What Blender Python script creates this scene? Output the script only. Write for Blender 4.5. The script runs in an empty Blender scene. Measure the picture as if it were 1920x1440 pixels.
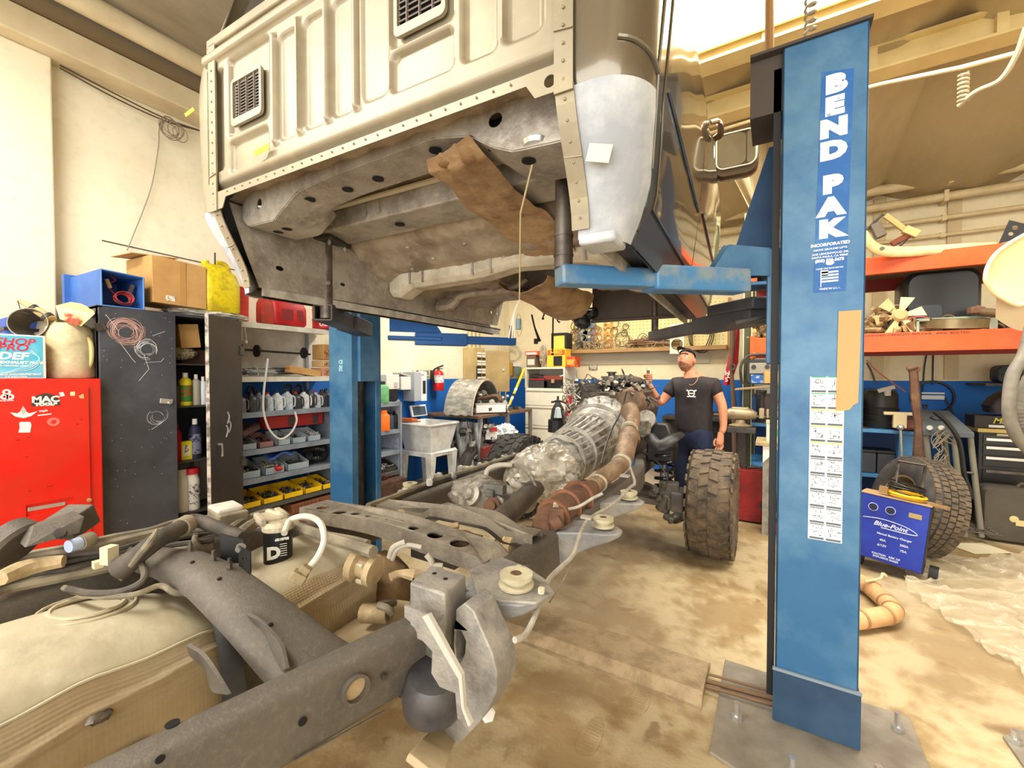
import bpy, bmesh, math, random
from mathutils import Vector, Matrix, noise
from mathutils.geometry import tessellate_polygon
R=math.radians; rnd=random.Random(7); PI=math.pi
C=bpy.context.scene.collection; SC=bpy.context.scene
# ---------------- camera, world, lights, exposure ----------------
CAMH=1.5; YAW=R(31.5); PIT=R(1.2); FPX=800.0
cd=bpy.data.cameras.new('camera'); cam=bpy.data.objects.new('camera',cd); C.objects.link(cam)
cd.sensor_width=36; cd.lens=FPX/1920*36; cd.clip_start=.02; cd.clip_end=100
cam.location=(0,0,CAMH); cam.rotation_euler=(PI/2-PIT,0,YAW); SC.camera=cam
SC.view_settings.view_transform='Standard'; SC.view_settings.look='None'
SC.view_settings.gamma=1; SC.view_settings.use_curve_mapping=False
SC.view_settings.exposure=0.62
W=bpy.data.worlds.new('world'); SC.world=W; W.use_nodes=True
bg=W.node_tree.nodes['Background']; bg.inputs[0].default_value=(1.0,.97,.90,1); bg.inputs[1].default_value=1.5
def area(name,loc,rot,sx,sy,power,col=(1,.95,.85)):
    l=bpy.data.lights.new(name,'AREA'); l.shape='RECTANGLE'; l.size=sx; l.size_y=sy; l.energy=power; l.color=col
    o=bpy.data.objects.new(name,l); C.objects.link(o); o.location=loc; o.rotation_euler=rot; return o
area('bay_daylight',(1.0,-3.4,2.3),(R(90),0,0),7,4,150,(1,.97,.92))          # open bay door behind the camera, faces +Y
area('ceiling_fill_light',(-2.2,4.6,3.7),(0,0,0),3,.5,85)  # unseen fill light, added under the ceiling to brighten the interior
area('ceiling_fill_light',(2.0,4.2,3.7),(0,0,0),2.5,.5,42)  # added fill for the right side, no fitting there
area('ceiling_fill_light',(-2.6,-.6,3.75),(0,0,0),2.5,.6,95)  # added fill out of view, lifts the left wall
area('skylight_light',(.2,2.9,4.35),(0,0,0),2,1.3,90,(1,.97,.9))
# ---------------- pixel -> world ----------------
_r=Vector((math.cos(YAW),math.sin(YAW),0)); _f0=Vector((-math.sin(YAW),math.cos(YAW),0)); _z=Vector((0,0,1))
_f=_f0*math.cos(PIT)-_z*math.sin(PIT); _u=_z*math.cos(PIT)+_f0*math.sin(PIT); CAM=Vector((0,0,CAMH))
def U(px,py,**k):
    d=_f+_r*((px-960)/FPX)+_u*((720-py)/FPX)
    a,v=list(k.items())[0]
    if a=='t': return CAM+d*v
    i='XYZ'.index(a); return CAM+d*((v-CAM[i])/d[i])
# ---------------- materials ----------------
def lin(c): return tuple(((x/255)/12.92 if x/255<=.04045 else ((x/255+.055)/1.055)**2.4) for x in c)+(1,)
MC={}
def M(name,c,c2=None,sc=4,lo=.4,hi=.65,rough=.6,metal=0,bump=0,bsc=30,c3=None,sc3=40,amt3=.5,stretch=None,emit=0,alpha=1,trans=0,coat=0):
    if name in MC: return MC[name]
    m=bpy.data.materials.new(name); m.use_nodes=True; n=m.node_tree; N=n.nodes; L=n.links; b=N['Principled BSDF']
    b.inputs['Roughness'].default_value=rough; b.inputs['Metallic'].default_value=metal
    if coat: b.inputs['Coat Weight'].default_value=coat; b.inputs['Coat Roughness'].default_value=.05
    if alpha<1: b.inputs['Alpha'].default_value=alpha
    if trans: b.inputs['Transmission Weight'].default_value=trans
    col=lin(c); b.inputs['Base Color'].default_value=col
    if c2 or bump or c3:
        tc=N.new('ShaderNodeTexCoord'); mp=N.new('ShaderNodeMapping'); L.new(tc.outputs['Object'],mp.inputs[0])
        if stretch: mp.inputs['Scale'].default_value=stretch
    last=None
    def layer(prev,c2,sc,lo,hi,fac=1):
        t=N.new('ShaderNodeTexNoise'); t.inputs['Scale'].default_value=sc; t.inputs['Detail'].default_value=8; t.inputs['Roughness'].default_value=.62
        L.new(mp.outputs[0],t.inputs[0]); r=N.new('ShaderNodeValToRGB'); L.new(t.outputs[0],r.inputs[0])
        r.color_ramp.elements[0].position=lo; r.color_ramp.elements[1].position=hi
        r.color_ramp.elements[0].color=(0,0,0,1); r.color_ramp.elements[1].color=(fac,fac,fac,1)
        x=N.new('ShaderNodeMix'); x.data_type='RGBA'; L.new(r.outputs[0],x.inputs[0])
        if prev: L.new(prev,x.inputs[6])
        else: x.inputs[6].default_value=col
        x.inputs[7].default_value=lin(c2); return x.outputs[2]
    if c2: last=layer(None,c2,sc,lo,hi)
    if c3: last=layer(last,c3,sc3,.5,.72,amt3)
    if last: L.new(last,b.inputs['Base Color'])
    if bump:
        t=N.new('ShaderNodeTexNoise'); t.inputs['Scale'].default_value=bsc; t.inputs['Detail'].default_value=5; L.new(mp.outputs[0],t.inputs[0])
        bp=N.new('ShaderNodeBump'); bp.inputs['Strength'].default_value=bump; bp.inputs['Distance'].default_value=.01; L.new(t.outputs[0],bp.inputs['Height']); L.new(bp.outputs[0],b.inputs['Normal'])
    if emit: b.inputs['Emission Color'].default_value=col; b.inputs['Emission Strength'].default_value=emit
    MC[name]=m; return m
# ---------------- mesh helpers ----------------
def V(*a): return Vector(a)
def smooth_path(pts,k=6):
    pts=[Vector(p) for p in pts]
    if len(pts)<3: return pts
    out=[]
    P=[pts[0]*2-pts[1]]+pts+[pts[-1]*2-pts[-2]]
    for i in range(1,len(P)-2):
        a,b,c,d=P[i-1:i+3]
        for j in range(k):
            t=j/k; out.append(.5*((2*b)+(c-a)*t+(2*a-5*b+4*c-d)*t*t+(3*b-3*c+d-a)*t**3))
    out.append(pts[-1]); return out
class B:
    def __init__(s): s.v=[]; s.f=[]
    def add(s,vs,fs):
        o=len(s.v); s.v+= [Vector(v) for v in vs]; s.f+=[tuple(i+o for i in f) for f in fs]; return s
    def hexa(s,p): return s.add(p,[(0,3,2,1),(4,5,6,7),(0,1,5,4),(1,2,6,5),(2,3,7,6),(3,0,4,7)])
    def box(s,x0,x1,y0,y1,z0,z1): return s.hexa([(x0,y0,z0),(x1,y0,z0),(x1,y1,z0),(x0,y1,z0),(x0,y0,z1),(x1,y0,z1),(x1,y1,z1),(x0,y1,z1)])
    def cbox(s,c,sz,rz=0,rx=0,ry=0):
        m=Matrix.Rotation(rz,3,'Z')@Matrix.Rotation(rx,3,'X')@Matrix.Rotation(ry,3,'Y'); h=[a/2 for a in sz]
        return s.hexa([Vector(c)+m@Vector((a*h[0],b*h[1],d*h[2])) for d in (-1,1) for a,b in ((-1,-1),(1,-1),(1,1),(-1,1))])
    def beam(s,p0,p1,w,h,w1=None,h1=None,up=(0,0,1)):
        p0=Vector(p0);p1=Vector(p1);d=(p1-p0).normalized();sd=d.cross(Vector(up)).normalized();u=sd.cross(d).normalized()
        w1=w if w1 is None else w1; h1=h if h1 is None else h1
        q=[]
        for p,a,b in ((p0,w/2,h/2),(p1,w1/2,h1/2)): q+=[p-sd*a-u*b,p+sd*a-u*b,p+sd*a+u*b,p-sd*a+u*b]
        return s.hexa(q)
    def rings(s,rings,cap=True,closed=True):
        o=len(s.v); n=len(rings[0])
        for r in rings: s.v+=[Vector(v) for v in r]
        for i in range(len(rings)-1):
            for j in range(n if closed else n-1):
                a=o+i*n+j;b=o+i*n+(j+1)%n; s.f.append((a,b,b+n,a+n))
        if cap and closed: s.f.append(tuple(o+j for j in range(n))[::-1]); s.f.append(tuple(o+(len(rings)-1)*n+j for j in range(n)))
        return s
    def tube(s,pts,r,n=8,k=0,cap=True,sq=1):
        pts=smooth_path(pts,k) if k else [Vector(p) for p in pts]
        m=len(pts); rr=r if isinstance(r,(list,tuple)) else None; rs=[]
        nrm=None
        for i,p in enumerate(pts):
            d=(pts[min(i+1,m-1)]-pts[max(i-1,0)])
            if d.length<1e-9: d=Vector((0,0,1))
            d.normalize()
            if nrm is None: nrm=d.orthogonal().normalized()
            else:
                nrm=nrm-d*nrm.dot(d)
                nrm=nrm.normalized() if nrm.length>1e-6 else d.orthogonal().normalized()
            bn=d.cross(nrm)
            if rr: q=i/(m-1)*(len(rr)-1); a=int(min(q,len(rr)-2)); ra=rr[a]+(rr[a+1]-rr[a])*(q-a)
            else: ra=r
            rs.append([p+nrm*(ra*math.cos(t*2*PI/n))+bn*(ra*sq*math.sin(t*2*PI/n)) for t in range(n)])
        return s.rings(rs,cap)
    def cyl(s,p0,p1,r0,r1=None,n=16,cap=True):
        return s.tube([p0,p1],[r0,r0 if r1 is None else r1],n,0,cap)
    def lathe(s,prof,c=(0,0,0),ax=(0,0,1),n=20,cap=True):
        ax=Vector(ax).normalized(); e=ax.orthogonal().normalized(); g=ax.cross(e); c=Vector(c)
        return s.rings([[c+ax*h+(e*math.cos(j*2*PI/n)+g*math.sin(j*2*PI/n))*max(r,1e-4) for j in range(n)] for r,h in prof],cap)
    def torus(s,c,ax,R_,r,n=28,m=8):
        ax=Vector(ax).normalized(); e=ax.orthogonal().normalized(); g=ax.cross(e); c=Vector(c)
        rs=[[c+(e*math.cos(a)+g*math.sin(a))*(R_+r*math.cos(b*2*PI/m))+ax*(r*math.sin(b*2*PI/m)) for b in range(m)] for a in [i*2*PI/n for i in range(n+1)]]
        return s.rings(rs,False)
    def ball(s,c,r,n=10,sc=(1,1,1),nz=0,f=3,seed=0):
        c=Vector(c); rs=[]
        for i in range(n+1):
            a=PI*i/n
            ring=[]
            for j in range(2*n):
                b=PI*j/n; d=Vector((math.sin(a)*math.cos(b),math.sin(a)*math.sin(b),-math.cos(a)))
                k=r*(1+nz*noise.noise(d*f+Vector((seed,seed*2,0)))) if nz else r
                d=d if 0<i<n else Vector((0,0,d.z))
                ring.append(c+Vector((d.x*sc[0],d.y*sc[1],d.z*sc[2]))*k)
            rs.append(ring)
        return s.rings(rs,False)
    def grid(s,fn,nu,nv,th=0,up=None):
        P=[[Vector(fn(i/nu,j/nv)) for j in range(nv+1)] for i in range(nu+1)]
        o=len(s.v); w=nv+1
        for r in P: s.v+=r
        q=[(o+i*w+j,o+(i+1)*w+j,o+(i+1)*w+j+1,o+i*w+j+1) for i in range(nu) for j in range(nv)]
        s.f+=q
        if th:
            o2=len(s.v)
            for i in range(nu+1):
                for j in range(nv+1):
                    a=P[min(i+1,nu)][j]-P[max(i-1,0)][j]; b=P[i][min(j+1,nv)]-P[i][max(j-1,0)]; nn=a.cross(b)
                    nn=nn.normalized() if nn.length>1e-12 else Vector((0,0,1))
                    s.v.append(P[i][j]-nn*th)
            s.f+=[tuple(x-o+o2 for x in f)[::-1] for f in q]
            for i in range(nu):
                for a,b in (((i+1)*w,i*w),(i*w+nv,(i+1)*w+nv)): s.f.append((o+a,o+b,o2+b,o2+a))
            for j in range(nv):
                for a,b in ((j,j+1),(nu*w+j+1,nu*w+j)): s.f.append((o+a,o+b,o2+b,o2+a))
        return s
    def plate(s,outer,holes,org,ux,uy,th):
        """flat plate with real holes; outline in 2D on axes ux,uy from org, thickness th along ux x uy"""
        org=Vector(org);ux=Vector(ux).normalized();uy=Vector(uy).normalized();nz=ux.cross(uy)
        loops=[[Vector((a,b,0)) for a,b in outer]]+[[Vector((a,b,0)) for a,b in h] for h in holes]
        tris=tessellate_polygon(loops); flat=[p for l in loops for p in l]; n=len(flat)
        a=[org+ux*p.x+uy*p.y for p in flat]; o=len(s.v)
        s.v+=a+[p+nz*th for p in a]
        s.f+=[(o+t[0],o+t[1],o+t[2]) for t in tris]+[(o+n+t[2],o+n+t[1],o+n+t[0]) for t in tris]
        i0=0
        for l in loops:
            m=len(l)
            for i in range(m): x=i0+i;y=i0+(i+1)%m; s.f.append((o+x,o+y,o+n+y,o+n+x))
            i0+=m
        return s
    def xf(s,m):
        s.v=[m@v for v in s.v]; return s
def ell(cx,cy,rx,ry=None,n=16,rot=0):
    ry=rx if ry is None else ry
    return [(cx+rx*math.cos(a)*math.cos(rot)-ry*math.sin(a)*math.sin(rot),cy+rx*math.cos(a)*math.sin(rot)+ry*math.sin(a)*math.cos(rot)) for a in [i*2*PI/n for i in range(n)]]
def rrect(x0,x1,y0,y1,r,n=4):
    o=[]
    for cx,cy,a in ((x1-r,y0+r,-PI/2),(x1-r,y1-r,0),(x0+r,y1-r,PI/2),(x0+r,y0+r,PI)):
        o+=[(cx+r*math.cos(a+i*PI/2/n),cy+r*math.sin(a+i*PI/2/n)) for i in range(n+1)]
    return o
ORI={}
def ob(name,b,mat,parent=None,label=None,cat=None,group=None,kind=None,sm=True,bev=0,ang=35,normals=True):
    me=bpy.data.meshes.new(name); o=bpy.data.objects.new(name,me); C.objects.link(o)
    if parent is None:
        xs=[v.x for v in b.v];ys=[v.y for v in b.v];zs=[v.z for v in b.v]
        org=Vector(((min(xs)+max(xs))/2,(min(ys)+max(ys))/2,min(zs))); o.location=org
    else: org=ORI[parent.name]; o.parent=parent
    ORI[o.name]=org
    me.from_pydata([v-org for v in b.v],[],b.f)
    if normals:
        bm=bmesh.new(); bm.from_mesh(me); bmesh.ops.recalc_face_normals(bm,faces=bm.faces); bm.to_mesh(me); bm.free()
    if sm:
        me.shade_smooth()
        try: me.set_sharp_from_angle(angle=R(ang))
        except Exception: pass
    me.materials.append(mat)
    if bev:
        md=o.modifiers.new('bevel','BEVEL'); md.width=bev; md.segments=2; md.limit_method='ANGLE'; md.angle_limit=R(40); md.harden_normals=False
    tagp(o,label,cat,group,kind); return o
def tagp(o,label=None,cat=None,group=None,kind=None):
    if label: o['label']=label
    if cat: o['category']=cat
    if group: o['group']=group
    if kind: o['kind']=kind
def thing(name,label,cat,loc,group=None):
    o=bpy.data.objects.new(name,None); C.objects.link(o); o.location=loc; o.empty_display_size=.1; ORI[o.name]=Vector(loc)
    tagp(o,label,cat,group); return o
def copyt(o,dloc=None,loc=None,rz=0,label=None):
    c=o.copy(); C.objects.link(c)
    if loc: c.location=loc
    elif dloc: c.location=o.location+Vector(dloc)
    if rz: c.rotation_euler=(0,0,rz)
    if label: c['label']=label
    for ch in list(o.children):
        d=ch.copy(); C.objects.link(d); d.parent=c
        for g in ch.children:
            e=g.copy(); C.objects.link(e); e.parent=d
    return c
def text(name,s,size,mat,parent,org,ux,uy,ext=.0006,bold=0,align='CENTER',sx=1,shear=0,label=None):
    """lettering as thin raised geometry lying on the plane ux,uy"""
    cu=bpy.data.curves.new(name,'FONT'); cu.body=s; cu.size=size; cu.extrude=ext; cu.offset=bold; cu.align_x=align; cu.align_y='CENTER'; cu.shear=shear; cu.resolution_u=3
    t=bpy.data.objects.new(name+'_tmp',cu); C.objects.link(t); bpy.context.view_layer.update()
    me=bpy.data.meshes.new_from_object(t.evaluated_get(bpy.context.evaluated_depsgraph_get())); bpy.data.objects.remove(t); me.name=name
    ux=Vector(ux).normalized();uy=Vector(uy).normalized();nz=ux.cross(uy); po=ORI[parent.name]; org=Vector(org)
    for v in me.vertices: v.co=org+ux*(v.co.x*sx)+uy*v.co.y+nz*v.co.z-po
    me.materials.clear(); me.materials.append(mat)
    o=bpy.data.objects.new(name,me); C.objects.link(o); o.parent=parent; ORI[o.name]=po
    if label:o['label']=label
    return o
# palette
galv=M('galvanised',(176,170,160),(140,132,122),6,.4,.62,.5,.35,.25,60,(205,200,190),25,.5)
pan=M('floor_pan_dusty',(172,158,140),(132,117,100),3,.42,.6,.6,.25,.2,40,(196,186,168),18,.5)
cabp=M('cab_back_grey',(150,141,122),(132,122,100),2,.4,.7,.42,.25,0,30,(178,164,128),9,.35)
cabside=M('cab_metallic_grey',(112,104,90),rough=.2,metal=.6,coat=1)
primer=M('primer_patch',(158,164,174),(196,200,204),5,.4,.6,.75,0,.1,80,(160,165,176),60,.4)
blue=M('lift_blue',(50,104,150),(96,140,172),2.2,.42,.66,.42,.15,0,30,(34,84,130),5,.45)
blued=M('lift_blue_deep',(22,84,156),(30,98,170),3,.4,.6,.4,.1)
steel=M('worn_steel',(120,112,104),(84,76,70),8,.4,.6,.45,.6,.1,60)
dark=M('dark_steel',(62,58,56),(88,82,76),6,.45,.65,.5,.4,.15,60)
black=M('black_plastic',(26,26,28),(48,47,46),6,.5,.7,.45)
hole=M('dark_void',(8,8,10),rough=.9)
white=M('white_paint',(240,240,236),rough=.5)
zinc=M('zinc_bolt',(205,205,205),rough=.3,metal=.8)
framem=M('frame_dusty_grey',(104,98,90),(88,82,76),3,.4,.7,.6,.25,.15,160,(138,130,116),60,.35)
dust=M('dusty_alloy',(196,184,158),(150,140,122),7,.42,.62,.7,.1,.4,60,(220,212,190),22,.5)
rust=M('rust_brown',(122,88,68),(90,64,50),8,.4,.62,.75,.2,.4,50,(176,140,104),16,.4)
tan=M('dusty_tan',(182,160,124),(148,128,94),5,.42,.62,.75,.05,.3,50,(216,196,152),18,.5)
# ================= ROOM =================
def wallmat(name,cream,bl,zs=1.43):
    m=M(name,cream,(228,216,186),1.1,.45,.75,.7,0,.06,40,(196,184,160),14,.25)
    n=m.node_tree;N=n.nodes;L=n.links;b=N['Principled BSDF']
    src=b.inputs['Base Color'].links[0].from_socket
    tc=N.new('ShaderNodeTexCoord'); sp=N.new('ShaderNodeSeparateXYZ'); L.new(tc.outputs['Object'],sp.inputs[0])
    g=N.new('ShaderNodeMath'); g.operation='LESS_THAN'; L.new(sp.outputs['Z'],g.inputs[0]); g.inputs[1].default_value=zs
    x=N.new('ShaderNodeMix'); x.data_type='RGBA'; L.new(g.outputs[0],x.inputs[0]); L.new(src,x.inputs[6]); x.inputs[7].default_value=lin(bl)
    L.new(x.outputs[2],b.inputs['Base Color']); return m
wm=wallmat('wall_cream_and_blue',(240,226,190),(18,106,196)); wl=M('wall_cream',(240,232,206),(226,216,188),1.2,.45,.75,.75,0,.05,40,(200,190,168),12,.22)
fl=M('concrete_floor',(196,178,140),(160,136,94),2.3,.46,.58,.55,0,.15,60,(140,108,66),9,.6)
# darker oil stains, with a shape of their own
def stains(m):
    n=m.node_tree;N=n.nodes;L=n.links;b=N['Principled BSDF'];src=b.inputs['Base Color'].links[0].from_socket
    mp=[x for x in N if x.type=='MAPPING'][0]
    t=N.new('ShaderNodeTexNoise'); t.inputs['Scale'].default_value=4.2; t.inputs['Detail'].default_value=3; t.inputs['Distortion'].default_value=.6; L.new(mp.outputs[0],t.inputs[0])
    r=N.new('ShaderNodeValToRGB'); L.new(t.outputs[0],r.inputs[0]); r.color_ramp.elements[0].position=.66; r.color_ramp.elements[1].position=.71; r.color_ramp.elements[1].color=(.55,.55,.55,1)
    x=N.new('ShaderNodeMix'); x.data_type='RGBA'; L.new(r.outputs[0],x.inputs[0]); L.new(src,x.inputs[6]); x.inputs[7].default_value=lin((104,72,40)); L.new(x.outputs[2],b.inputs['Base Color'])
    # large grey worn zones
    t=N.new('ShaderNodeTexNoise'); t.inputs['Scale'].default_value=.55; t.inputs['Detail'].default_value=2; L.new(mp.outputs[0],t.inputs[0])
    r=N.new('ShaderNodeValToRGB'); L.new(t.outputs[0],r.inputs[0]); r.color_ramp.elements[0].position=.45; r.color_ramp.elements[1].position=.62; r.color_ramp.elements[1].color=(.5,.5,.5,1)
    y=N.new('ShaderNodeMix'); y.data_type='RGBA'; L.new(r.outputs[0],y.inputs[0]); L.new(x.outputs[2],y.inputs[6]); y.inputs[7].default_value=lin((158,142,118)); L.new(y.outputs[2],b.inputs['Base Color'])
stains(fl)
ob('floor',B().box(-4.5,5,-3.6,7.2,-.12,0),fl,kind='structure',sm=False)
ob('wall_left',B().box(-4.55,-4.35,-3.6,7.1,0,4.6),wallmat('wall_left_paint',(242,234,210),(20,104,190),1.44),kind='structure',sm=False)
ob('trim_1',B().box(-4.35,-4.25,-3.6,.885,0,3.68),wl,kind='structure',bev=.01,sm=False)
ob('wall_back',B().box(-4.35,5,7,7.15,0,4.6),wm,kind='structure',sm=False)
ob('wall_right',B().box(4.85,5,-3.6,7,0,4.6),wl,kind='structure',sm=False)
ob('wall_front',B().box(-4.35,-3.2,-3.6,-3.5,0,4.6).box(-3.2,4.85,-3.6,-3.5,4.2,4.6),wl,kind='structure',sm=False)
# seam line on the left wall
ob('trim_2',B().tube([(-4.345,1.15,2.52),(-4.345,2.9,2.47),(-4.345,4.2,2.44)],.004,5),dark,kind='structure')
# eaves: gutters, beam boxes along the left wall
cr=M('eave_cream',(226,212,178),(206,190,156),3,.4,.7,.6)
ob('trim_3',B().box(-4.35,-4.12,-3.6,7,3.68,3.86),cr,kind='structure',bev=.01)
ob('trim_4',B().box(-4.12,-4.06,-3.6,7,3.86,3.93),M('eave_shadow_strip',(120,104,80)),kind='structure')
ob('trim_5',B().tube([(-3.98,-3.5,4.0),(-3.98,7,4.0)],.075,14),cr,kind='structure')
ob('trim_6',B().box(-4.35,-4.1,-3.6,7,3.93,4.02),M('eave_grey',(186,176,152)),kind='structure')
# ceiling: sagging insulation between ribs, skylight opening real
SK=(-1.1,1.35,2.3,3.62)
ins=M('insulation_foil_left',(150,142,126),(172,164,148),1.5,.4,.65,.45,.25,.5,9,(128,120,104),5,.5,stretch=(1,.35,1))
insr=M('insulation_foil_right',(196,178,140),(170,152,116),1.3,.4,.65,.5,.2,.5,9,(214,198,164),5,.4,stretch=(1,.35,1))
def cz(x,y):
    k=(x+.15)/1.25; f=abs((k-math.floor(k))-.5)*2; sag=.16*(1-f**3)*(1 if x>1.2 or y>4.4 else .45)
    w=.05*noise.noise(Vector((x*2.2,y*.7,3)))+.02*noise.noise(Vector((x*7,y*2,1)))
    base=4.18-.02*abs(x)
    if y>4.4: base-=(y-4.4)*.14
    return base-sag*.9-w
def cpatch(name,x0,x1,y0,y1,m):
    nx=max(4,int((x1-x0)/.07)); ny=max(3,int((y1-y0)/.14))
    return ob(name,B().grid(lambda u,v:(x0+(x1-x0)*u,y0+(y1-y0)*v,cz(x0+(x1-x0)*u,y0+(y1-y0)*v)),nx,ny,.03),m,kind='structure')
cpatch('ceiling',-4.35,SK[0],-3.6,7.05,ins)
cpatch('ceiling',SK[0],4.9,SK[3],7.05,insr)
cpatch('ceiling',SK[0],4.9,-3.6,SK[2],insr)
cpatch('ceiling',SK[1],4.9,SK[2],SK[3],insr)
ob('window_1',B().box(SK[0],SK[1],SK[2],SK[3],4.42,4.44),M('skylight_panel',(255,250,236),rough=.5,emit=3.2),kind='structure')
cb=M('skylight_curb',(250,238,196),rough=.5)
for a in ((SK[0]-.02,SK[0],SK[2],SK[3]),(SK[1],SK[1]+.02,SK[2],SK[3]),(SK[0],SK[1],SK[2]-.02,SK[2]),(SK[0],SK[1],SK[3],SK[3]+.02)):
    ob('trim_7',B().box(*a,4.0,4.46),cb,kind='structure')
# girders along X
gm=M('girder_cream',(232,210,150),(214,190,130),3,.4,.7,.5)
def girder(n,y,z0,z1,x0=-4.0,x1=4.85):
    t=thing('roof_girder','cream steel roof girder with flanged edges running under the insulation, '+n,'girder',(0,y,z0)); t['kind']='structure'
    ob('web',B().box(x0,x1,y-.03,y+.03,z0+.02,z1-.02),gm,t); ob('flange',B().box(x0,x1,y-.09,y+.09,z0,z0+.02).box(x0,x1,y-.09,y+.09,z1-.02,z1),gm,t)
    for k in range(12): ob('stiffener',B().box(x0+.4+k*.7,x0+.46+k*.7,y-.08,y-.03,z0+.02,z1-.02),gm,t)
girder('next to the skylight',3.74,3.93,4.16); girder('second from the skylight',4.42,3.86,4.06)
# pipes on the upper right of the back wall
pc=M('pipe_cream',(224,204,158),(200,180,136),4,.4,.7,.5)
for i,(z,r,y) in enumerate(((3.72,.055,6.72),(3.56,.05,6.86),(3.33,.028,6.9),(3.14,.022,6.93))):
    t=thing('wall_pipe','cream pipe running along the top of the back wall, '+['highest and thickest','second from the top','third from the top','lowest and thinnest'][i],'pipe',(2,y,z),'pipes along the back wall')
    ob('pipe_run',B().tube([(-1.6,y,z),(4.85,y,z)],r,12),pc,t)
    for k in range(7): ob('clamp',B().box(-1.2+k*.95,-1.16+k*.95,y-r*1.15,6.998,z-r*1.3,z+r*1.3),pc,t)
# white siding posts, vertical conduit on right part of back wall
sid=M('siding_panel',(214,194,154),(196,176,136),2,.4,.7,.7)
for k,x in enumerate((1.05,1.72,2.4,3.1)):
    ob('trim_%d'%(8+k),B().box(x,x+.12,6.96,7,1.45,3.7),sid,kind='structure',sm=False)
# thin overhead gas line with coil hose (upper right)
t=thing('air_line','thin cream air pipe hanging under the insulation with a coiled hose','pipe',(1.6,4.2,3.4))
P0=U(1290,262,Y=4.4);P1=U(1480,205,Y=4.1);P2=U(1650,158,Y=3.9);P3=U(1800,127,Y=3.7);P4=U(1912,98,Y=3.6)
ob('pipe_run',B().tube([P0,P1,P2,P3,P4],.014,8),pc,t)
b=B(); c0=U(1807,130,Y=3.7); pts=[]
for i in range(60): a=i*2*PI/8; pts.append(c0+V(.022*math.cos(a),.022*math.sin(a),-.02-i*.0032))
ob('coil',B().tube(pts,.007,6),M('hose_grey',(176,160,128)),t)
e=pts[-1]; ob('hose',B().tube([e,U(1830,172,Y=3.65),U(1875,150,Y=3.6),U(1905,105,Y=3.55),U(1925,50,Y=3.5)],.014,8,8),M('hose_grey',(176,160,128)),t)
# brown drain pipe and conduit in the far corner behind the right lift post
t=thing('drain_pipe','brown vertical pipe with joint behind the blue lift post','pipe',U(1455,385,Y=5.6))
bp_=M('pipe_brown',(120,76,44),(92,58,36),8)
ob('pipe_run',B().tube([U(1480,150,Y=5.6),U(1472,260,Y=5.6),U(1463,345,Y=5.6),U(1455,385,Y=5.6)],.045,10),bp_,t)
ob('collar',B().cyl(U(1473,240,Y=5.6),U(1471,262,Y=5.6),.06).cyl(U(1460,355,Y=5.6),U(1454,390,Y=5.6),.065),bp_,t)
# hanging loose insulation flap
def flap(name,pts,m,lab):
    a,b_,c,d=[Vector(p) for p in pts]
    g=B().grid(lambda u,v:(a*(1-u)+b_*u)*(1-v)+(d*(1-u)+c*u)*v+Vector((0,.10*math.sin(u*9)*v,.03*math.sin(u*14+v*3))),18,10,.006)
    return ob(name,g,m,None,lab,'insulation')
flap('hanging_insulation',[U(1305,215,Y=4.9),U(1440,185,Y=4.9),U(1432,395,Y=4.7),U(1410,400,Y=4.7)],insr,'torn foil insulation sheet hanging beside the side mirror')
flap('hanging_insulation',[U(1560,10,Y=4.2),U(1660,-20,Y=4.2),U(1600,48,Y=4.1),U(1585,52,Y=4.1)],M('bright_foil',(240,226,180)),'bright crumpled foil insulation gathered above the lift post')
# cable coil and hanging wire on left wall
t=thing('wire_coil','tangled coil of thin wire hanging from the left wall eave','cable',(-4.3,2.15,3.5))
wi=M('wire_beige',(150,138,118))
b=B(); c0=U(325,240,X=-4.25)
for k in range(7):
    o=c0+V(0,rnd.uniform(-.04,.05),rnd.uniform(-.03,.03)); b.torus(o,(1,rnd.uniform(-.3,.3),rnd.uniform(-.3,.3)),.07+rnd.uniform(-.015,.02),.0035,20,5)
ob('coil',b,wi,t); ob('hanging_wire',B().tube([U(x,y,X=-4.32) for x,y in ((303,222),(298,245),(297,275),(285,345),(268,395),(250,440),(238,470))],.004,5,4),wi,t)
b=B()
for z in (0,.02): b.tube([U(112,122,X=-4.3)+V(0,0,-z),U(220,178,X=-4.3)+V(0,0,-z*1.6),U(310,222,X=-4.28)+V(0,0,-z),U(385,248,X=-4.28)],.006,5,4)
ob('loose_wire',b,M('wire_dark',(90,78,62)),t)
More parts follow.
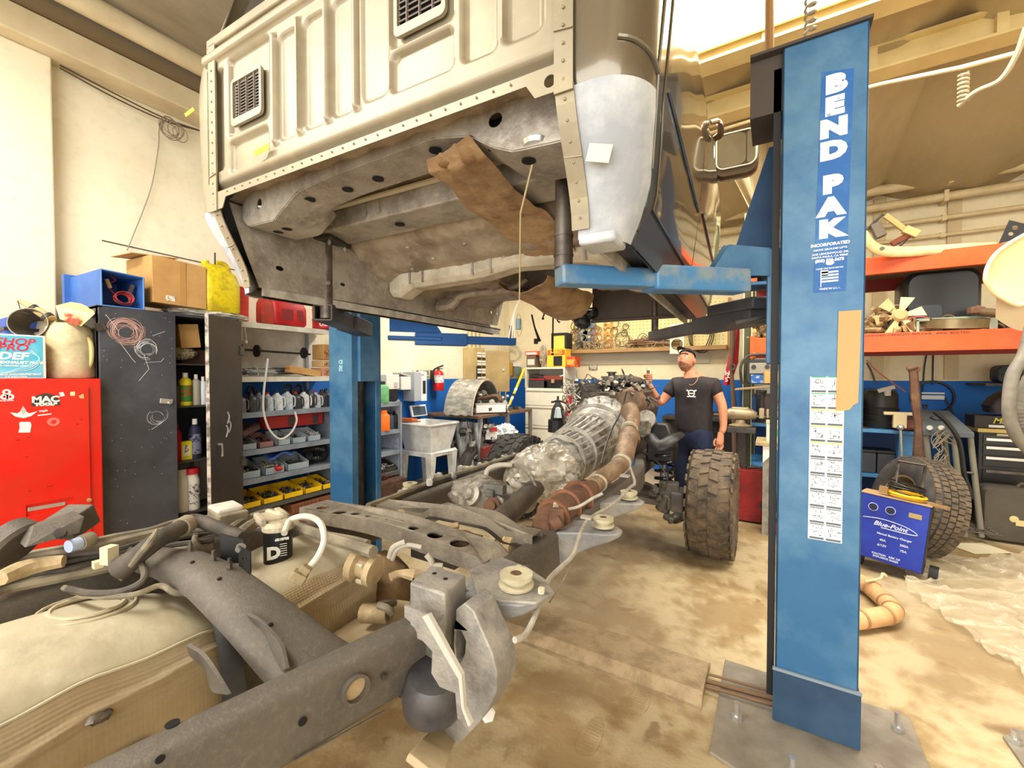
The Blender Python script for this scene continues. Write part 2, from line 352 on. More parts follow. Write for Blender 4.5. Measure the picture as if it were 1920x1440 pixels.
# ================= LIFT =================
bolt_b=B().cyl((0,0,0),(0,0,.02),.022,n=6).cyl((0,0,.02),(0,0,.075),.012)
def column(x0,x1,y0,y1,side,lab,h=2.86):
    """side=+1: open side faces +X"""
    t=thing('lift_column',lab,'car lift',((x0+x1)/2,(y0+y1)/2,0))
    b=B(); w=.012; c=x0 if side>0 else x1; o=x1 if side>0 else x0
    # C channel: two faces, back, returned lips
    b.box(x0,x1,y0,y0+w,.012,h); b.box(x0,x1,y1-w,y1,.012,h)
    b.box(min(c,c+side*w),max(c,c+side*w),y0,y1,.012,h)
    for ya,yb in ((y0,y0+.055),(y1-.055,y1)): b.box(min(o,o-side*w),max(o,o-side*w),ya,yb,.012,h)
    ob('channel',b,blue,t,bev=.006,sm=False)
    ob('inner_rail',B().box(min(c+side*.03,c+side*.10),max(c+side*.03,c+side*.10),y0+.06,y0+.09,.1,h-.1).box(min(c+side*.03,c+side*.10),max(c+side*.03,c+side*.10),y1-.09,y1-.06,.1,h-.1),dark,t)
    ob('lift_cable',B().tube([(o-side*.1,(y0+y1)/2,.1),(o-side*.1,(y0+y1)/2,h)],.008,6),steel,t)
    ob('lift_cylinder',B().cyl((o-side*.14,(y0+y1)/2+.04,.05),(o-side*.14,(y0+y1)/2+.04,1.7),.035),dark,t)
    return t
def carriage(t,x,side,y0,y1,z0,z1):
    ob('carriage',B().box(min(x-side*.1,x+side*.03),max(x-side*.1,x+side*.03),y0+.03,y1-.03,z0,z1),blue,t,bev=.005,sm=False)
rc=column(.02,.30,2.13,2.41,-1,'right blue lift column with white lettering facing the camera')
b=B().plate([(-.26,-.42),(.0,-.5),(.36,-.5),(.46,-.38),(.46,.22),(-.26,.22),(-.26,-.02),(-.26,-.42)][:-2]+[(-.26,0)],[],(0.06,2.24,0),(1,0,0),(0,1,0),.014)
ob('base_plate',b,M('base_plate_grey',(150,142,128),(120,110,96),5),rc,bev=.003,sm=False)
for x,y in ((.075,1.86),(.34,1.98),(.46,2.34),(-.12,2.05)):
    q=B().add([v+V(x,y,.014) for v in bolt_b.v],bolt_b.f); ob('anchor_bolt',q,zinc,rc)
ob('foot_wrap',B().box(.012,.308,2.124,2.128,.02,.24).box(.302,.306,2.13,2.40,.02,.24),M('foot_wrap_dark_blue',(34,62,92),(50,80,110),4),rc,sm=False,label='darker blue steel band round the column foot')
ob('foot_edge',B().box(.01,.31,2.118,2.128,.24,.252),M('foot_edge_grey',(130,146,160)),rc,sm=False)
ob('side_strip',B().box(-.012,.016,2.16,2.20,.1,2.8),M('black_rubber',(22,22,24)),rc,sm=False)
ob('top_plate',B().box(-.10,.03,2.16,2.42,2.62,2.86).box(-.1,.31,2.12,2.43,2.86,2.872),M('top_plate_dark',(74,66,58)),rc,sm=False)
ob('limit_rod',B().tube([(-.03,2.2,2.87),(-.04,2.2,3.9)],.018,8),M('rod_brown',(150,110,60)),rc)
sp=[V(.12+.02*math.cos(i*.8),2.3+.02*math.sin(i*.8),2.87+i*.0045) for i in range(190)]
ob('hose_spring',B().tube(sp,.006,5),M('spring_grey',(150,140,116)),rc)
# stickers on the front face (y=2.13)
FX=(1,0,0);UZ=(0,0,1);FY=2.129
def patch(nm,x0,x1,z0,z1,m,y=FY,par=rc,pts=None,th=.0012):
    return ob(nm,B().plate(pts or [(x0,z0),(x1,z0),(x1,z1),(x0,z1)],[],(0,y,0),(1,0,0),(0,0,1),th),m,par,sm=False)
sb=M('sticker_blue',(26,100,176),(60,128,190),9,.5,.7,.5)
FR=M('sticker_white',(244,246,248),(150,180,205),26,.6,.66,.5)

def face(px,py): p=U(px,py,Y=2.13); return p.x,p.z
patch('name_sticker',0,0,0,0,sb,pts=[face(1525,549),face(1586,545),face(1601,128),face(1541,136)])
for ch,(px,py) in zip('BENDPAK',((1567,158),(1564,200),(1563,241),(1562,283),(1560,347),(1558,389),(1557,430))):
    x,z=face(px,py); s=.09
    text('letter',ch,s,FR,rc,(x,FY-.0012,z),FX,UZ,.0008,bold=.0075,sx=1.22)
for s_,(px,py),sz,bd in (('INCORPORATED',(1556,458),.0165,.0008),('ABOVE GROUND LIFTS',(1556,467),.0105,.0003),('1645 LEMONWOOD DR.',(1556,475),.011,.0003),('SANTA PAULA, CA 93060',(1555,481),.0105,.0003),('(805) 529-3675',(1555,488),.015,.0008),('UNDER ONE ROOF SERVICE',(1555,503),.007,.0002),('MADE IN U.S.A.',(1556,541),.010,.0003)):
    x,z=face(px,py); text('small_print',s_,sz,FR,rc,(x,FY-.0012,z),FX,UZ,.0006,bold=bd)
x,z=face(1556,493); ob('emblem',B().plate(ell(x,z,.014,.009),[],(0,FY-.0015,0),(1,0,0),(0,0,1),.001),FR,rc,sm=False)
x,z=face(1540,520)
fb=B().box(x-.003,x,FY-.002,FY-.001,z-.04,z+.028)
for k in range(4): fb.box(x,x+.055,FY-.002,FY-.001,z-.022+k*.012,z-.015+k*.012)
fb.box(x,x+.022,FY-.002,FY-.001,z+.004,z+.026)
ob('flag_print',fb,FR,rc,sm=False)
# masking tape
x0,z1=face(1572,584);x1,_=face(1614,584);_,z0=face(1580,768)
patch('tape_strip',0,0,0,0,M('masking_tape',(204,170,116),(170,134,86),5,.55,.75,.7),FY-.003,pts=[(x0,z1),(x1+.002,z1),(x1-.004,z0+.03),(x1-.02,z0+.018),(x1-.03,z0),(x0-.004,z0-.006)][::-1],th=.0012)
# safety label grid
lw=M('label_white',(238,240,240)); lk=M('label_grey',(92,104,112)); ly=M('label_yellow',(240,226,60)); lg=M('label_green',(70,170,140))
x0,zt=face(1519,706);x1,zb=face(1571,1018); x1b=x0+.112
patch('label_sheet',x0,x1b,zb,zt,lw,FY)
rows=10; hh=(zt-zb)/rows; gk=B();gy=B();gg=B();gf=B()
yy=FY-.0018
for r_ in range(rows):
    for c_ in range(2):
        a=x0+.003+c_*.055; z=zt-(r_+1)*hh
        gk.box(a+.002,a+.05,yy,yy+.001,z+.003,z+.011)
        (gg if r_<2 else gy if r_ in(2,3,4) else gk).box(a+.002,a+.05,yy,yy+.001,z+hh-.004,z+hh)
        for k in range(14):
            px=a+.006+rnd.random()*.036; pz=z+.014+rnd.random()*(hh-.024)
            if k%2: gf.box(px,px+.012*rnd.random()+.004,yy,yy+.001,pz,pz+.0018)
            else: gf.box(px,px+.0018,yy,yy+.001,pz,min(pz+.004+.01*rnd.random(),z+hh-.005))
ob('caption_bars',gk,lk,rc,sm=False,kind='stuff');ob('warning_bars',gy,ly,rc,sm=False,kind='stuff');ob('notice_bars',gg,lg,rc,sm=False,kind='stuff');ob('pictogram_lines',gf,lk,rc,sm=False,kind='stuff')
# right carriage and arms
carriage(rc,.0,-1,2.15,2.40,1.55,2.05)
ob('gusset',B().plate([(0,0),(.0,.62),(-.03,.62),(-.22,0)],[],(-.0,2.44,1.98),(1,0,0),(0,0,1),.012),M('gusset_blue',(52,92,134),(40,72,108),4),rc,sm=False)
# --- rear right arm
A0=V(-.115,2.02,1.885);A1=V(-.655,1.385,1.853)
am=(A0*.45+A1*.55)
ob('arm_outer',B().beam(A0,am,.10,.095),M('arm_light_blue',(72,134,190),(128,150,166),5,.5,.62,.4,.2),rc,bev=.012,sm=False)
ob('arm_inner',B().beam(am+V(.03,.035,0),A1,.08,.07),M('arm_light_blue',(72,134,190)),rc,bev=.008,sm=False)
ob('arm_block',B().plate([(0,0),(.26,-.005),(.26,.115),(.085,.13)],[],U(1328,516,t=1.86),_r*1.0,(0,0,1),.012).plate([(0,0),(.26,-.005),(.26,.115),(.085,.13)],[],U(1322,512,t=2.06),_r*1.0,(0,0,1),.012),blue,rc,sm=False)
pv=U(1448,510,t=1.93)
ob('arm_hinge_plates',B().cbox(pv+V(-.02,0,.075),(.30,.14,.016),R(15)).cbox(pv+V(-.02,0,-.06),(.36,.16,.016),R(15)).cbox(pv+V(.06,.02,.01),(.02,.12,.15),R(15)),blue,rc,bev=.003,sm=False)
ob('hinge_pin',B().cyl(pv+V(-.025,0,-.07),pv+V(-.025,0,.08),.034,n=18),steel,rc)
ob('arm_lock_rod',B().cyl(U(1470,590-30,t=1.82),U(1470,420,t=1.82),.009).cyl(U(1470,548,t=1.82),U(1470,470,t=1.82),.016).ball(U(1470,418,t=1.82),.011,6),zinc,rc)
ob('adapter_post',B().cyl(A1+V(0.01,0.02,.03),A1+V(.01,.02,.20),.033,n=20).cyl(A1+V(.01,.02,.07),A1+V(.01,.02,.078),.036,n=20).cyl(A1+V(.01,.02,.14),A1+V(.01,.02,.148),.036,n=20).cyl(A1+V(.01,.02,.2),A1+V(.01,.02,.34),.030,n=20),steel,rc)
# --- front right arm (dark from below)
D0=V(-.06,2.46,1.80);D1=V(-.80,3.40,1.80); dm=D0*.55+D1*.45
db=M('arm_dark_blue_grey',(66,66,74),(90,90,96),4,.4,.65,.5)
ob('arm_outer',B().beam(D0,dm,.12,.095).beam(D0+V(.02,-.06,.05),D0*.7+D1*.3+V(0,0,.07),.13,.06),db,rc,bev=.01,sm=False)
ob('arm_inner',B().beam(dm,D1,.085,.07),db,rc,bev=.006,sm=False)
ob('adapter_post',B().cyl(D1+V(.02,-.03,.03),D1+V(.02,-.03,.26),.026,n=16),steel,rc)
ob('arm_shield',B().cbox(V(-.06,2.36,1.77),(.26,.16,.02),R(20),0,R(-12)),dark,rc,bev=.003,sm=False)
# ---- left column
lc=column(-3.01,-2.73,2.13,2.41,1,'left blue lift column standing behind the raised cab beside the shelves')
carriage(lc,-2.73,1,2.15,2.40,1.45,2.0)
E0=V(-2.62,2.15,1.84);E1=V(-2.085,1.44,1.84)
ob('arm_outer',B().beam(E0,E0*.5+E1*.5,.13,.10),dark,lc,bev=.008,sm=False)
em=E0*.55+E1*.45; d_=(E1-em).normalized()
b=B(); sd=d_.cross(V(0,0,1))
for s_ in (-1,1): b.beam(em+sd*s_*.046,E1+sd*s_*.046,.012,.09); b.beam(em+V(0,0,s_*.04),E1+V(0,0,s_*.04),.10,.012)
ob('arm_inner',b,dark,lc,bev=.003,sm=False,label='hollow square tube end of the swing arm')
ob('adapter_post',B().cyl(E1+V(-.01,.03,-.03),E1+V(-.01,.03,.37),.033,n=20).cyl(E1+V(-.01,.03,.2),E1+V(-.01,.03,.205),.0345,n=20),steel,lc)
ob('pad_plate',B().cbox(E1+V(-.01,.03,.385),(.19,.19,.022),R(20)),dark,lc,bev=.002,sm=False)
for k in range(4):
    q=E1+V(-.01,.03,.385)+Matrix.Rotation(R(20),3,'Z')@V(.07*(1 if k%2 else -1),.07*(1 if k>1 else -1),0)
    ob('pad_bolt',B().cyl(q-V(0,0,.04),q,.006,n=8).cyl(q-V(0,0,.03),q-V(0,0,.018),.011,n=6),zinc,lc)
F1=V(-1.93,3.2,1.79);F0=V(-2.66,2.42,1.80); fm=F0*.5+F1*.5
ob('arm_outer',B().beam(F0*.8+F1*.2,fm*.8+F1*.2,.12,.10).beam(F0,F0*.6+F1*.4+V(0,0,0),.14,.03),blued,lc,bev=.006,sm=False)
ob('arm_inner',B().beam(fm,F1,.085,.065),blued,lc,bev=.006,sm=False)
ob('arm_wedge',B().plate([(0,0),(.42,0),(.30,.17),(0,.17)],[],F0+V(.02,0,.05),(F1-F0).normalized(),(0,0,1),.012),blued,lc,sm=False)
ob('adapter_post',B().cyl(F1+V(-.02,-.02,.03),F1+V(-.02,-.02,.14),.024,n=14),steel,lc)
wc=M('label_cyan',(170,226,236))
for k,(s_,z) in enumerate((('CE',1.60),('ALI',1.565),('ETL',1.54))):
    text('label_letters',s_,.04 if k==0 else .03,wc,lc,(-2.86,2.128,z),FX,UZ,.0006,bold=.001)
# floor cable cover
cc=thing('cable_cover','long low sheet-metal cover over the lift cables on the floor','cable cover',(-1.4,2.2,0))
cm=M('cover_tread_grey',(178,156,122),(150,130,98),10,.42,.6,.6,.1,.5,90)
p=[(0,0),(.05,.05),(.27,.055),(.31,0)]
b=B(); b.rings([[(x,2.05+a,c_) for a,c_ in p] for x in (-2.66,-.26)])
ob('cover',b,cm,cc,sm=False); ob('edge_flange',B().box(-2.66,-.26,2.03,2.05,0,.006).box(-2.66,-.26,2.36,2.40,0,.006),cm,cc,sm=False)
ob('cable',B().tube([(-.27,2.17,.03),(.02,2.2,.035)],.008,8).tube([(-.27,2.21,.03),(.02,2.24,.035)],.011,8).tube([(-.27,2.25,.04),(.02,2.28,.04)],.006,8),M('cable_rusty',(120,92,60)),cc)
# ================= RAISED CAB =================
CABO=V(-1.25,.95,2.26); CABM=Matrix.Translation(CABO)@Matrix.Rotation(R(2.7),4,'Z')
cab=thing('truck_cab','grey pickup cab without bed or frame, raised on the lift arms','vehicle cab',CABO)
def cb_(name,b,m,par=None,**k): b.xf(CABM); return ob(name,b,m,par or cab,**k)
HW=[(-.38,.905),(-.34,.925),(-.24,.965),(-.1,.99),(.05,1.005),(.25,1.022),(.45,1.03),(.55,1.015),(.62,.97),(.75,.905),(.9,.83),(1.05,.76),(1.15,.68)]
def hw(z):
    if z<=HW[0][0]: return HW[0][1]
    for (a,b),(c,d) in zip(HW,HW[1:]):
        if z<=c: return b+(d-b)*(z-a)/(c-a)
    return HW[-1][1]
# rear panel as pressed sheet
def sst(a,b,x): t=max(0,min(1,(x-a)/(b-a))); return t*t*(3-2*t)
def rr(x,z,x0,x1,z0,z1,r=.02,w=.010):
    dx=max(x0+r-x,x-(x1-r),0); dz=max(z0+r-z,z-(z1-r),0); d=math.hypot(dx,dz)-r
    return 1-sst(-w*.6,w*.6,d)
REC=[(-.806,-.735,.11,.53),(-.70,-.42,.235,.55),(-.695,-.43,.085,.208),(.215,.455,.262,.62),(.215,.455,.125,.243),(.49,.60,.125,.62),(.625,.735,.128,.62)]
BEAD=[(-.385,-.355),(-.238,-.208),(-.085,-.055),(.055,.085)]
def pz(x,z):
    d=0
    for a in REC: d-= .020*rr(x,z,*a)
    for x0,x1 in BEAD: d+=.018*rr(x,z,x0,x1-.012,.118,.53,.006,.007)
    for x0,x1 in ((-.36,-.245),(-.21,-.09),(-.06,.05)): d-=.014*rr(x,z,x0,x1,.125,.515,.03)
    d-=.010*rr(x,z,.09,.205,.13,.60,.03)
    d+=.02*sst(.56,.575,z)*(1-sst(.60,.615,z))
    d+=-.03*(1-sst(.035,.065,z))*sst(.0,.012,z) if z<.07 else 0
    return d
cb_('back_panel',B().grid(lambda u,v:(-.86+1.66*u,-pz(-.86+1.66*u,.66*v),.66*v),230,100,0),cabp,ang=60)
b=B().plate([(-.86,-.055),(-.74,-.055),(-.715,-.012),(.695,-.012),(.72,-.05),(.80,-.05),(.80,.018),(-.86,.018)],[ell(-.80,-.03,.010),ell(.762,-.02,.016)],(0,-.004,0),(1,0,0),(0,0,1),.003)
cb_('bottom_flange',b,cabp,sm=False)
b=B()
for k in range(26): b.ball((-.7+k*.054,-.009,.006),.0035,4)
cb_('spot_weld',b,cabp,kind='stuff')
# back wall above: ledges + window
cb_('window_ledge',B().box(-.84,.80,-.012,.03,.63,.67).box(-.84,.8,.03,.06,.67,.70),cabp,bev=.006)
cb_('rear_window',B().hexa([(-.74,.05,.71),(.74,.05,.71),(.74,.065,.71),(-.74,.065,.71),(-.62,.16,1.08),(.62,.16,1.08),(.62,.175,1.08),(-.62,.175,1.08)]),M('tinted_glass',(60,62,60),rough=.08,metal=.3),sm=False)
# vents
def vent(x0,x1,z0,z1,nr,nc):
    v=cb_('air_vent',B().plate(rrect(x0,x1,z0,z1,.02),[rrect(x0+.014,x1-.014,z0+.03,z1-.014,.006)],(0,.008,0),(1,0,0),(0,0,1),.012),cabp)
    cb_('vent_cavity',B().box(x0+.01,x1-.01,.0135,.016,z0+.02,z1-.01),M('vent_dark',(26,24,30)),v,sm=False)
    b=B()
    for k in range(nr):
        z=z0+.035+(z1-z0-.055)*k/(nr-1); b.cbox(((x0+x1)/2,.008,z),(x1-x0-.02,.012,.0035),0,R(35))
    for k in range(1,nc): b.box(x0+(x1-x0)*k/nc-.0015,x0+(x1-x0)*k/nc+.0015,-.002,.008,z0+.03,z1-.014)
    cb_('vent_slat',b,M('vent_slat_grey',(120,112,104)),v,sm=False,kind='stuff')
vent(-.672,-.462,.262,.452,12,4); vent(.232,.432,.285,.60,15,4)
cb_('tape_mark',B().cbox((-.44,-.018,.105),(.09,.002,.022),0,0,R(-4)),M('tape_yellow',(238,226,30)),sm=False)
cb_('tape_mark',B().cbox((-1.0,-.004,.42),(.05,.004,.016),R(20),0,R(-30)),M('tape_yellow',(238,226,30)),sm=False)
# side shells with rounded rear corner
def sidept(s,z,q,off=0):
    """q 0..1 round the corner, 1..2 forward"""
    h=hw(z)+off; x0=.79; r=.13
    if q<.25: x=x0+(h-r-x0)*q/.25 if h-r>x0 else x0; y=-off
    elif q<1:
        a=(q-.25)/.75*PI/2; cx=max(h-r,x0); rx=h-cx; x=cx+rx*math.sin(a); y=r-(r+off)*math.cos(a)
    else: x=h-.0; y=r+(2.45-r)*(q-1)
    if z<0: y+=.13*sst(0,.36,-z)*(1 if q<1 else (2-q))
    if z>.62: y+=(z-.62)*.28*(1 if q<1 else (2-q))
    return (s*x,y,z)
def sheet(s,q0,q1,z0,z1,nq,nz_,off=0,th=.004):
    return B().grid(lambda u,v:sidept(s,z0+(z1-z0)*v,q0+(q1-q0)*u,off),nq,nz_,th*(1 if s>0 else -1))
yq=lambda y:1+(y-.13)/(2.45-.13)
for s in (1,-1):
    cb_('side_shell',sheet(s,0,1.0,-.38,1.12,14,30),cabside if s>0 else cabp)
    cb_('side_shell',sheet(s,1.0,2,-.38,1.12,16,30,-.006),M('door_gap_dark',(40,36,30),rough=.4))
    cb_('quarter_strip',sheet(s,1.0,yq(.20),-.38,.62,2,24,.0),cabside)
    rd=cb_('rear_door',sheet(s,yq(.215),yq(1.14),-.27,.60,18,24,.004,.02),cabside,bev=.003)
    fd=cb_('front_door',sheet(s,yq(1.155),yq(2.28),-.27,.60,18,24,.004,.02),cabside,bev=.003)
    cb_('front_pillar',sheet(s,yq(2.30),2,-.27,.60,3,20,.002),cabside)
    cb_('rocker_panel',sheet(s,1.0,2,-.38,-.285,16,5,.004),M('rocker_dark',(84,76,66),rough=.3,metal=.5))
    for d_,y in ((rd,.36),(fd,1.36)):
        cb_('door_handle',B().tube([(s*1.035,y,.50),(s*1.07,y+.02,.505),(s*1.072,y+.14,.505),(s*1.04,y+.17,.50)],[.018,.02,.02,.016],8,3,sq=.6),M('handle_brown',(120,92,60),rough=.2,metal=.5),d_)
        cb_('door_crease',B().tube([sidept(s,.02,yq(y-.12),.007),sidept(s,-.02,yq(y+.75),.007)],.006,5),cabside,d_)
    cb_('drip_trim',B().tube([sidept(s,z,.98,.002) for z in (-.2,0,.2,.4)],.004,5),cabside)
    # bare inner edge flange of the corner, with spot welds
    cb_('corner_flange',B().box(min(s*.775,s*.825),max(s*.775,s*.825),-.012,-.006,-.06,.64),cabp,sm=False)
    cb_('corner_flange',B().grid(lambda u,v:(s*(.775+.05*u),-.008+.13*sst(0,.36,.32*v+.04),-.04-.32*v),1,8,.005),cabp,sm=False)
    b=B()
    for k in range(22): z=-.33+k*.043; b.ball((s*.80,-.013+(.13*sst(0,.36,-z) if z<0 else 0),z),.0045,4)
    for z in (-.19,-.05,.09): b.cbox((s*.80,-.014+(.13*sst(0,.36,-z) if z<0 else 0),z),(.05,.004,.003),0,0,R(8*s))
    cb_('spot_weld',b,cabp,kind='stuff')
    pf=sheet(s,.03,.93,-.385,-.045,14,16,.004,.004)
    pch=cb_('primer_patch',pf,primer,label='bare white primer patch on the lower cab corner')
cb_('corner_seam',B().tube([sidept(1,z,q,.003) for q,z in ((.45,.04),(.6,.035),(.8,.02),(.98,0))],.006,6,4),cabside)
cb_('primer_lip',B().box(.79,.895,.125,.24,-.40,-.37),primer,bev=.008)
cb_('tape_square',B().cbox((.872,.052,-.20),(.06,.003,.045),R(8),0,R(14)),M('tape_cream',(222,212,180)),sm=False)
cb_('roof',B().box(-.68,.68,.2,2.1,1.12,1.16),cabside,bev=.02)
# ---- underbody
def fz(x,y):
    pr=[(.1,.04),(.3,.095),(.42,.10),(.5,.08),(.66,.03),(.8,-.05),(.95,-.12),(1.1,-.145),(1.5,-.155),(2.0,-.14),(2.3,-.10),(2.48,.0)]
    z=pr[-1][1]
    for (a,b_),(c,d) in zip(pr,pr[1:]):
        if y<=c: z=b_+(d-b_)*sst(a,c,y); break
    if y<.1: z=.04
    # raised tunnel (seen from below it goes up) and pressed ribs running forward
    t=abs(x-.05); z+=.10*(1-sst(.12,.22,t))*sst(.9,1.4,y)
    if .55<y<2.2: z-=.007*max(0,1-abs(((x+.8)/.16)%1-.5)*7)
    if y<.45: z+=.006*math.sin(x*34)
    edge=sst(.70,.80,abs(x)); z+= -.05*edge*(1 if y>.6 else .4)
    return z
cb_('floor_pan',B().grid(lambda u,v:(-.80+1.6*u,.05+2.42*v,fz(-.80+1.6*u,.05+2.42*v)),90,110,.004),pan,ang=60)
for s in (1,-1):
    b=B().plate([(0,0),(2.42,0),(2.42,-.06),(2.3,-.31),(.13,-.35),(.07,-.2)],[ell(.36-.13,-.24,.022,.012,10),ell(.60,-.25,.018,.010,10),ell(2.2,-.2,.014,.014,8),ell(2.3,-.2,.012,.012,8)],(s*.80,.05,.0),(0,1,0),(0,0,1),.004)
    r=cb_('rocker_inner',b,galv,sm=False)
    cb_('pinch_seam',B().box(min(s*.80,s*.815),max(s*.80,s*.815),.20,2.4,-.385,-.33),M('seam_light',(190,186,178),(150,144,134),14),r,sm=False)
    cb_('rocker_bottom',B().box(min(s*.80,s*.925),max(s*.80,s*.925),.24,2.42,-.345,-.335),dark,r,sm=False)
    b=B()
    for y,z in ((.55,-.26),(.60,-.27),(1.1,-.22),(1.35,-.17),(1.72,-.24),(1.8,-.24),(2.0,-.2)): b.cyl((s*.802,y,z),(s*.785,y,z),.014,.011,8)
    cb_('rocker_stud',b,galv,r,kind='stuff')
    cb_('floor_flange',B().tube([(s*.785,.3,-.0),(s*.785,.5,-.01),(s*.79,.8,-.08),(s*.79,1.0,-.12),(s*.79,2.3,-.15)],.012,6,4),pan,r)
# rear cross beam (pressed), face with real holes
prof=[(-.775,.04),(-.775,-.065),(-.735,-.10),(-.55,-.105),(-.47,-.06),(-.40,-.02),(-.2,.0),(.0,.005),(.3,.012),(.45,-.02),(.53,-.075),(.6,-.105),(.775,-.115),(.775,.04)]
rb=cb_('rear_cross_beam',B().plate(prof,[ell(-.65,-.02,.018,.024,12),ell(.54,.0,.024,.022,14)],(0,.10,0),(1,0,0),(0,0,1),.004),galv,sm=False)
cb_('beam_cavity',B().box(-.70,-.6,.15,.16,-.06,.03).box(.48,.6,.15,.16,-.05,.04),hole,rb,sm=False)
pb=prof[1:-1]
def lowr(u):
    x=-.775+1.55*u
    for (a,c),(d,e) in zip(pb,pb[1:]):
        if a<=x<=d and d>a: return x,c+(e-c)*(x-a)/(d-a)
    return x,pb[-1][1]
def beamw(x): return .19-.09*(1-sst(-.45,-.25,x))*0+(.05 if x<-.45 or x>.5 else 0)
cb_('beam_underside',B().grid(lambda u,v:(lowr(u)[0],.10+beamw(lowr(u)[0])*v,lowr(u)[1]+(.035 if v>.9 else 0)*(v-.9)*10),60,10,.004),galv,rb,ang=50)
b=B()
for x,y,z in ((-.60,.19,-.103),(-.68,.2,-.1),(-.40,.16,-.025),(-.22,.2,-.005),(-.05,.2,.0),(.27,.15,.006),(.62,.16,-.108)): b.lathe([(0,0),(.022,0),(.022,.004),(0,.004)],(x,y,z-.006),(0,0,1),14)
cb_('beam_hole',b,hole,rb,sm=False,kind='stuff')
# second beam, with bright strip
sb2=cb_('seat_cross_beam',B().rings([[(x,.46,.075),(x,.47,-.02),(x,.66,-.03),(x,.70,.05),(x,.66,.08)] for x in (-.78,.78)]),galv,sm=False,bev=.008)
cb_('beam_lip',B().box(-.76,.78,.425,.455,.065,.074),M('lip_light',(210,202,184)),sb2,sm=False)
for x in (-.42,-.33,-.66): cb_('beam_tab',B().box(x,x+.02,.452,.462,0,.06),galv,sb2)
cb_('beam_hole',B().lathe([(0,0),(.024,0),(.024,.003),(0,.003)],(-.28,.56,-.03),(0,0,1),12),hole,sb2,sm=False)
# third beam
b3=cb_('front_seat_beam',B().rings([[(x,1.0,-.10),(x,1.0,z-.03),(x,1.03,z-.06),(x,1.13,z-.06),(x,1.18,z-.0)] for x,z in ((-.79,-.20),(-.72,-.21),(-.62,-.16),(-.1,-.15),(.1,-.12),(.5,-.14),(.7,-.20),(.79,-.2))]),M('beam_light',(206,198,178),(170,160,140),8),sm=False,bev=.006)
for x in (-.62,-.52,-.16,-.04,.5,.6): cb_('beam_tab',B().box(x,x+.012,.992,1.0,-.20,-.11),galv,b3)
cb_('fourth_beam',B().tube([(-.78,1.5,-.24),(-.66,1.5,-.24),(-.58,1.52,-.18),(-.2,1.52,-.17),(-.1,1.56,-.12)],[.07,.065,.05,.05,.04],8,4,sq=.5),pan)
cb_('fourth_beam',B().tube([(.78,1.5,-.24),(.66,1.5,-.24),(.5,1.52,-.18),(.3,1.52,-.14)],[.07,.065,.05,.05],8,4,sq=.5),pan)
cb_('tunnel_edge',B().grid(lambda u,v:(-.30+.17*math.sin(v*PI/2),1.15+.95*u,-.19+.13*v-.0*u),10,6,.004),pan)
b=B()
for x,y in ((-.45,.8),(-.35,.9),(-.55,.95),(-.1,.85),(.05,1.0),(-.3,1.3),(.6,.9)): b.cyl((x,y,fz(x,y)-.01),(x,y,fz(x,y)+.005),.014,n=8)
cb_('floor_plug',b,galv,kind='stuff')
# heat shield strap
SH=[((.255,.125,-.035),(.46,.075,-.03)),((.235,.16,-.06),(.47,.16,-.06)),((.22,.30,-.05),(.445,.30,-.05)),((.165,.47,-.055),(.42,.45,-.05)),((.165,.62,-.06),(.43,.58,-.06)),((.15,.72,-.05),(.44,.70,-.05)),((.17,.95,-.11),(.44,.88,-.09)),((.19,1.1,-.17),(.46,1.0,-.15))]
def shp(u,v):
    k=v*(len(SH)-1); i=min(int(k),len(SH)-2); f=k-i
    a=Vector(SH[i][0])*(1-f)+Vector(SH[i+1][0])*f; c=Vector(SH[i][1])*(1-f)+Vector(SH[i+1][1])*f
    p=a*(1-u)+c*u; p.z-=.012*math.sin(u*PI)+.006*noise.noise(p*14)
    for q in (.33,.66): p.z+=.008*max(0,1-abs(u-q)*16)
    return p
hs=cb_('heat_shield',B().grid(shp,28,50,.003),M('heat_shield_tan',(186,158,122),(150,120,90),9,.42,.66,.6,.3,.3,40,(120,90,64),30,.35),ang=60)
b=B()
for u,v in ((.3,.56),(.7,.54),(.35,.1),(.75,.12)): p=shp(u,v); b.lathe([(0,-.006),(.02,-.004),(.026,0),(.0,.002)],p+V(0,0,-.003),(0,0,1),14)
cb_('shield_dimple',b,M('dimple_brown',(140,106,76)),hs)
# front tunnel shield hump and firewall, hanging wires
def hump(u,v):
    a=PI*u; x=-.10+.17*math.cos(a)*-1*(1+.25*v); y=1.35+.75*v; z=-.16-.16*math.sin(a)*(.5+.6*v)+.02*noise.noise(Vector((u*5,v*4,2)))
    return (x+.08,y,z)
cb_('tunnel_shield',B().grid(hump,20,14,.004),M('tunnel_tan',(176,146,108),(130,100,72),6,.4,.62,.7,0,.3,30))
cb_('firewall',B().box(.09,.80,2.38,2.42,-.32,.1).box(.09,.82,2.34,2.38,-.335,-.315),M('firewall_brown',(86,72,60),(70,58,50),4),bev=.004)
b=B()
for k in range(9): b.ball((.0+rnd.uniform(-.1,.1),2.42+rnd.uniform(-.08,.05),-.28+rnd.uniform(-.05,.08)),.05,6,nz=.6,seed=k)
cb_('hanging_components',b,black,kind='stuff')
wp=[((1027,590),(1033,615),(1042,640)),((1037,585),(1037,600),(1036,660)),((1022,578),(1020,590),(1018,594)),((1042,590),(1046,602),(1050,604))]
for k,w_ in enumerate(wp):
    ob('hanging_wire',B().tube([U(x-30*(k==0),y,Y=3.25) for x,y in w_],[.007,.007,.007] if k else [.008,.008,.014],6,3),black,cab)
q=U(1005,640,Y=3.25); ob('wire_plug',B().cbox(q,(.03,.02,.045)),black,cab)
q=U(1036,664,Y=3.25); ob('wire_plug',B().ball(q,.012,6),black,cab)
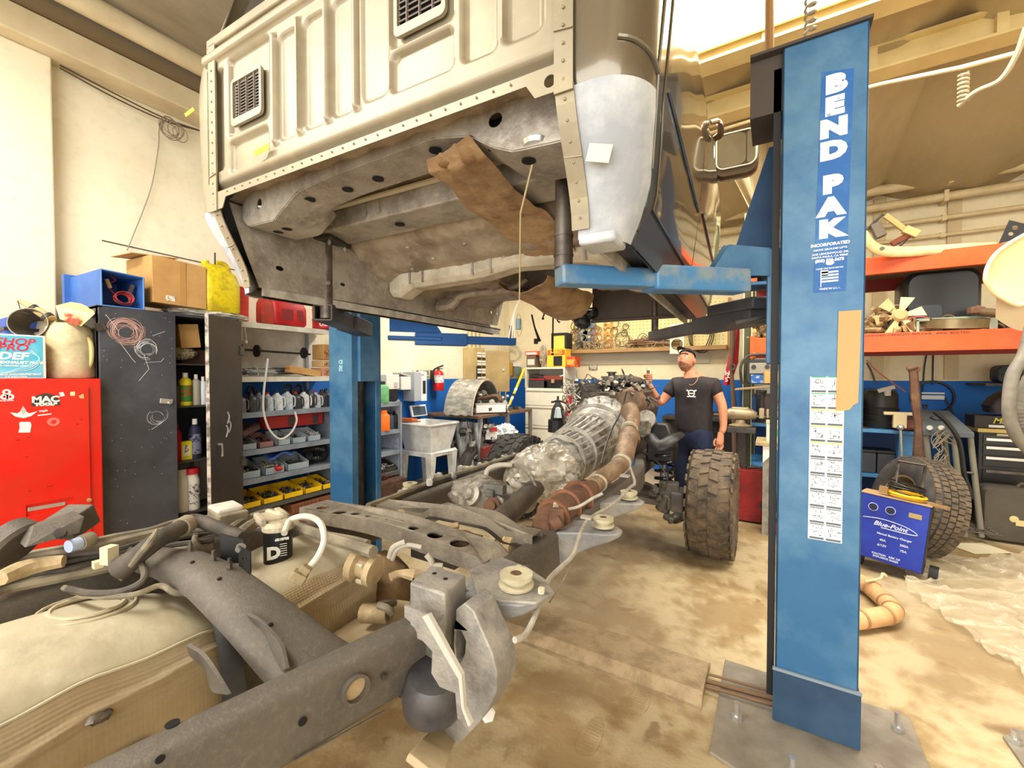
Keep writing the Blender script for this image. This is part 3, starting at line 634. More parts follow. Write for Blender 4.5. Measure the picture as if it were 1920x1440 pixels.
q=U(1018,597,Y=3.25); ob('wire_plug',B().ball(q,.012,6),black,cab)
# side mirror
mm=cb_('side_mirror',B().tube([(.90,2.22,.56),(1.0,2.22,.58),(1.1,2.22,.62)],[.05,.035,.03],10,3,sq=.6),M('mirror_brown',(74,56,40),rough=.25),label='folded-out right side mirror')
cb_('mirror_housing',B().rings([[(x*1.0,y,z) for x,z in rrect(1.005-e,1.25+e,.55-e,.83+e,.06,4)] for y,e in ((2.16,0),(2.18,.008),(2.24,.004),(2.29,-.03))]),M('mirror_brown',(74,56,40)),mm,ang=50)
cb_('mirror_glass',B().plate(rrect(1.02,1.185,.605,.815,.04),[],(0,2.157,0),(1,0,0),(0,0,1),.002).plate(rrect(1.192,1.238,.605,.815,.02),[],(0,2.157,0),(1,0,0),(0,0,1),.002),M('mirror_glass',(150,146,130),rough=.03,metal=1),mm,sm=False)
cb_('mirror_bezel',B().tube([(x,2.155,z) for x,z in rrect(1.013,1.244,.597,.823,.045)+[(1.199,.597)]],.005,6),M('bezel_light',(214,204,176)),mm)
# tie strap hanging from the beam hole with loose ends and a rolled spring tag
st=thing('tie_strap','thin cream strap hanging from a hole in the cab underside with a blue weight','strap',U(968,632,t=2.3))
sm_=M('strap_cream',(222,212,170))
top=U(975,266,t=1.22); mid=U(973,570,t=2.2)
top=CABM@V(.665,.12,-.10); mid=U(974,562,t=2.1)
ob('strap_line',B().tube([top,U(976,400,t=1.6),mid],.0035,6),sm_,st)
for dx in (-18,-12,-8): ob('loose_end',B().tube([mid,U(966+dx*.2,590,t=2.15),U(972+dx,634,t=2.15)],.0035,5,4),M('strap_white',(238,232,214)),st)
ob('weight_tube',B().cyl(U(972,598,t=2.12),U(972,618,t=2.12),.013).lathe([(.014,0),(.014,.004)],U(972,608,t=2.12)),M('weight_blue_grey',(120,146,156)),st)
ob('wire_loop',B().tube([U(x,y,t=2.12) for x,y in ((968,598),(972,588),(977,600),(978,620),(973,631),(968,620))],.0015,5,4),wi,st)
ob('washer',B().lathe([(0,0),(.045,0),(.04,-.012),(0,-.012)],top+V(0,0,.01)),zinc,st)
# ================= TRUCK CHASSIS =================
ch=thing('truck_chassis','bare dusty pickup chassis with engine and transmission, stripped of its cab','chassis',(-1.36,2.2,0))
def Q(px,py,z): return U(px,py,Z=z)
def part(name,b,m,par=None,**k): return ob(name,b,m,par or ch,**k)
def rring(c,fwd,w,h,r=.022,n=3):
    fwd=Vector(fwd).normalized(); sd=fwd.cross(V(0,0,1)).normalized()
    return [Vector(c)+sd*x+V(0,0,z) for x,z in rrect(-w/2,w/2,-h,0,r,n)]
def rail(pts,w=.075,h=.18):
    P=smooth_path([Vector(p) for p in pts],6); rs=[]
    for i,p in enumerate(P):
        d=P[min(i+1,len(P)-1)]-P[max(i-1,0)]; d.z=0; rs.append(rring(p,d,w,h))
    return B().rings(rs)
rr_=part('frame_rail',rail([(-1.20,-.5,.78),(-1.03,.31,.78),(-.925,.79,.78),(-.892,1.05,.77),(-.885,1.55,.77),(-.885,3.2,.79),(-.99,3.8,.80),(-1.02,4.9,.78)],.085,.18),framem,ang=50)
rl=part('frame_rail',rail([(-1.86,-.5,.86),(-1.86,.31,.87),(-1.84,.79,.88),(-1.835,1.05,.84),(-1.835,1.55,.78),(-1.835,3.2,.79),(-1.72,3.8,.80),(-1.70,4.9,.78)],.075,.17),framem,ang=50)
# hole collar and bolt holes on near rail's outer face
a_=V(-.988+.005,.31,.7);b_=V(-.883+.005,.79,.7); fd_=(b_-a_).normalized(); nn=fd_.cross(V(0,0,1)).normalized()
def onface(px,py,off=.002):
    d=U(px,py,t=1)-CAM; k=(a_-CAM).dot(nn)/d.dot(nn); return CAM+d*k+nn*off
c=onface(665,1290)
part('tube_collar',B().lathe([(.036,-.02),(.036,.012),(.029,.012),(.029,-.01),(0,-.01)],c,nn,28),framem,rr_,ang=40)
part('tube_inner',B().lathe([(0,0),(.029,0)],c+nn*-.004,nn,24,cap=False),tan,rr_)
b=B()
for px,py,r_ in ((567,1352,.010),(718,1267,.006),(300,1422,.008)): b.lathe([(0,0),(r_,0),(r_,.001),(0,.001)],onface(px,py),nn,14)
part('rail_hole',b,hole,rr_,kind='stuff')
part('rail_top_hole',B().lathe([(0,0),(.013,0),(.013,.001),(0,.001)],Q(323,1357,.781),(0,0,1),14),hole,rr_)
c=onface(718,1267)
part('rail_bolt',B().cyl(c,c+nn*.012,.009,n=6),steel,rr_)
part('weld_seam',B().tube([onface(550,1425,.003),onface(640,1375,.003),onface(720,1332,.003)],.003,5),framem,rr_)
# ---- cross members
def xplate(name,y0,y1,x0,x1,z,holes,zf,m=framem,th=.006,drop=.06,nseg=24,par=None):
    """top sheet (with holes) between x0,x1, bent by zf(x); side lips"""
    o=[(x0+(x1-x0)*i/nseg,y0(x0+(x1-x0)*i/nseg)) for i in range(nseg+1)]+[(x0+(x1-x0)*i/nseg,y1(x0+(x1-x0)*i/nseg)) for i in range(nseg,-1,-1)]
    b=B().plate(o,holes,(0,0,0),(1,0,0),(0,1,0),th)
    b.v=[V(v.x,v.y,v.z+zf(v.x)) for v in b.v]
    for fy in (y0,y1):
        b.grid(lambda u,v:(x0+(x1-x0)*u,fy(x0+(x1-x0)*u),zf(x0+(x1-x0)*u)+th-drop*v),nseg,1,.005)
    return part(name,b,m,par,ang=40)
HO=[((606,955),.026),((637,968),.028),((668,973),.020),((691,980),.013),((725,987),.006),((755,989),.006),((776,1000),.020),((816,1010),.028),((862,1022),.033)]
hs_=[]
for (px,py),r_ in HO:
    p=Q(px,py,.845); hs_.append(ell(p.x,p.y,r_*1.2,r_*1.15,18))
zf1=lambda x:.84+.03*math.exp(-((x+1.45)/.35)**2)-.07*sst(-.92,-.80,x)
cmm=M('cross_member_dusty',(146,138,124),(118,110,100),5,.42,.62,.6,.2,.3,100,(176,166,144),26,.5)
xm=xplate('cross_member',lambda x:1.235,lambda x:1.385,-1.98,-.86,.84,hs_,zf1,cmm)
part('cross_member_floor',B().grid(lambda u,v:(-1.97+1.09*u,1.24+.14*v,zf1(-1.97+1.09*u)-.05),24,1,.004),dark,xm)
part('cross_member_end',B().grid(lambda u,v:(-.88+.14*u,1.22-.10*u+(.17+.04*u)*v,.825-.03*math.sin(u*3)+.0*v),8,6,.008),framem,xm)
h2=[ell(-1.68,1.62,.012,.008),ell(-1.57,1.63,.012,.008),ell(-1.33,1.66,.01,.007),ell(-1.0,1.70,.016,.009)]
def zf2(x): return .80+.045*sst(-1.5,-1.42,x)*(1-sst(-1.12,-1.0,x))
x2=xplate('cross_member',lambda x:1.56+.05*(x+1.8),lambda x:1.655+.05*(x+1.8),-1.86,-.88,.8,h2,zf2,cmm,drop=.05)
for yy in (1.545,1.675):
    part('flange_lip',B().grid(lambda u,v:(-1.86+.98*u,yy+.049*u+(.022*v if yy>1.6 else -.022*v),zf2(-1.86+.98*u)-.04),30,1,.004),dark,x2)
# arched rear cross member (big pressed shell)
def arch(u,v):
    P=[(-1.86,.58,.86),(-1.74,.57,.925),(-1.56,.585,.945),(-1.40,.61,.925),(-1.24,.64,.86),(-1.08,.68,.77),(-.96,.70,.72)]
    wd=[.05,.055,.07,.075,.085,.10,.12]
    k=u*(len(P)-1); i=min(int(k),len(P)-2); f=k-i; f=f*f*(3-2*f)*.3+f*.7
    c=Vector(P[i])*(1-f)+Vector(P[i+1])*f; w=wd[i]*(1-f)+wd[i+1]*f
    a=PI*v; return c+V(.3*w*math.cos(a)*.4*(-1),-w*math.cos(a),.055*math.sin(a)**.7-.05)
ar=part('arched_cross_member',B().grid(arch,40,14,.006),framem,ang=60)
b=B()
for u in (.42,.55,.75): p=arch(u,.42); b.lathe([(0,0),(.006,0),(.006,.003),(0,.003)],Vector(p)+V(0,0,.0),(0,-.3,1),10)
part('arch_hole',b,hole,ar,kind='stuff')
for u in (.33,.44,.52):
    p=Vector(arch(u,.6)); part('arch_bolt',B().cyl(p,p+V(0,0,.018),.009,n=6).cyl(p,p+V(0,0,.03),.005),steel,ar)
# gusset fins between arch and rail
def yplate(name,pxs,Y,th,m,holes=(),par=None,org=None,**k):
    P=[U(x,y,Y=Y) for x,y in pxs]; H=[[(U(x,y,Y=Y).x,U(x,y,Y=Y).z) for x,y in h] for h in holes]
    return part(name,B().plate([(p.x,p.z) for p in P],H,(0,Y,0),(1,0,0),(0,0,1),th),m,par,**k)
def zplate(name,pxs,Z,th,m,holes=(),par=None,**k):
    P=[U(x,y,Z=Z) for x,y in pxs]; return part(name,B().plate([(p.x,p.y) for p in P],[],(0,0,Z),(1,0,0),(0,1,0),th),m,par,**k)
gf=lambda n,pts,m,w=.008,par=None: part(n,B().grid(lambda u,v:[(lambda a,b:a*(1-v)+b*v)(*(smooth_path(q,4)[int(u*(len(smooth_path(q,4))-1)+.5)] for q in pts))][0],12,5,w),m,par,ang=60)
gf('fin_plate',([Q(356,1206,.80),Q(385,1225,.80),Q(410,1260,.79),Q(434,1300,.78)],[Q(362,1226,.76),Q(388,1250,.74),Q(398,1280,.73),Q(402,1300,.74)]),framem,.008,ar)
gf('fin_plate',([Q(468,1148,.86),Q(495,1165,.84),Q(530,1205,.81),Q(543,1252,.78)],[Q(474,1160,.82),Q(500,1190,.80),Q(520,1230,.77),Q(534,1256,.76)]),framem,.008,ar)
# lower saddle between fins
gf('saddle_plate',([Q(396,1190,.74),Q(420,1165,.76),Q(455,1160,.77),Q(500,1190,.77)],[Q(400,1240,.62),Q(440,1235,.60),Q(490,1225,.60),Q(520,1235,.64)]),M('saddle_brown_grey',(110,96,78),(86,72,58),5),.008,ar)
part('saddle_hole',B().lathe([(0,0),(.012,0),(.012,.002),(0,.002)],Q(443,1212,.70)+V(.01,-.01,.012),(.3,-.6,.7),14),M('hole_tan',(214,190,140)),ar)
# ---- fuel tanks with heat shield
tankm=M('tank_cream',(190,180,154),(164,154,128),3,.42,.62,.65,.1,.15,30,(212,204,182),14,.5)
def rtank(x0,x1,y0,y1,z0,z1,dome,sl=.0):
    def f(u,v):
        # u around section (closed), v along y
        y=y0+(y1-y0)*v; e=1-.35*(abs(2*v-1)**8); a=2*PI*u
        cx=(x0+x1)/2;cz=(z0+z1)/2; hx=(x1-x0)/2*e; hz=(z1-z0)/2*e
        ca=math.cos(a);sa=math.sin(a); p=.5
        x=cx+hx*(abs(ca)**p)*(1 if ca>0 else -1); z=cz+hz*(abs(sa)**p)*(1 if sa>0 else -1)
        if sa>0: z+=dome*math.sin(PI*v)*(1-((x-cx)/(hx+1e-6))**2*.7)+.012*noise.noise(V(x*8,y*8,1))
        z+=sl*(y-y1)
        return (x,y,z)
    b=B().grid(f,48,24)
    return b.rings([[f(i/24,0) for i in range(24)],[((x0+x1)/2,y0,(z0+z1)/2)]*24],False).rings([[f(i/24,1) for i in range(24)],[((x0+x1)/2,y1,(z0+z1)/2)]*24],False)
tk=part('fuel_tank',rtank(-1.78,-1.34,-.45,.68,.30,.80,.09),tankm,ang=60)
tk2=part('fuel_tank',rtank(-1.74,-1.30,.70,1.16,.38,.83,.03),tankm,ang=60)
# textured heat shield lying on the tank's right face
dm_=M('shield_embossed',(188,172,142),(168,148,116),4,.4,.65,.5,.2,.1,40)
def tfn(x0,x1,y0,y1,z0,z1,dome):
    def g(a,y,off=0):
        v=(y-y0)/(y1-y0); e=1-.35*(abs(2*v-1)**8); cx=(x0+x1)/2;cz=(z0+z1)/2; hx=(x1-x0)/2*e; hz=(z1-z0)/2*e
        ca=math.cos(a);sa=math.sin(a); x=cx+(hx+off)*(abs(ca)**.5)*(1 if ca>0 else -1); z=cz+(hz+off)*(abs(sa)**.5)*(1 if sa>0 else -1)
        if sa>0: z+=dome*math.sin(PI*v)*(1-min(1,((x-cx)/(hx+1e-6))**2)*.7)+.012*noise.noise(V(x*8,y*8,1))
        return V(x,y,z)
    return g
def emb(g,y0,y1,a0,a1,par,rib,tilt=.25):
    def f(u,v):
        y=y0+(y1-y0)*u; t=a0+(a1+tilt*(u-.5)-a0)*v; t=t if abs(t)>.002 else .002
        o=.009+.0011*math.sin(y*300+t*60)*math.sin(t*60-y*300)
        for k in rib: o+=.010*max(0,1-abs(v-(k+.10*(u-.5)))*20)
        return g(t,y,o)
    return part('heat_shield',B().grid(f,150,150,.003),dm_,par,ang=60)
G1=tfn(-1.78,-1.34,-.45,.68,.30,.80,.09); G2=tfn(-1.74,-1.30,.70,1.16,.38,.83,.03)
es=emb(G1,-.02,.62,-1.2,.62,tk,(.25,.52,.80))
part('shield_cutout',B().plate(rrect(0,.34,0,.20,.05,5),[],(-1.318,.10,.36),(0,1,0.12),(0,0,1),.006),tankm,es)
part('tank_seam',B().tube([G1(.64+.2*(i/20-.5),-.02+.64*i/20,.012) for i in range(21)],.004,6),tankm,es)
part('shield_clip',B().ball(G1(.22,.33,.014),.016,6,(1,1.6,.8),.5),steel,es)
es2=emb(G2,.72,1.13,-1.1,.8,tk2,(.2,.4,.6,.8),0)
part('tank_strap',B().tube([(-1.78,.60,.82),(-1.6,.60,.90),(-1.42,.60,.86),(-1.31,.60,.74),(-1.285,.60,.5),(-1.34,.6,.34)],.03,6,4,sq=.15),black,tk)
part('tank_strap',B().grid(lambda u,v:(-1.32+.01*v,.62+.09*u,.40+.44*v),6,6,.01),M('strap_dark_dusty',(98,92,84),(60,58,54),6),tk)
# tank ring ridges and hoses on the tank top
part('tank_ring',B().torus((-1.60,.38,.865),(0,.1,1),.075,.006,24,6).torus((-1.60,.38,.862),(0,.1,1),.10,.004,24,6),tankm,tk)
hz_=M('hose_dusty',(150,140,118),(112,104,88),10,.4,.6,.75)
hz2=M('hose_dark_dusty',(92,84,74),(60,56,52),8,.4,.6,.7)
part('fuel_hose',B().tube([Q(x,y,z) for x,y,z in ((128,1104,.9),(170,1112,.91),(230,1108,.91),(270,1085,.93),(262,1050,.95),(245,1030,.96))],.009,8,5),hz2,tk)
part('fuel_hose',B().tube([Q(x,y,z) for x,y,z in ((120,1102,.9),(180,1118,.9),(250,1115,.9),(300,1098,.9),(330,1112,.88),(370,1108,.86))],.008,8,5),hz_,tk)
# thick filler hose
part('filler_hose',B().tube([Q(225,1068,.93),Q(260,1040,.97),Q(300,1010,1.0),Q(348,984,1.0)],[.034,.026,.026,.026],12,4),hz2,ch)
part('filler_hose',B().tube([Q(348,984,1.0),Q(366,975,1.0),Q(410,990,.98),Q(455,1008,.96)],.022,12,4),hz2,ch)
part('filler_clamp',B().cyl(Q(338,990,1.0),Q(352,982,1.0),.031),hz_,ch); part('filler_clamp',B().cyl(Q(213,1072,.92),Q(232,1060,.93),.036),hz_,ch)
part('filler_hose',B().tube([Q(245,1062,.95),Q(262,1040,.98),Q(282,1015,1.02),Q(295,992,1.04)],[.008,.010,.010,.004],8,4),hz_,ch)
# wiring looms over left rail
for k,(off,r_,z) in enumerate(((0,.020,.93),(16,.012,.93),(-12,.012,.94),(28,.010,.92),(40,.016,.9),(8,.008,.95))):
    pts=[Q(x,y+off+rnd.uniform(-3,3),z) for x,y in ((-60,1092),(0,1068),(60,1050),(130,1036),(210,1022),(280,1006),(330,992),(400,982))]
    part('wiring_loom',B().tube(pts,r_,7,4),hz_ if k%2==0 else hz2,ch)
wl_=part('loom_wrap',B().tube([Q(x,y,.96) for x,y in ((0,1085),(40,1068),(80,1058),(120,1052))],[.02,.025,.022,.018],8,4),tan,ch)
part('loom_connector',B().cbox(Q(205,1040,.97),(.03,.03,.05),R(20)).cbox(Q(183,1058,.94),(.025,.02,.02)),M('connector_cream',(216,204,170)),ch)
# bumper bracket on the far left rail end
bk=part('tow_bracket',B().rings([[Q(x,y,z) for x,y,z in r_] for r_ in (((45,1028,1.02),(60,988,1.06),(52,985,1.06),(36,1020,1.02)),((150,1000,1.02),(160,968,1.06),(138,957,1.07),(128,975,1.05)))]),framem,bev=.004,sm=False)
part('bracket_disc',B().lathe([(0,0),(.062,0),(.07,.01),(.066,.05),(0,.055)],Q(38,1025,1.0),(-.7,-.5,.5),20),framem,bk)
part('bracket_box',B().cbox(Q(135,978,1.03),(.085,.09,.07),R(30),R(20)),framem,bk,bev=.005,sm=False)
part('bracket_bolt',B().cyl(Q(115,1002,1.03),Q(112,998,1.05),.013,n=10),dark,bk)
part('coupling_blue',B().cyl(Q(128,1025,1.0),Q(150,1018,1.0),.018),M('coupling_pale_blue',(170,186,214)),ch)
part('coupling_dusty',B().cyl(Q(150,1018,1.0),Q(172,1010,1.0),.022),hz_,ch)
# module with white lid
md=part('control_module',B().cbox(Q(428,965,.95),(.14,.10,.04),R(-8)),hz_,bev=.006,sm=False)
part('module_lid',B().cbox(Q(424,957,.965)+V(0,0,.012),(.12,.09,.02),R(-8)),M('module_white_dusty',(214,210,200),(180,172,156),8),md,bev=.008,sm=False)
# fuel filter
fc=Q(522,1075,.80); fc=V(fc.x,fc.y,.84)
ff=part('fuel_filter',B().lathe([(0,0),(.040,0),(.046,.006),(.046,.115),(.042,.12),(0,.12)],fc,(0,0,1),28),M('filter_black',(30,28,30),rough=.35),label='black screw-on fuel filter with white print')
part('filter_head',B().lathe([(0,0),(.05,0),(.05,.018),(.04,.03),(0,.03)],fc+V(0,0,.118),(0,0,1),20).cbox(fc+V(-.06,0,.14),(.11,.06,.03),R(-15)).cbox(fc+V(-.05,.04,.155),(.10,.02,.02),R(-15)).cbox(fc+V(-.05,-.035,.155),(.10,.018,.02),R(-15)).cyl(fc+V(-.12,.03,.15),fc+V(-.02,.03,.15),.012),dust,ff,bev=.003,sm=False)
wv=(-fc+CAM); wv.z=0; wv.normalize(); ux=V(-wv.y,wv.x,0)
text('filter_letter','D',.055,M('print_white',(236,236,232)),ff,fc+wv*.0475+V(0,0,.05)-ux*.014,ux,(0,0,1),.001,bold=.003)
text('filter_number','6B10705',.012,M('print_white',(236,236,232)),ff,fc+wv*.047+V(0,0,.095)+ux*.012,ux,(0,0,1),.0008,bold=.0006)
b=B()
for k in range(6): b.cbox(fc+wv*.046+V(0,0,.078-k*.008)+ux*.016,(.022,.001,.002),math.atan2(ux.y,ux.x))
part('filter_fine_print',b,M('print_white',(236,236,232)),ff,kind='stuff')
part('filter_hose',B().tube([Q(x,y,z) for x,y,z in ((533,1000,.98),(545,975,1.0),(575,968,1.02),(600,980,1.02),(608,1010,.99),(598,1040,.95),(582,1062,.92))],.010,10,5),M('hose_pale',(206,200,186),(180,172,154),10),ch)
part('hose_connector',B().cbox(Q(560,1082,.90),(.045,.03,.03),R(40),0,R(30)).cbox(Q(573,1068,.92),(.03,.022,.022),R(40),0,R(40)),M('connector_tan',(172,152,112),(120,104,76),12),ch,bev=.003,sm=False)
fb_=part('filter_bracket',B().plate([(0,0),(.075,0),(.075,.075),(0,.095)],[ell(.05,.045,.006)],Q(415,1055,.90)+V(0,0,-.0),_r,(0,0,1),.004).plate([(0,0),(.055,0),(.055,.065),(0,.075)],[ell(.02,.04,.004),ell(.04,.045,.004)],Q(450,1068,.90),V(.9,.1,0),(0,0,1),.004),black,sm=False)
part('bracket_bolt',B().cyl(Q(452,1025,.97),Q(450,1030,.96),.014,n=10),zinc,fb_)
for pts,r_ in ((((372,1025),(365,1010),(372,995),(385,990)),.009),(((440,1010),(470,985),(520,962),(540,975)),.020),(((455,1000),(475,985),(495,985),(500,1000)),.010),(((420,1000),(460,975),(510,960),(560,985)),.016),(((560,990),(620,1010),(670,1025),(700,1035)),.020),(((540,978),(600,1000),(660,1012),(690,1020)),.014)):
    part('fuel_line',B().tube([Q(x,y,.93) for x,y in pts],r_,8,4),hz_,ch)
# ---- spring-hanger bracket group on the right rail
sg=M('bracket_grey_dusty',(140,136,132),(170,166,158),7,.42,.6,.55,.3,.3,90,(100,96,92),30,.5)
C3=lambda x,y:(560+x*.3888,880+y*.3888)
top=[Q(*C3(x,y),.90) for x,y in ((640,460),(808,510),(705,602),(535,545))]
b=B(); lo=[p-V(0,0,.16) for p in top]; b.hexa([lo[3],lo[2],lo[1],lo[0],top[3],top[2],top[1],top[0]])
bx=part('hanger_box',b,sg,bev=.006,sm=False)
b=B()
for x,y in ((655,502),(708,528)): b.lathe([(0,0),(.007,0),(.007,.001),(0,.001)],Q(*C3(x,y),.9005),(0,0,1),12)
part('hanger_hole',b,hole,bx,sm=False,kind='stuff')
yplate('hanger_gusset',[C3(x,y) for x,y in ((520,650),(590,675),(625,700),(700,850),(780,1000),(790,1050),(800,1140),(832,1225),(775,1190),(765,1070),(690,1040),(650,975),(655,870),(590,800),(560,740),(520,705))],.83,.008,sg,sm=False)
yplate('hanger_gusset_edge',[C3(x,y) for x,y in ((610,700),(640,690),(800,980),(812,1140),(845,1215),(832,1225),(800,1140),(785,1000))],.822,.012,M('bracket_edge_light',(186,182,172)),sm=False)
yplate('spring_hanger',[C3(x,y) for x,y in ((860,600),(900,570),(945,610),(985,700),(1030,800),(1050,880),(1048,960),(1010,1050),(965,1110),(900,1180),(850,1225),(815,1200),(800,1140),(790,1040),(790,1000),(830,960),(830,900),(850,850),(850,700))],1.02,.10,sg,holes=[[C3(x,y) for x,y in ((858,695),(885,700),(905,740),(900,800),(880,845),(862,840),(856,760))]],ang=30,bev=.004)
part('hanger_bolt',B().cyl(U(*C3(905,1178),Y=1.01),U(*C3(912,1180),Y=.985),.022,n=6).cyl(U(*C3(905,1178),Y=1.01),U(*C3(916,1180),Y=.97),.013,n=6),zinc)
part('hanger_foot',B().cyl(U(*C3(745,1130),Y=1.06),U(*C3(800,1150),Y=.98),.03,.03),M('paint_chip_blue_white',(200,208,220),(150,158,172),14),sm=True)
part('bump_stop',B().lathe([(0,0),(.05,.0),(.085,.02),(.09,.06),(.08,.10),(.07,.12),(0,.12)],U(*C3(600,1110),Y=.86)+V(0,.04,-.055),(.15,-.1,1),24),M('dark_bluish_steel',(58,58,64),(88,86,88),6,.42,.6,.4,.4),ang=50)
part('stop_plate',B().grid(lambda u,v:U(*C3(480+170*u,975+10*math.sin(u*4)+120*v),Y=.90+.03*math.sin(u*PI)),8,4,.006),M('dark_bluish_steel',(58,58,64)))
part('leaf_bar',B().beam(U(*C3(745,1215),Y=1.0),U(*C3(600,1450),Y=.76),.055,.02,.10,.02,up=(.4,-.5,.6)),M('bar_tan_grey',(190,172,138),(160,142,112),5,.4,.65,.6),bev=.004)
part('rail_box_end',B().box(-.93,-.83,.92,1.08,.56,.83),framem,bev=.01)
part('damper_tube',B().cyl(U(*C3(690,760),Y=1.04),U(*C3(740,930),Y=1.03),.035),M('dark_bluish_steel',(58,58,64)))
# ---- body mounts: bushings and horns
bush=M('bushing_cream',(206,198,170),(178,168,140),8,.4,.6,.7)
def mount(c,side,s=1,big=False,t_=.05):
    c=Vector(c)
    h=part('body_mount',B().rings([[c+V(side*x*s,y*s,z*s) for x,y,z in r_] for r_ in (
        ((-.19,-.12,-.03),(-.19,.09,-.03),(-.19,.07,-.20),(-.19,-.10,-.20)),
        ((-.06,-.11,-.01),(-.06,.09,-.01),(-.06,.06,-.10),(-.06,-.08,-.10)),
        ((.05,-.07,-.01),(.05,.06,-.01),(.05,.04,-.05),(.05,-.05,-.05)),
        ((.085,-.03,-.012),(.085,.03,-.012),(.085,.02,-.03),(.085,-.02,-.03)))]),M('mount_grey_blue',(140,142,146),(176,172,164),6,.42,.62,.6,.2,.3,80),bev=.008,ang=40)
    part('bushing',B().lathe([(0,.0),(.05*s,0),(.052*s,.008),(.034*s,.014),(.032*s,.022),(.047*s,.026),(.048*s,.04),(.018*s,.042),(.014*s,.034),(0,.034)],c,(0,0,1),28),bush,h,ang=50)
    part('bushing_bore',B().lathe([(0,0),(.014*s,0)],c+V(0,0,.0425),(0,0,1),14,cap=False),rust,h)
    return h
mount(Q(968,1098,.83),1,1.1); mount(Q(1131,986,.80),1,1.0); mount(Q(1179,934,.79),1,1.0)
mount(V(-2.06,2.06,.74),-1,1.0); mount(V(-2.06,2.64,.74),-1,1.0); mount(V(-2.02,1.12,.80),-1,1.0)
# mount platform on the near cross member end
m0=Q(968,1098,.83)
part('mount_platform',B().plate([(-.20,.02),(-.16,.16),(-.04,.14),(.06,.09),(.12,.03),(.10,-.05),(.0,-.10),(-.08,-.10),(-.14,-.04)],[],m0+V(0,0,-.012),(1,0,0),(0,1,0),.01),sg,bev=.003,sm=False)
part('mount_bolt',B().cyl(m0+V(.09,.0,-.0),m0+V(.09,.0,.016),.011,n=6).cyl(m0+V(-.05,.10,0),m0+V(-.05,.10,.014),.010,n=6),bush)
# wiring along right rail outside
part('rail_harness',B().tube([U(x,y,t=t) for x,y,t in ((1182,878,2.75),(1190,905,2.6),(1180,915,2.5),(1150,945,2.25),(1112,968,2.0),(1095,985,1.9),(1085,1010,1.8),(1075,1040,1.7),(1050,1065,1.6),(1030,1085,1.5),(1018,1110,1.4),(1005,1150,1.3),(985,1190,1.22),(965,1200,1.18))],.009,8,4),M('harness_pale',(184,178,166),(150,142,128),12),ang=60)
part('harness_clip',B().cbox(U(1100,970,t=1.95),(.05,.03,.012)).cbox(U(1172,892,t=2.55),(.05,.04,.012)),M('harness_pale',(184,178,166)))
part('rail_harness',B().tube([U(x,y,t=t) for x,y,t in ((1030,1130,1.5),(1055,1090,1.6),(1070,1060,1.66))],.003,5,3),hz_)
# upper left rail harness
for k,dy in enumerate((0,7,-6)):
    part('left_harness',B().tube([U(x,y+dy,t=t) for x,y,t in ((690,955,2.25),(770,925,2.6),(820,905,2.9),(880,888,3.2),(940,868,3.6),(1000,848,4.0),(1040,825,4.3))],[.018,.014,.016,.02,.014][k%2:]+[.01],7,4),hz_ if k else hz2)
b=B()
for k in range(14):
    p=U(800+k*14,905-k*4,t=2.75+k*.1); b.ball(p+V(rnd.uniform(-.04,.04),0,rnd.uniform(0,.04)),.022+rnd.random()*.012,4,nz=.8,f=4,seed=k)
part('connector_cluster',b,M('cluster_light',(200,198,188),(130,124,112),14,.4,.6,.6),kind='stuff')
# ---- middle junk between rails: hub, brackets, hoses, drum
part('brake_drum',B().lathe([(0,0),(.10,0),(.115,.02),(.115,.10),(.10,.13),(0,.13)],Q(955,1040,.66),(.8,-.3,.3),28),tan,ang=40)
part('drum_band',B().torus(Q(955,1040,.66)+V(.08,-.03,.03),(.8,-.3,.3),.116,.004,28,6).torus(Q(955,1040,.66)+V(.05,-.02,.02),(.8,-.3,.3),.117,.004,28,6),M('band_yellow',(226,206,120)))
part('tan_canister',B().lathe([(0,0),(.09,.01),(.10,.05),(.09,.09),(0,.11)],Q(740,975,.68),(.1,.2,1),22),tan)
part('canister_cap',B().cbox(Q(752,968,.80),(.06,.05,.02),R(20)).cyl(Q(752,968,.80),Q(752,962,.83),.02),tan,bev=.003)
part('diff_bracket',B().cbox(U(865,1008,t=1.8),(.20,.04,.05),R(0)).box(-1.42,-1.16,1.42,1.47,.66,.70),framem,bev=.004,sm=False)
part('axle_joint',B().lathe([(0,0),(.05,.0),(.055,.03),(.04,.06),(0,.06)],U(875,1030,t=1.75),(.2,-.8,.2),18).torus(U(872,1020,t=1.78),(.2,-.9,.1),.05,.008),rust)
for pts in (((800,985),(830,990),(860,985)),((790,1000),(820,1000),(850,995))): part('tan_pipe',B().tube([U(x,y,t=1.95) for x,y in pts],.016,8,3),tan)
part('axle_tube',B().cyl((-1.80,.98,.52),(-1.0,1.02,.50),.06),rust)
part('axle_housing',B().ball((-1.5,1.3,.55),.17,12,(1.1,.8,.9),.15),M('axle_tan',(150,122,84),(112,88,62),6,.4,.62,.75))
part('brake_pipe',B().cyl(V(-1.2,1.1,.50),V(-.95,1.2,.56),.045),tan)
sk=part('axle_shelf',B().grid(lambda u,v:(-1.30+.38*u,.72+.42*v,.60+.04*math.sin(u*3)+.02*v),8,8,.008),M('shelf_tan_grey',(176,158,126),(150,132,104),5))
ph=Q(695,1150,.70)
part('pipe_stub',B().lathe([(.022,-.03),(.030,-.03),(.032,.07),(.022,.07),(.02,-.02)],ph,(1,.35,.12),18,cap=False),tan)
part('pipe_stub_end',B().lathe([(0,0),(.023,0)],ph+V(.02,0,.0),(1,.35,.1),14,cap=False),rust)
part('stub_hose',B().tube([ph+V(.06,.05,.03),Q(712,1135,.76),Q(725,1140,.76),Q(735,1150,.74)],.012,8,4),hz_)
hb=U(705,1072,t=1.42)
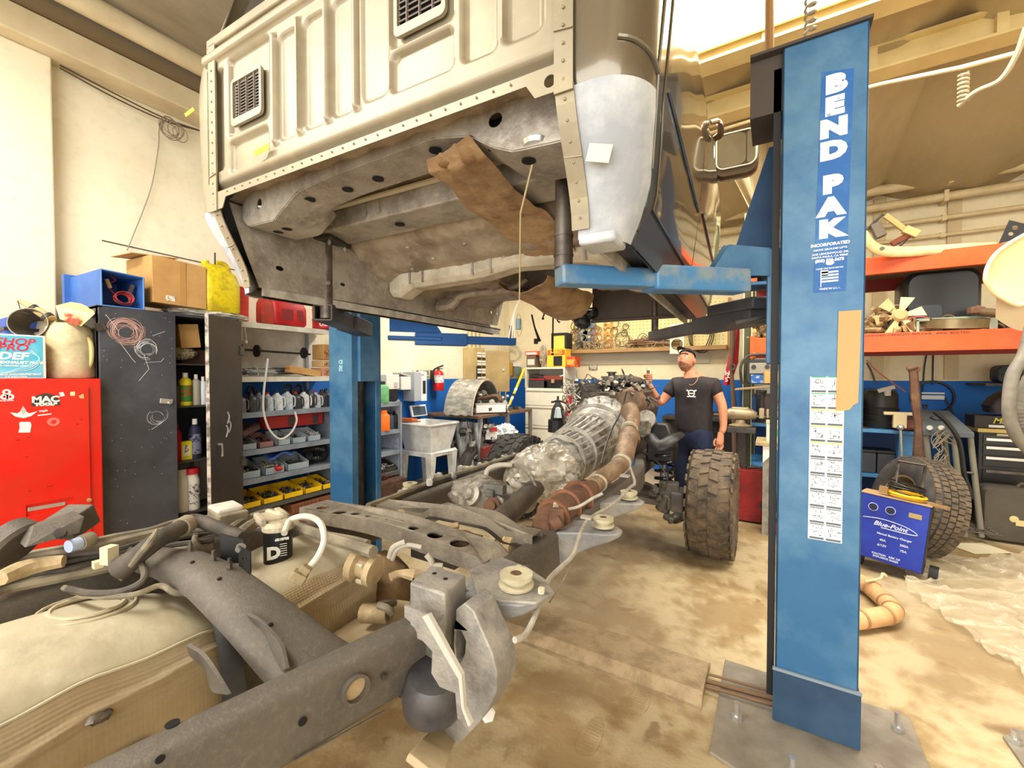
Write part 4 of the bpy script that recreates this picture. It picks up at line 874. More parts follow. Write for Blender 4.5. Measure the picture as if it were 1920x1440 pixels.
part('hub_flange',B().lathe([(0,0),(.05,0),(.052,.02),(.035,.025),(.035,.06),(.055,.065),(.055,.09),(0,.09)],hb,(-.9,-.2,.15),20),tan,ang=40)
for k in range(5):
    a=k*2*PI/5; q=hb+V(-.02,.045*math.cos(a),.045*math.sin(a)); part('hub_stud',B().cyl(q,q+V(-.03,0,.0),.008,n=6),bush)
part('tan_arm',B().tube([U(732,1082,t=1.4),U(750,1075,t=1.42),U(775,1078,t=1.43)],[.014,.012,.02],8,3),tan)
for pts,r_ in ((((735,1050),(745,1030),(765,1022),(790,1026)),.008),(((730,1046),(738,1026),(760,1016)),.010),(((800,1040),(808,1050),(812,1060),(830,1062)),.011)):
    part('brake_hose',B().tube([U(x,y,t=1.48) for x,y in pts],r_,8,4),M('harness_pale',(184,178,166)))
# ---- transfer case, shaft, foil wrap, transmission
alloy=M('alloy_dusty_silver',(176,172,162),(112,106,98),9,.45,.58,.5,.35,.3,60,(214,210,198),20,.6)
tc=part('transfer_case',B().ball(U(905,932,t=2.62),.19,14,(1.15,.85,.62),.25,2.5,3),alloy)
part('case_cover',B().lathe([(0,0),(.055,0),(.06,.02),(.035,.03),(.03,.05),(0,.05)],U(888,930,t=2.45),(-.2,-.8,.45),22).lathe([(0,0),(.055,0),(.055,.03),(.03,.035),(0,.035)],U(933,948,t=2.42),(.1,-.9,.3),22),alloy,tc)
part('shift_motor',B().cbox(U(928,917,t=2.45),(.12,.08,.055),R(15),R(-10)).cbox(U(918,925,t=2.4),(.05,.03,.04),R(15)),M('motor_grey',(120,118,112),(90,88,84),8),tc,bev=.006,sm=False)
part('case_flange',B().torus(U(975,915,t=2.75),(.3,.9,.1),.15,.014,26,6),alloy,tc)
part('vent_hose',B().tube([U(x,y,t=2.7) for x,y in ((910,898),(915,880),(935,872),(960,872))],.016,8,4),M('hose_pale',(206,200,186)),tc)
part('output_seal',B().lathe([(0,0),(.05,0),(.05,.02),(.03,.02),(.03,.04),(0,.04)],U(925,950,t=2.35),(.1,-.9,.3),20),rust,tc)
part('drive_shaft',B().cyl(U(935,980,t=2.15),U(1003,915,t=2.75),.062,n=22),M('shaft_grey',(88,82,76),(110,102,90),5,.4,.6,.45,.4))
def crum(name,c,r,sc,m,seed,nz=.5,f=3.5,rz=0,par=None,**k):
    c=Vector(c); b=B(); n=26; rs=[]
    for i in range(n+1):
        a=PI*i/n; ring=[]
        for j in range(2*n):
            t=PI*j/n; d=Vector((math.sin(a)*math.cos(t),math.sin(a)*math.sin(t),-math.cos(a)))
            q=1-abs(noise.noise(d*f+V(seed,0,0)))*nz-abs(noise.noise(d*f*2.3+V(seed,5,0)))*nz*.5
            d=V(d.x*sc[0],d.y*sc[1],d.z*sc[2])*r*q; d.rotate(Matrix.Rotation(rz,3,'Z')); ring.append(c+d)
        rs.append(ring)
    return ob(name,b.rings(rs,False),m,par,ang=25,**k)
foil=M('foil_wrap',(226,222,210),(180,172,152),8,.45,.6,.35,.35,.6,35,(244,242,236),18,.6)
crum('plastic_wrap',(-1.36,2.66,.82),.23,(1.05,1.5,.9),foil,3,.30,3.2,R(-5),ch,label='crumpled pale foil and tape wrapped round the transfer case joint')
crum('loose_wrap',U(1062,930,t=2.5),.07,(1,.8,1.1),foil,9,.7,3,0,ch)
def tring(y,cx,cz,rx,rz,n=28,lob=.05,k=7,ph_=0): return [V(cx+rx*math.cos(a)*(1+lob*math.cos(k*a+ph_)),y,cz+rz*math.sin(a)*(1+lob*math.cos(k*a+ph_))) for a in [i*2*PI/n for i in range(n)]]
tr=part('transmission',B().rings([tring(y,-1.35,z,rx,rz_,32,l) for y,z,rx,rz_,l in ((2.75,.82,.12,.12,.04),(2.85,.84,.17,.16,.03),(2.9,.85,.19,.18,.06),(3.05,.86,.19,.18,.05),(3.1,.88,.20,.19,.0),(3.16,.89,.20,.2,.06),(3.4,.91,.22,.21,.05),(3.5,.93,.25,.24,.0),(3.7,.97,.30,.29,.02),(3.74,.98,.33,.32,.0),(3.82,.98,.34,.33,.0))]),alloy,ang=50)
b=B()
for y,r_ in ((2.9,.20),(3.1,.215),(3.48,.245),(3.62,.30)): b.rings([tring(y-.008,-1.35,.88+(y-3.1)*.13,r_,r_,28,0),tring(y+.008,-1.35,.88+(y-3.1)*.13,r_,r_,28,0)])
for k in range(14):
    a=k*PI/13; b.beam((-1.35+.195*math.cos(a),2.92,.86+.185*math.sin(a)),(-1.35+.195*math.cos(a),3.08,.87+.185*math.sin(a)),.012,.02)
    b.beam((-1.35+.20*math.cos(a),3.12,.89+.20*math.sin(a)),(-1.35+.24*math.cos(a),3.47,.93+.225*math.sin(a)),.014,.02,up=(math.cos(a),0,math.sin(a)))
part('casing_rib',b,M('alloy_bright',(206,204,196),(170,166,156),9,.4,.6,.45,.3),tr,kind='stuff',sm=False)
for k in range(9):
    a=k*PI/8; q=V(-1.35+.325*math.cos(a),3.72,.98+.315*math.sin(a)); part('bell_bolt',B().cyl(q,q-V(0,.03,0),.014,n=6),alloy,tr)
part('trans_hose',B().tube([U(x,y,t=t) for x,y,t in ((1085,800,3.6),(1065,830,3.4),(1060,850,3.3),(1085,830,3.45),(1130,790,3.7))],.012,7,4),hz2,tr)
part('trans_cable',B().tube([U(x,y,t=t) for x,y,t in ((1175,735,3.7),(1165,770,3.6),(1145,810,3.3),(1132,850,3.05),(1128,870,2.95))],.007,6,4),black,tr)
# ---- exhaust run on the right of the transmission
ex=part('exhaust_pipe',B().tube([U(x,y,t=t) for x,y,t in ((1098,925,2.45),(1128,898,2.65),(1150,882,2.8),(1165,868,2.9),(1170,855,3.0),(1178,820,3.2),(1182,805,3.3),(1186,785,3.4),(1180,768,3.5))],[.052,.052,.055,.058,.07,.072,.055,.06,.075],14,4),M('exhaust_tan_steel',(164,138,110),(128,104,82),6,.42,.6,.55,.4,.3,50,(196,178,150),18,.5),ang=60)
for x,y,t,r_ in ((1165,868,2.9,.066),(1120,906,2.6,.06),(1180,805,3.28,.066)):
    d=(U(1178,820,t=3.2)-U(1165,868,t=2.9)).normalized(); p=U(x,y,t=t); part('pipe_clamp',B().cyl(p-d*.012,p+d*.012,r_),bush,ex)
cat=part('catalytic_converter',B().tube([U(x,y,t=t) for x,y,t in ((1012,992,2.02),(1028,978,2.1),(1050,958,2.2),(1075,938,2.33),(1095,925,2.42),(1108,916,2.5))],[.05,.085,.09,.085,.08,.055],18,4,sq=.85),rust,ang=60)
for x,y,t in ((1037,970,2.14),(1060,950,2.25),(1084,932,2.37)):
    p=U(x,y,t=t); d=(U(1095,925,t=2.42)-U(1028,978,t=2.1)).normalized(); part('converter_band',B().cyl(p-d*.008,p+d*.008,.093,n=20),M('rust_light',(158,110,82),(120,80,58),8),cat)
part('sensor_plug',B().cyl(U(1045,962,t=2.08),U(1042,950,t=2.04),.014).cyl(U(1042,950,t=2.04),U(1040,944,t=2.03),.008),bush,cat)
part('sensor_wire',B().tube([U(x,y,t=2.12) for x,y in ((1020,965),(1035,955),(1060,955),(1085,950),(1110,935),(1130,925))],.008,7,4),M('harness_pale',(184,178,166)),cat)
part('pipe_flange',B().cbox(U(1043,972,t=2.02),(.07,.03,.10),R(30)).cyl(U(1035,985,t=2.0),U(1052,975,t=2.0),.03),rust,cat,bev=.004)
part('heat_shield_loose',B().grid(lambda u,v:U(1005+60*u,975-30*u+25*v,t=2.15)+V(0,0,.03*math.sin(u*5)),10,5,.004),tan)
# ---- engine
em_=M('engine_dark_cast',(74,66,60),(110,98,86),9,.42,.6,.5,.4,.3,60,(150,138,120),24,.5)
eng=part('engine_block',B().rings([[(x*k-1.35,y,z) for x,z in ((-.26,.72),(.26,.72),(.30,.95),(.34,1.18),(.24,1.34),(-.24,1.34),(-.34,1.18),(-.30,.95))] for y,k in ((3.84,.92),(3.9,1),(4.55,1),(4.6,.95))]),em_,bev=.015,sm=False)
def ebox(n,c,s,m=black,rz=0,rx=0,bv=.015): return part(n,B().cbox(c,s,rz,rx),m,eng,bev=bv,sm=False)
vc=M('valve_cover_black',(56,54,52),(84,80,76),6,.4,.6,.35,.3)
part('valve_cover',B().rings([[(x-1.52,y,z) for x,z in ((-.12,1.28),(.12,1.30),(.11,1.36),(.07,1.41),(-.07,1.40),(-.12,1.34))] for y in (3.86,4.5)]),vc,eng,bev=.012,sm=False)
part('valve_cover',B().rings([[(x-1.16,y,z) for x,z in ((-.10,1.28),(.12,1.26),(.11,1.33),(.06,1.38),(-.06,1.38),(-.10,1.34))] for y in (3.95,4.5)]),vc,eng,bev=.012,sm=False)
b=B()
for k in range(7): b.box(-1.63,-1.41,3.88+k*.09,3.90+k*.09,1.385,1.42)
part('cover_rib',b,vc,eng,kind='stuff',sm=False)
part('intake_manifold',B().ball((-1.34,4.35,1.43),.17,10,(1.3,1.5,.42),.15,3,2),vc,eng)
part('intake_neck',B().cyl((-1.36,4.1,1.45),(-1.36,4.1,1.52),.035).lathe([(0,0),(.05,0),(.05,.012),(0,.012)],(-1.36,4.1,1.52)),vc,eng)
tb=part('turbocharger',B().lathe([(0,-.09),(.05,-.09),(.06,-.04),(.11,-.03),(.13,.02),(.10,.06),(.05,.07),(0,.07)],(-1.10,3.84,1.26),(.2,-1,.1),24).torus((-1.10,3.86,1.24),(.2,-1,.1),.10,.045,22,8),M('turbo_brown_cast',(142,118,98),(104,84,68),7,.4,.6,.6,.3,.3,50),eng)
part('turbo_pipe',B().tube([(-1.12,3.80,1.22),(-1.12,3.76,1.12),(-1.06,3.74,1.02),(-1.02,3.66,.92)],[.075,.07,.065,.06],14,5),M('exhaust_tan_steel',(164,138,110)),eng)
part('exhaust_flange',B().cyl((-1.28,3.80,1.18),(-1.18,3.80,1.18),.045).box(-1.32,-1.28,3.76,3.84,1.12,1.25),rust,eng,bev=.005)
al=part('alternator',B().lathe([(0,0),(.06,0),(.085,.02),(.09,.10),(.08,.14),(.03,.15),(0,.15)],(-.99,3.95,1.08),(.25,-1,.25),22),alloy,eng)
part('steering_gear',B().cyl((-.98,3.78,.98),(-.96,3.74,1.12),.055).cyl((-.93,3.76,.98),(-.92,3.74,1.10),.03),alloy,eng)
b=B()
for k in range(150):
    p=V(rnd.uniform(-1.72,-1.0),rnd.uniform(3.78,4.2),rnd.uniform(1.0,1.46)); s_=rnd.uniform(.015,.045); rz=rnd.random()*3
    if abs(p.x+1.36)<.25 and p.y>3.9 and p.z<1.4: p.z+=.1
    b.cbox(p,(s_,s_*rnd.uniform(.6,1.6),s_*rnd.uniform(.5,1.5)),rz,rnd.random())
part('engine_fittings',b,M('fittings_mixed',(96,88,80),(176,168,154),12,.46,.54,.5,.4),eng,kind='stuff',sm=False)
b=B()
for k in range(60):
    x=rnd.uniform(-1.74,-1.0); p=V(x,rnd.uniform(3.8,4.1),rnd.uniform(1.0,1.45)); pts=[p]
    for j in range(4): p=p+V(rnd.uniform(-.08,.08),rnd.uniform(-.04,.08),rnd.uniform(-.09,.07)); pts.append(p)
    b.tube(pts,rnd.uniform(.004,.011),6,3)
part('engine_wiring',b,M('wiring_black',(40,38,36),(120,112,100),12,.5,.6,.6),eng,kind='stuff')
b=B()
for k in range(40):
    x=rnd.uniform(-1.76,-1.55); p=V(x,rnd.uniform(3.78,4.0),rnd.uniform(1.1,1.4)); pts=[p]
    for j in range(4): p=p+V(rnd.uniform(-.05,.05),rnd.uniform(-.04,.04),rnd.uniform(-.06,.06)); pts.append(p)
    b.tube(pts,.006,5,3)
part('injector_lines',b,M('lines_silver',(190,184,172),rough=.4,metal=.6),eng,kind='stuff')
for x,z in ((-1.5,1.16),(-1.44,1.10),(-1.50,1.07),(-1.38,1.2),(-1.30,1.0),(-1.58,1.0)): part('block_plug',B().cyl((x,3.85,z),(x,3.81,z),.018,n=10),bush,eng)
for pts,r_,m in ((((1050,850),(1043,838),(1048,812),(1062,800),(1072,795)),.016,M('hose_pale',(206,200,186))),(((1062,772),(1058,790),(1066,815),(1075,825)),.012,hz2)):
    part('coolant_hose',B().tube([U(x,y,t=3.7) for x,y in pts],r_,8,4),m,eng)
# ---- front suspension, right corner
sus=part('shock_tower',B().rings([[(-.84+x,3.9+y,z) for x,y in ((-.10*k,-.10*k),(.12*k,-.10*k),(.12*k,.10*k),(-.10*k,.10*k))] for z,k in ((.74,1.1),(.9,1.05),(1.0,.8),(1.08,.5))]),black,bev=.02,ang=40)
co=[V(-.80+.075*math.cos(a),3.84+.075*math.sin(a),.50+.36*a/(2*PI*5.5)) for a in [i*2*PI/14 for i in range(int(14*5.5)+1)]]
part('coil_spring',B().tube(co,.013,8),M('spring_black',(34,34,36),rough=.25,coat=.4),sus)
part('shock_absorber',B().cyl((-.80,3.84,.48),(-.80,3.84,.70),.038).cyl((-.80,3.84,.7),(-.80,3.84,.9),.02),M('shock_pale',(170,180,188),(90,92,96),8,rough=.3,metal=.5),sus)
part('spring_seat',B().lathe([(0,0),(.095,0),(.10,.03),(.06,.05),(0,.05)],(-.80,3.84,.86),(0,0,1),22),black,sus)
part('fender_bracket',B().tube([(-.90,3.7,.98),(-.80,3.62,.92),(-.70,3.70,.98),(-.66,3.85,1.0)],[.05,.06,.05,.03],8,4,sq=.4),black,sus)
part('steering_knuckle',B().cbox((-.74,3.74,.52),(.16,.12,.16),R(10)).cbox((-.70,3.68,.44),(.10,.06,.10),R(30)).cyl((-.80,3.7,.36),(-.74,3.7,.50),.05),framem,bev=.012,sm=False)
part('control_arm',B().beam((-1.05,3.6,.46),(-.62,3.80,.40),.08,.05).beam((-1.05,4.1,.46),(-.62,3.9,.40),.08,.05),framem,bev=.01,sm=False)
part('brake_caliper',B().cbox((-.66,3.70,.46),(.10,.14,.16),R(0)),M('caliper_grey',(110,104,96),(80,76,70),8),bev=.015,sm=False)
b=B()
for k in range(10): b.ball((-.78+rnd.uniform(-.08,.08),3.66+rnd.uniform(-.05,.05),rnd.uniform(.30,.58)),.03,5,nz=.7,seed=k)
part('knuckle_fittings',b,framem,kind='stuff')
part('brake_line',B().tube([(-.95,3.7,.85),(-.80,3.6,.78),(-.72,3.58,.65),(-.78,3.6,.55)],.007,6,4),hz2,sus)
# ---- tyres
def tyre(name,c,r,w,rim,ax,par,lugs=28,rows=4,m=None,rimm=None,dish=.3,lug_h=.014,top=False,lab=None,cat_=None,group=None,tilt=None,street=False,m2=None):
    c=Vector(c); ax=Vector(ax).normalized(); e=ax.orthogonal().normalized()
    if abs(ax.z)<.9: e=V(0,0,1)-ax*ax.z; e.normalize()
    g=ax.cross(e)
    if top: root=thing(name,lab,cat_,c-V(0,0,r),group)
    else: root=None
    pr=[(rim,-w*.42),(rim+.02,-w*.47),(rim+(r-rim)*.5,-w*.52),(r-.035,-w*.48),(r-.008,-w*.38),(r,-w*.2),(r,w*.2),(r-.008,w*.38),(r-.035,w*.48),(rim+(r-rim)*.5,w*.52),(rim+.02,w*.47),(rim,w*.42),(rim-.01,w*.3),(rim-.01,-w*.3),(rim,-w*.42)]
    b=B().rings([[c+ax*h+(e*math.cos(j*2*PI/48)+g*math.sin(j*2*PI/48))*q for j in range(48)] for q,h in pr],False)
    t=ob(name if not top else 'carcass',b,m,root or par,ang=50)
    b=B()
    for k in range(lugs):
        for q in range(rows):
            a=2*PI*(k+(.5 if q%2 else 0))/lugs; d=e*math.cos(a)+g*math.sin(a); tt=ax.cross(d)
            off=(q-(rows-1)/2)*w*.86/rows; rr0=r-.004-(.012 if q in (0,rows-1) else 0)
            L=2*PI*r/lugs*(.40 if street else .33); Wd=w*.86/rows*(.42 if street else .46)
            sk_=0 if street else (.3 if q%2 else -.3)
            vs=[c+ax*(off+i*Wd)+tt*(j*L+i*sk_*L)+d*(rr0+lug_h*h) for h in (0,1) for i,j in ((-1,-1),(1,-1),(1,1),(-1,1))]
            b.hexa(vs)
        if not street:
            for s_ in (-1,1):
                a=2*PI*(k+(.25 if s_>0 else .75))/lugs; d=e*math.cos(a)+g*math.sin(a); tt=ax.cross(d); L=2*PI*r/lugs*.27
                b.hexa([c+ax*(s_*(w*.49+i))+tt*(j*L)+d*(r-.055+h*.05) for h in (0,1) for i,j in ((-.006,-1),(.008,-1),(.008,1),(-.006,1))])
    ob('tread_blocks',b,m2 or m,root or t,sm=False,kind='stuff')
    if rimm:
        ob('wheel_rim',B().rings([[c+ax*h+(e*math.cos(j*2*PI/32)+g*math.sin(j*2*PI/32))*q for j in range(32)] for q,h in ((rim+.006,w*.44),(rim-.012,w*.42),(rim-.02,w*.1),(rim*.62,w*(.42-dish)),(rim*.35,w*(.46-dish)),(.001,w*(.46-dish)))],False),rimm,root or t,ang=40)
        b=B()
        for k in range(8):
            a=k*PI/4; q=c+ax*(w*(.46-dish))+(e*math.cos(a)+g*math.sin(a))*rim*.28; b.cyl(q,q+ax*.015,.009,n=6)
        ob('lug_nut',b,zinc,root or t,kind='stuff')
        ob('hub_bore',B().lathe([(0,0),(rim*.16,0)],c+ax*(w*(.47-dish)),ax,16,cap=False),hole,root or t)
    return root or t
rub=M('tyre_rubber_tan',(112,96,78),(78,70,62),7,.42,.62,.85,0,.3,60,(150,130,104),20,.5)
rubk=M('tyre_rubber_dark',(52,50,50),(74,70,66),7,.42,.62,.85,0,.3,60)
tyre('front_tyre',(-.42,3.93,.43),.43,.33,.22,(-1,0,0),ch,26,4,rub,M('rim_dark',(60,58,56),rough=.4,metal=.5))
tyre('front_tyre',(-2.33,3.93,.43),.43,.33,.22,(1,0,0),ch,26,4,rubk,M('rim_dark',(60,58,56)))
ob('wheel_hub',B().cyl((-.74,3.93,.43),(-.46,3.93,.43),.09).cyl((-2.25,3.93,.43),(-.6,3.93,.43),.045),framem,ch)
# rear end rests on unseen side: wheels/axle stands under the rear rails
for x in (-1.86,-1.12):
    ob('axle_stand',B().rings([[(x+a*k,.0+b_*k,z) for a,b_ in ((-.1,-.1),(.1,-.1),(.1,.1),(-.1,.1))] for z,k in ((0,1),(.02,1),(.3,.5),(.6,.35))]),dark,ch,sm=False)
# ================= LEFT WALL SIDE =================
def YX(px,X): return U(px,703,X=X).y
def ZX(px,py,X): return U(px,py,X=X).z
redp=M('cabinet_red',(226,26,14),(214,40,20),3,.4,.6,.35,0,.03,40,(240,60,40),8,.2,coat=.2)
stw=M('sticker_plain_white',(244,240,236)); blk=M('ink_black',(18,18,20)); sgy=M('sticker_grey',(196,192,184))
# red cabinet
XR=-3.6
rcab=thing('tool_cabinet','tall red metal tool cabinet with stickers and a recessed silver handle','cabinet',(-3.9,.47,0))
def rp(n,b,m,par=None,**k): return ob(n,b,m,par or rcab,**k)
rp('body',B().box(-4.22,XR-.004,.0,.937,.0,1.478),redp,bev=.006,sm=False)
zl=ZX(100,950,XR)
dr=rp('door',B().plate([(0.0,.04),(.875,.04),(.875,1.425),(0,1.425)],[[(YX(42,XR),ZX(42,970,XR)),(YX(133,XR),ZX(133,948,XR)),(YX(133,XR),ZX(133,932,XR)),(YX(42,XR),ZX(42,948,XR))]],(XR-.004,0,0),(0,1,0),(0,0,1),.012),redp,sm=False)
rp('handle_recess',B().box(XR-.05,XR-.02,YX(40,XR)-.01,YX(135,XR)+.01,ZX(42,975,XR),ZX(133,930,XR)),M('recess_red',(150,20,12)),dr,sm=False)
rp('handle_bar',B().beam((XR-.006,YX(46,XR),ZX(46,957,XR)),(XR-.006,YX(118,XR),ZX(118,945,XR)),.012,.022),M('handle_silver',(210,206,200),rough=.35,metal=.7),dr,bev=.003,sm=False)
c=V(XR+.008,YX(162,XR),ZX(162,938,XR)); rp('lock',B().lathe([(0,0),(.012,0),(.010,.004),(0,.004)],c,(1,0,0),14),M('brass_lock',(214,186,120),rough=.3,metal=.6),dr)
def rt(nm,s,px,py,sz,m,bold=.001,off=.010,sx=1,par=None,X=XR): return text(nm,s,sz,m,par or dr,(X+off,YX(px,X),ZX(px,py,X)),(0,1,0),(0,0,1),.0006,bold=bold,sx=sx)
def rpoly(nm,pts,m,off=.0085,par=None,X=XR): 
    return rp(nm,B().plate([(YX(x,X),ZX(x,y,X)) for x,y in pts],[],(X+off,0,0),(0,1,0),(0,0,1),.001),m,par or dr,sm=False)
rpoly('badge_ground',[(56,762),(58,750),(68,741),(84,737),(100,740),(109,749),(111,760)],M('badge_dark',(70,60,54)))
rt('badge_letters','MAC',84,749,.047,stw,.0022,.0105,1.1); rt('badge_letters','TOOLS',84,758,.022,stw,.0022,.0105,1.25)
for x,y in ((11,735),(7,744),(17,744)): rp('trefoil_sticker',B().lathe([(.007,0),(.016,0),(.016,.001),(.007,.001)],(XR+.0085,YX(x,XR),ZX(x,y,XR)),(1,0,0),16,cap=False),stw,dr)
rt('script_sticker','Sunny Smoke',11,751,.009,stw,.0004)
rpoly('winged_sticker',[(16,773),(30,775),(41,768),(52,775),(68,771),(56,780),(42,784),(26,781)],stw)
rpoly('winged_crest',[(36,770),(41,761),(47,770),(41,778)],sgy,.0095)
rt('faded_lettering','soph',79,770,.018,stw,.0004); rpoly('faded_underline',[(68,778),(94,775),(94,777),(68,780)],stw)
rpoly('torn_label',[(33,793),(36,791),(54,791),(56,797),(53,811),(31,811),(34,802)],stw)
rpoly('small_label',[(109,736),(117,735),(120,742),(112,744)],stw); rpoly('small_label',[(130,735),(139,734),(139,742),(130,742)],M('label_cream',(240,226,180)))
rpoly('foil_scrap',[(146,742),(155,738),(156,747),(148,747)],M('label_gold',(206,180,120)))
b=B()
for k in range(12): b.torus((XR+.0085,YX(98,XR)+rnd.uniform(-.006,.006),ZX(98,791,XR)+rnd.uniform(-.004,.004)),(1,0,0),.016+rnd.random()*.006,.0006,10,4)
rp('scuffed_ring',b,M('scuff_pink',(236,150,140)),dr,kind='stuff')
b=B()
for px,py in ((46,857),(50,820),(30,825),(142,795),(150,787),(85,912),(92,911),(50,921),(172,1000)): b.cbox((XR+.0085,YX(px,XR),ZX(px,py,XR)),(.001,.012,.003),0,rnd.uniform(-.5,.5))
rp('paint_chips',b,M('chip_dark_red',(110,20,14)),dr,kind='stuff',sm=False)
# boxed fluid
XB=-3.66
bxx=thing('fluid_box','cardboard box with light blue printed face, on top of the red cabinet','box',(-3.8,.52,1.48))
z0=1.48;z1=ZX(85,630,XB);y0=.30;y1=YX(87,XB)
rp('carton',B().box(-3.95,XB,y0,y1,z0,z1),M('carton_white',(238,236,226)),bxx,bev=.003,sm=False)
rp('blue_print',B().box(XB,XB+.0012,y0,YX(81,XB),z0+.006,z1-.008),M('print_sky_blue',(84,186,218),(130,206,230),9,.4,.6,.5),bxx,sm=False)
pkm=M('print_crimson',(206,50,80))
for s,px,py,sz,m,bd in (('SHOP',29,641,.052,pkm,.0012),('PRO',25,652,.052,pkm,.0012),('DEF',25,668,.056,stw,.002),('L. EXHAUST FLUID',38,680,.021,stw,.001),('API CERTIFIED QUALITY',30,686,.011,stw,.0003),('FLUIDE D\'ECHAPPEMENT',34,702,.014,stw,.0004),('2.5 GALLONS',30,707,.012,stw,.0003)):
    text('print_line',s,sz,m,bxx,(XB+.0016,YX(px,XB),ZX(px,py,XB)),(0,1,0),(0,0,1),.0005,bold=bd,shear=.2,sx=1.15)
b=B()
for k in range(3): b.tube([(XB+.002,YX(x,XB),ZX(x,y,XB)) for x,y in ((4+k,700),(30,697-k*2),(60,692-k*4),(74,680-k*3),(72,668),(58,656+k*3))],.0022,4,3)
rp('swirl_print',b,M('print_pale',(180,226,240)),bxx)
# oil jug with funnel
jm=M('jug_dirty_cream',(214,200,160),(176,162,128),6,.42,.62,.6,0,.15,40,(236,226,192),16,.5)
jc=V(-3.80,YX(131,-3.80),1.48)
jg=thing('oil_jug','dirty cream plastic oil jug with curved handle and spout, beside the black cabinet','jug',jc)
rp('jug_body',B().lathe([(0,0),(.112,0),(.12,.01),(.116,.10),(.112,.28),(.10,.32),(.07,.345),(0,.35)],jc,(0,0,1),28),jm,jg,ang=50)
hr=lambda px,py,X=-3.72: U(px,py,X=X)
rp('jug_handle',B().tube([hr(142,630),hr(158,632),hr(169,645),hr(170,672),hr(164,688),hr(148,694)],.016,10,5),M('handle_cream',(232,214,150)),jg)
rp('spout_tube',B().tube([hr(95,600,-3.8),hr(86,592,-3.82),hr(66,580,-3.85),hr(50,571,-3.88),hr(32,563,-3.9)],[.032,.026,.024,.018,.010],10,3),M('spout_tan',(206,180,128)),jg)
rp('spout_band',B().cyl(hr(66,581,-3.85),hr(60,577,-3.86),.028).cyl(hr(92,597,-3.8),hr(86,593,-3.81),.033),dark,jg)
rp('spout_strap',B().tube([hr(33,564,-3.88),hr(40,582,-3.85),hr(56,588,-3.84),hr(66,584,-3.84)],.003,5,4),dark,jg)
fn=thing('funnel','cream square funnel with a red printed patch, set upside down on the oil jug','funnel',jc+V(0,0,.35))
F=[hr(*p,-3.72) for p in ((104,573),(178,590),(155,612),(112,600))]
ctr=jc+V(0,0,.34)
rp('funnel_cone',B().rings([[hr(104,573,-3.78),hr(178,588,-3.66),hr(172,572,-3.95),hr(132,566,-4.0)],[hr(112,598,-3.75),hr(152,612,-3.67),hr(150,598,-3.85),hr(120,595,-3.9)]]),M('handle_cream',(232,214,150)),fn,sm=False)
rp('funnel_print',B().add([hr(121,586,-3.715),hr(153,592,-3.655),hr(144,611,-3.66),hr(119,601,-3.72)],[(0,1,2,3)]),M('print_red_brown',(190,60,36),(226,160,120),18,.5,.6),fn,sm=False)
pt=thing('metal_pot','dented steel bucket lying on its side on top of the fluid box','bucket',(-3.9,.50,1.735))
po=U(52,608,X=-3.80)
rp('pot_shell',B().lathe([(.05,-.16),(.085,0),(.090,.0),(.088,-.01),(.05,-.15)],po+V(-.0,0,.01),(.8,-.5,.12),26,cap=False).lathe([(0,-.16),(.05,-.16)],po+V(0,0,.01),(.8,-.5,.12),26,cap=False),M('pot_steel',(150,140,122),(110,102,92),6,rough=.35,metal=.6),pt)
bb=thing('blue_case','small blue and black case behind the steel bucket','case',(-4.05,.72,1.74))
rp('case_body',B().box(-4.15,-3.95,.60,.74,1.735,1.85),M('case_blue',(50,90,180)),bb,bev=.01,sm=False); rp('case_band',B().box(-4.16,-3.94,.595,.745,1.77,1.79),black,bb,sm=False)
# ---- black cabinet
XC=-3.7
bc=thing('steel_cabinet','tall scuffed black steel cabinet with both doors ajar, beside the red cabinet','cabinet',(-4.0,1.36,0))
bk_=M('cabinet_black',(66,66,72),(84,86,94),1.6,.38,.6,.4,.35,.06,30,(118,122,132),4,.35)
bi=M('cabinet_inside',(52,44,40),(66,58,52),4)
y0,y1=.945,1.80
rp('carcase',B().box(-4.30,-4.285,y0,y1,0,1.945).box(-4.3,XC,y0,y0+.015,0,1.945).box(-4.3,XC,y1-.015,y1,0,1.945).box(-4.3,XC,y0,y1,1.93,1.95).box(-4.3,XC,y0,y1,.0,.06).box(XC-.01,XC,y0,y0+.03,0,1.945),bk_,bc,sm=False)
for z in (1.585,1.27,.86,.47): rp('shelf',B().box(-4.28,XC-.02,y0+.016,y1-.016,z-.012,z),bi,bc,sm=False)
d1=rp('door',B().box(XC+.001,XC+.022,y0+.005,1.362,.06,1.935),bk_,bc,bev=.003,sm=False)
sc=M('scuff_pinkish',(200,160,150)); sl=M('scuff_pale',(206,206,210))
def scuff(px,py,r,n,m,jit=.02,par=d1,sq=1):
    b=B()
    for k in range(n):
        a0=rnd.random()*6; q=r*rnd.uniform(.6,1.1); pts=[]
        cy=YX(px,XC)+rnd.uniform(-jit,jit); cz=ZX(px,py,XC)+rnd.uniform(-jit,jit)
        for j in range(7): a=a0+j*.35; pts.append((XC+.0225,cy+q*math.cos(a),cz+q*sq*math.sin(a)))
        b.tube(pts,.0012,3)
    rp('chalk_scuffs',b,m,par,kind='stuff')
scuff(236,622,.08,60,sc,.02); scuff(275,655,.06,20,sl,.012); scuff(292,780,.05,8,sl,.012)
b=B()
for pts in (((268,665),(277,692),(258,714)),((198,590),(215,612),(222,622)),((222,640),(245,672),(252,680)),((270,680),(300,678),(305,672)),((285,630),(308,622)),((280,805),(300,792))):
    b.tube([(XC+.0228,YX(x,XC),ZX(x,y,XC)) for x,y in pts],.0016,4)
for k in range(50): b.ball((XC+.0225,rnd.uniform(y0+.02,1.34),1.2-abs(rnd.gauss(0,.35)) if k%2 else rnd.uniform(1.5,1.92)),.0022,3)
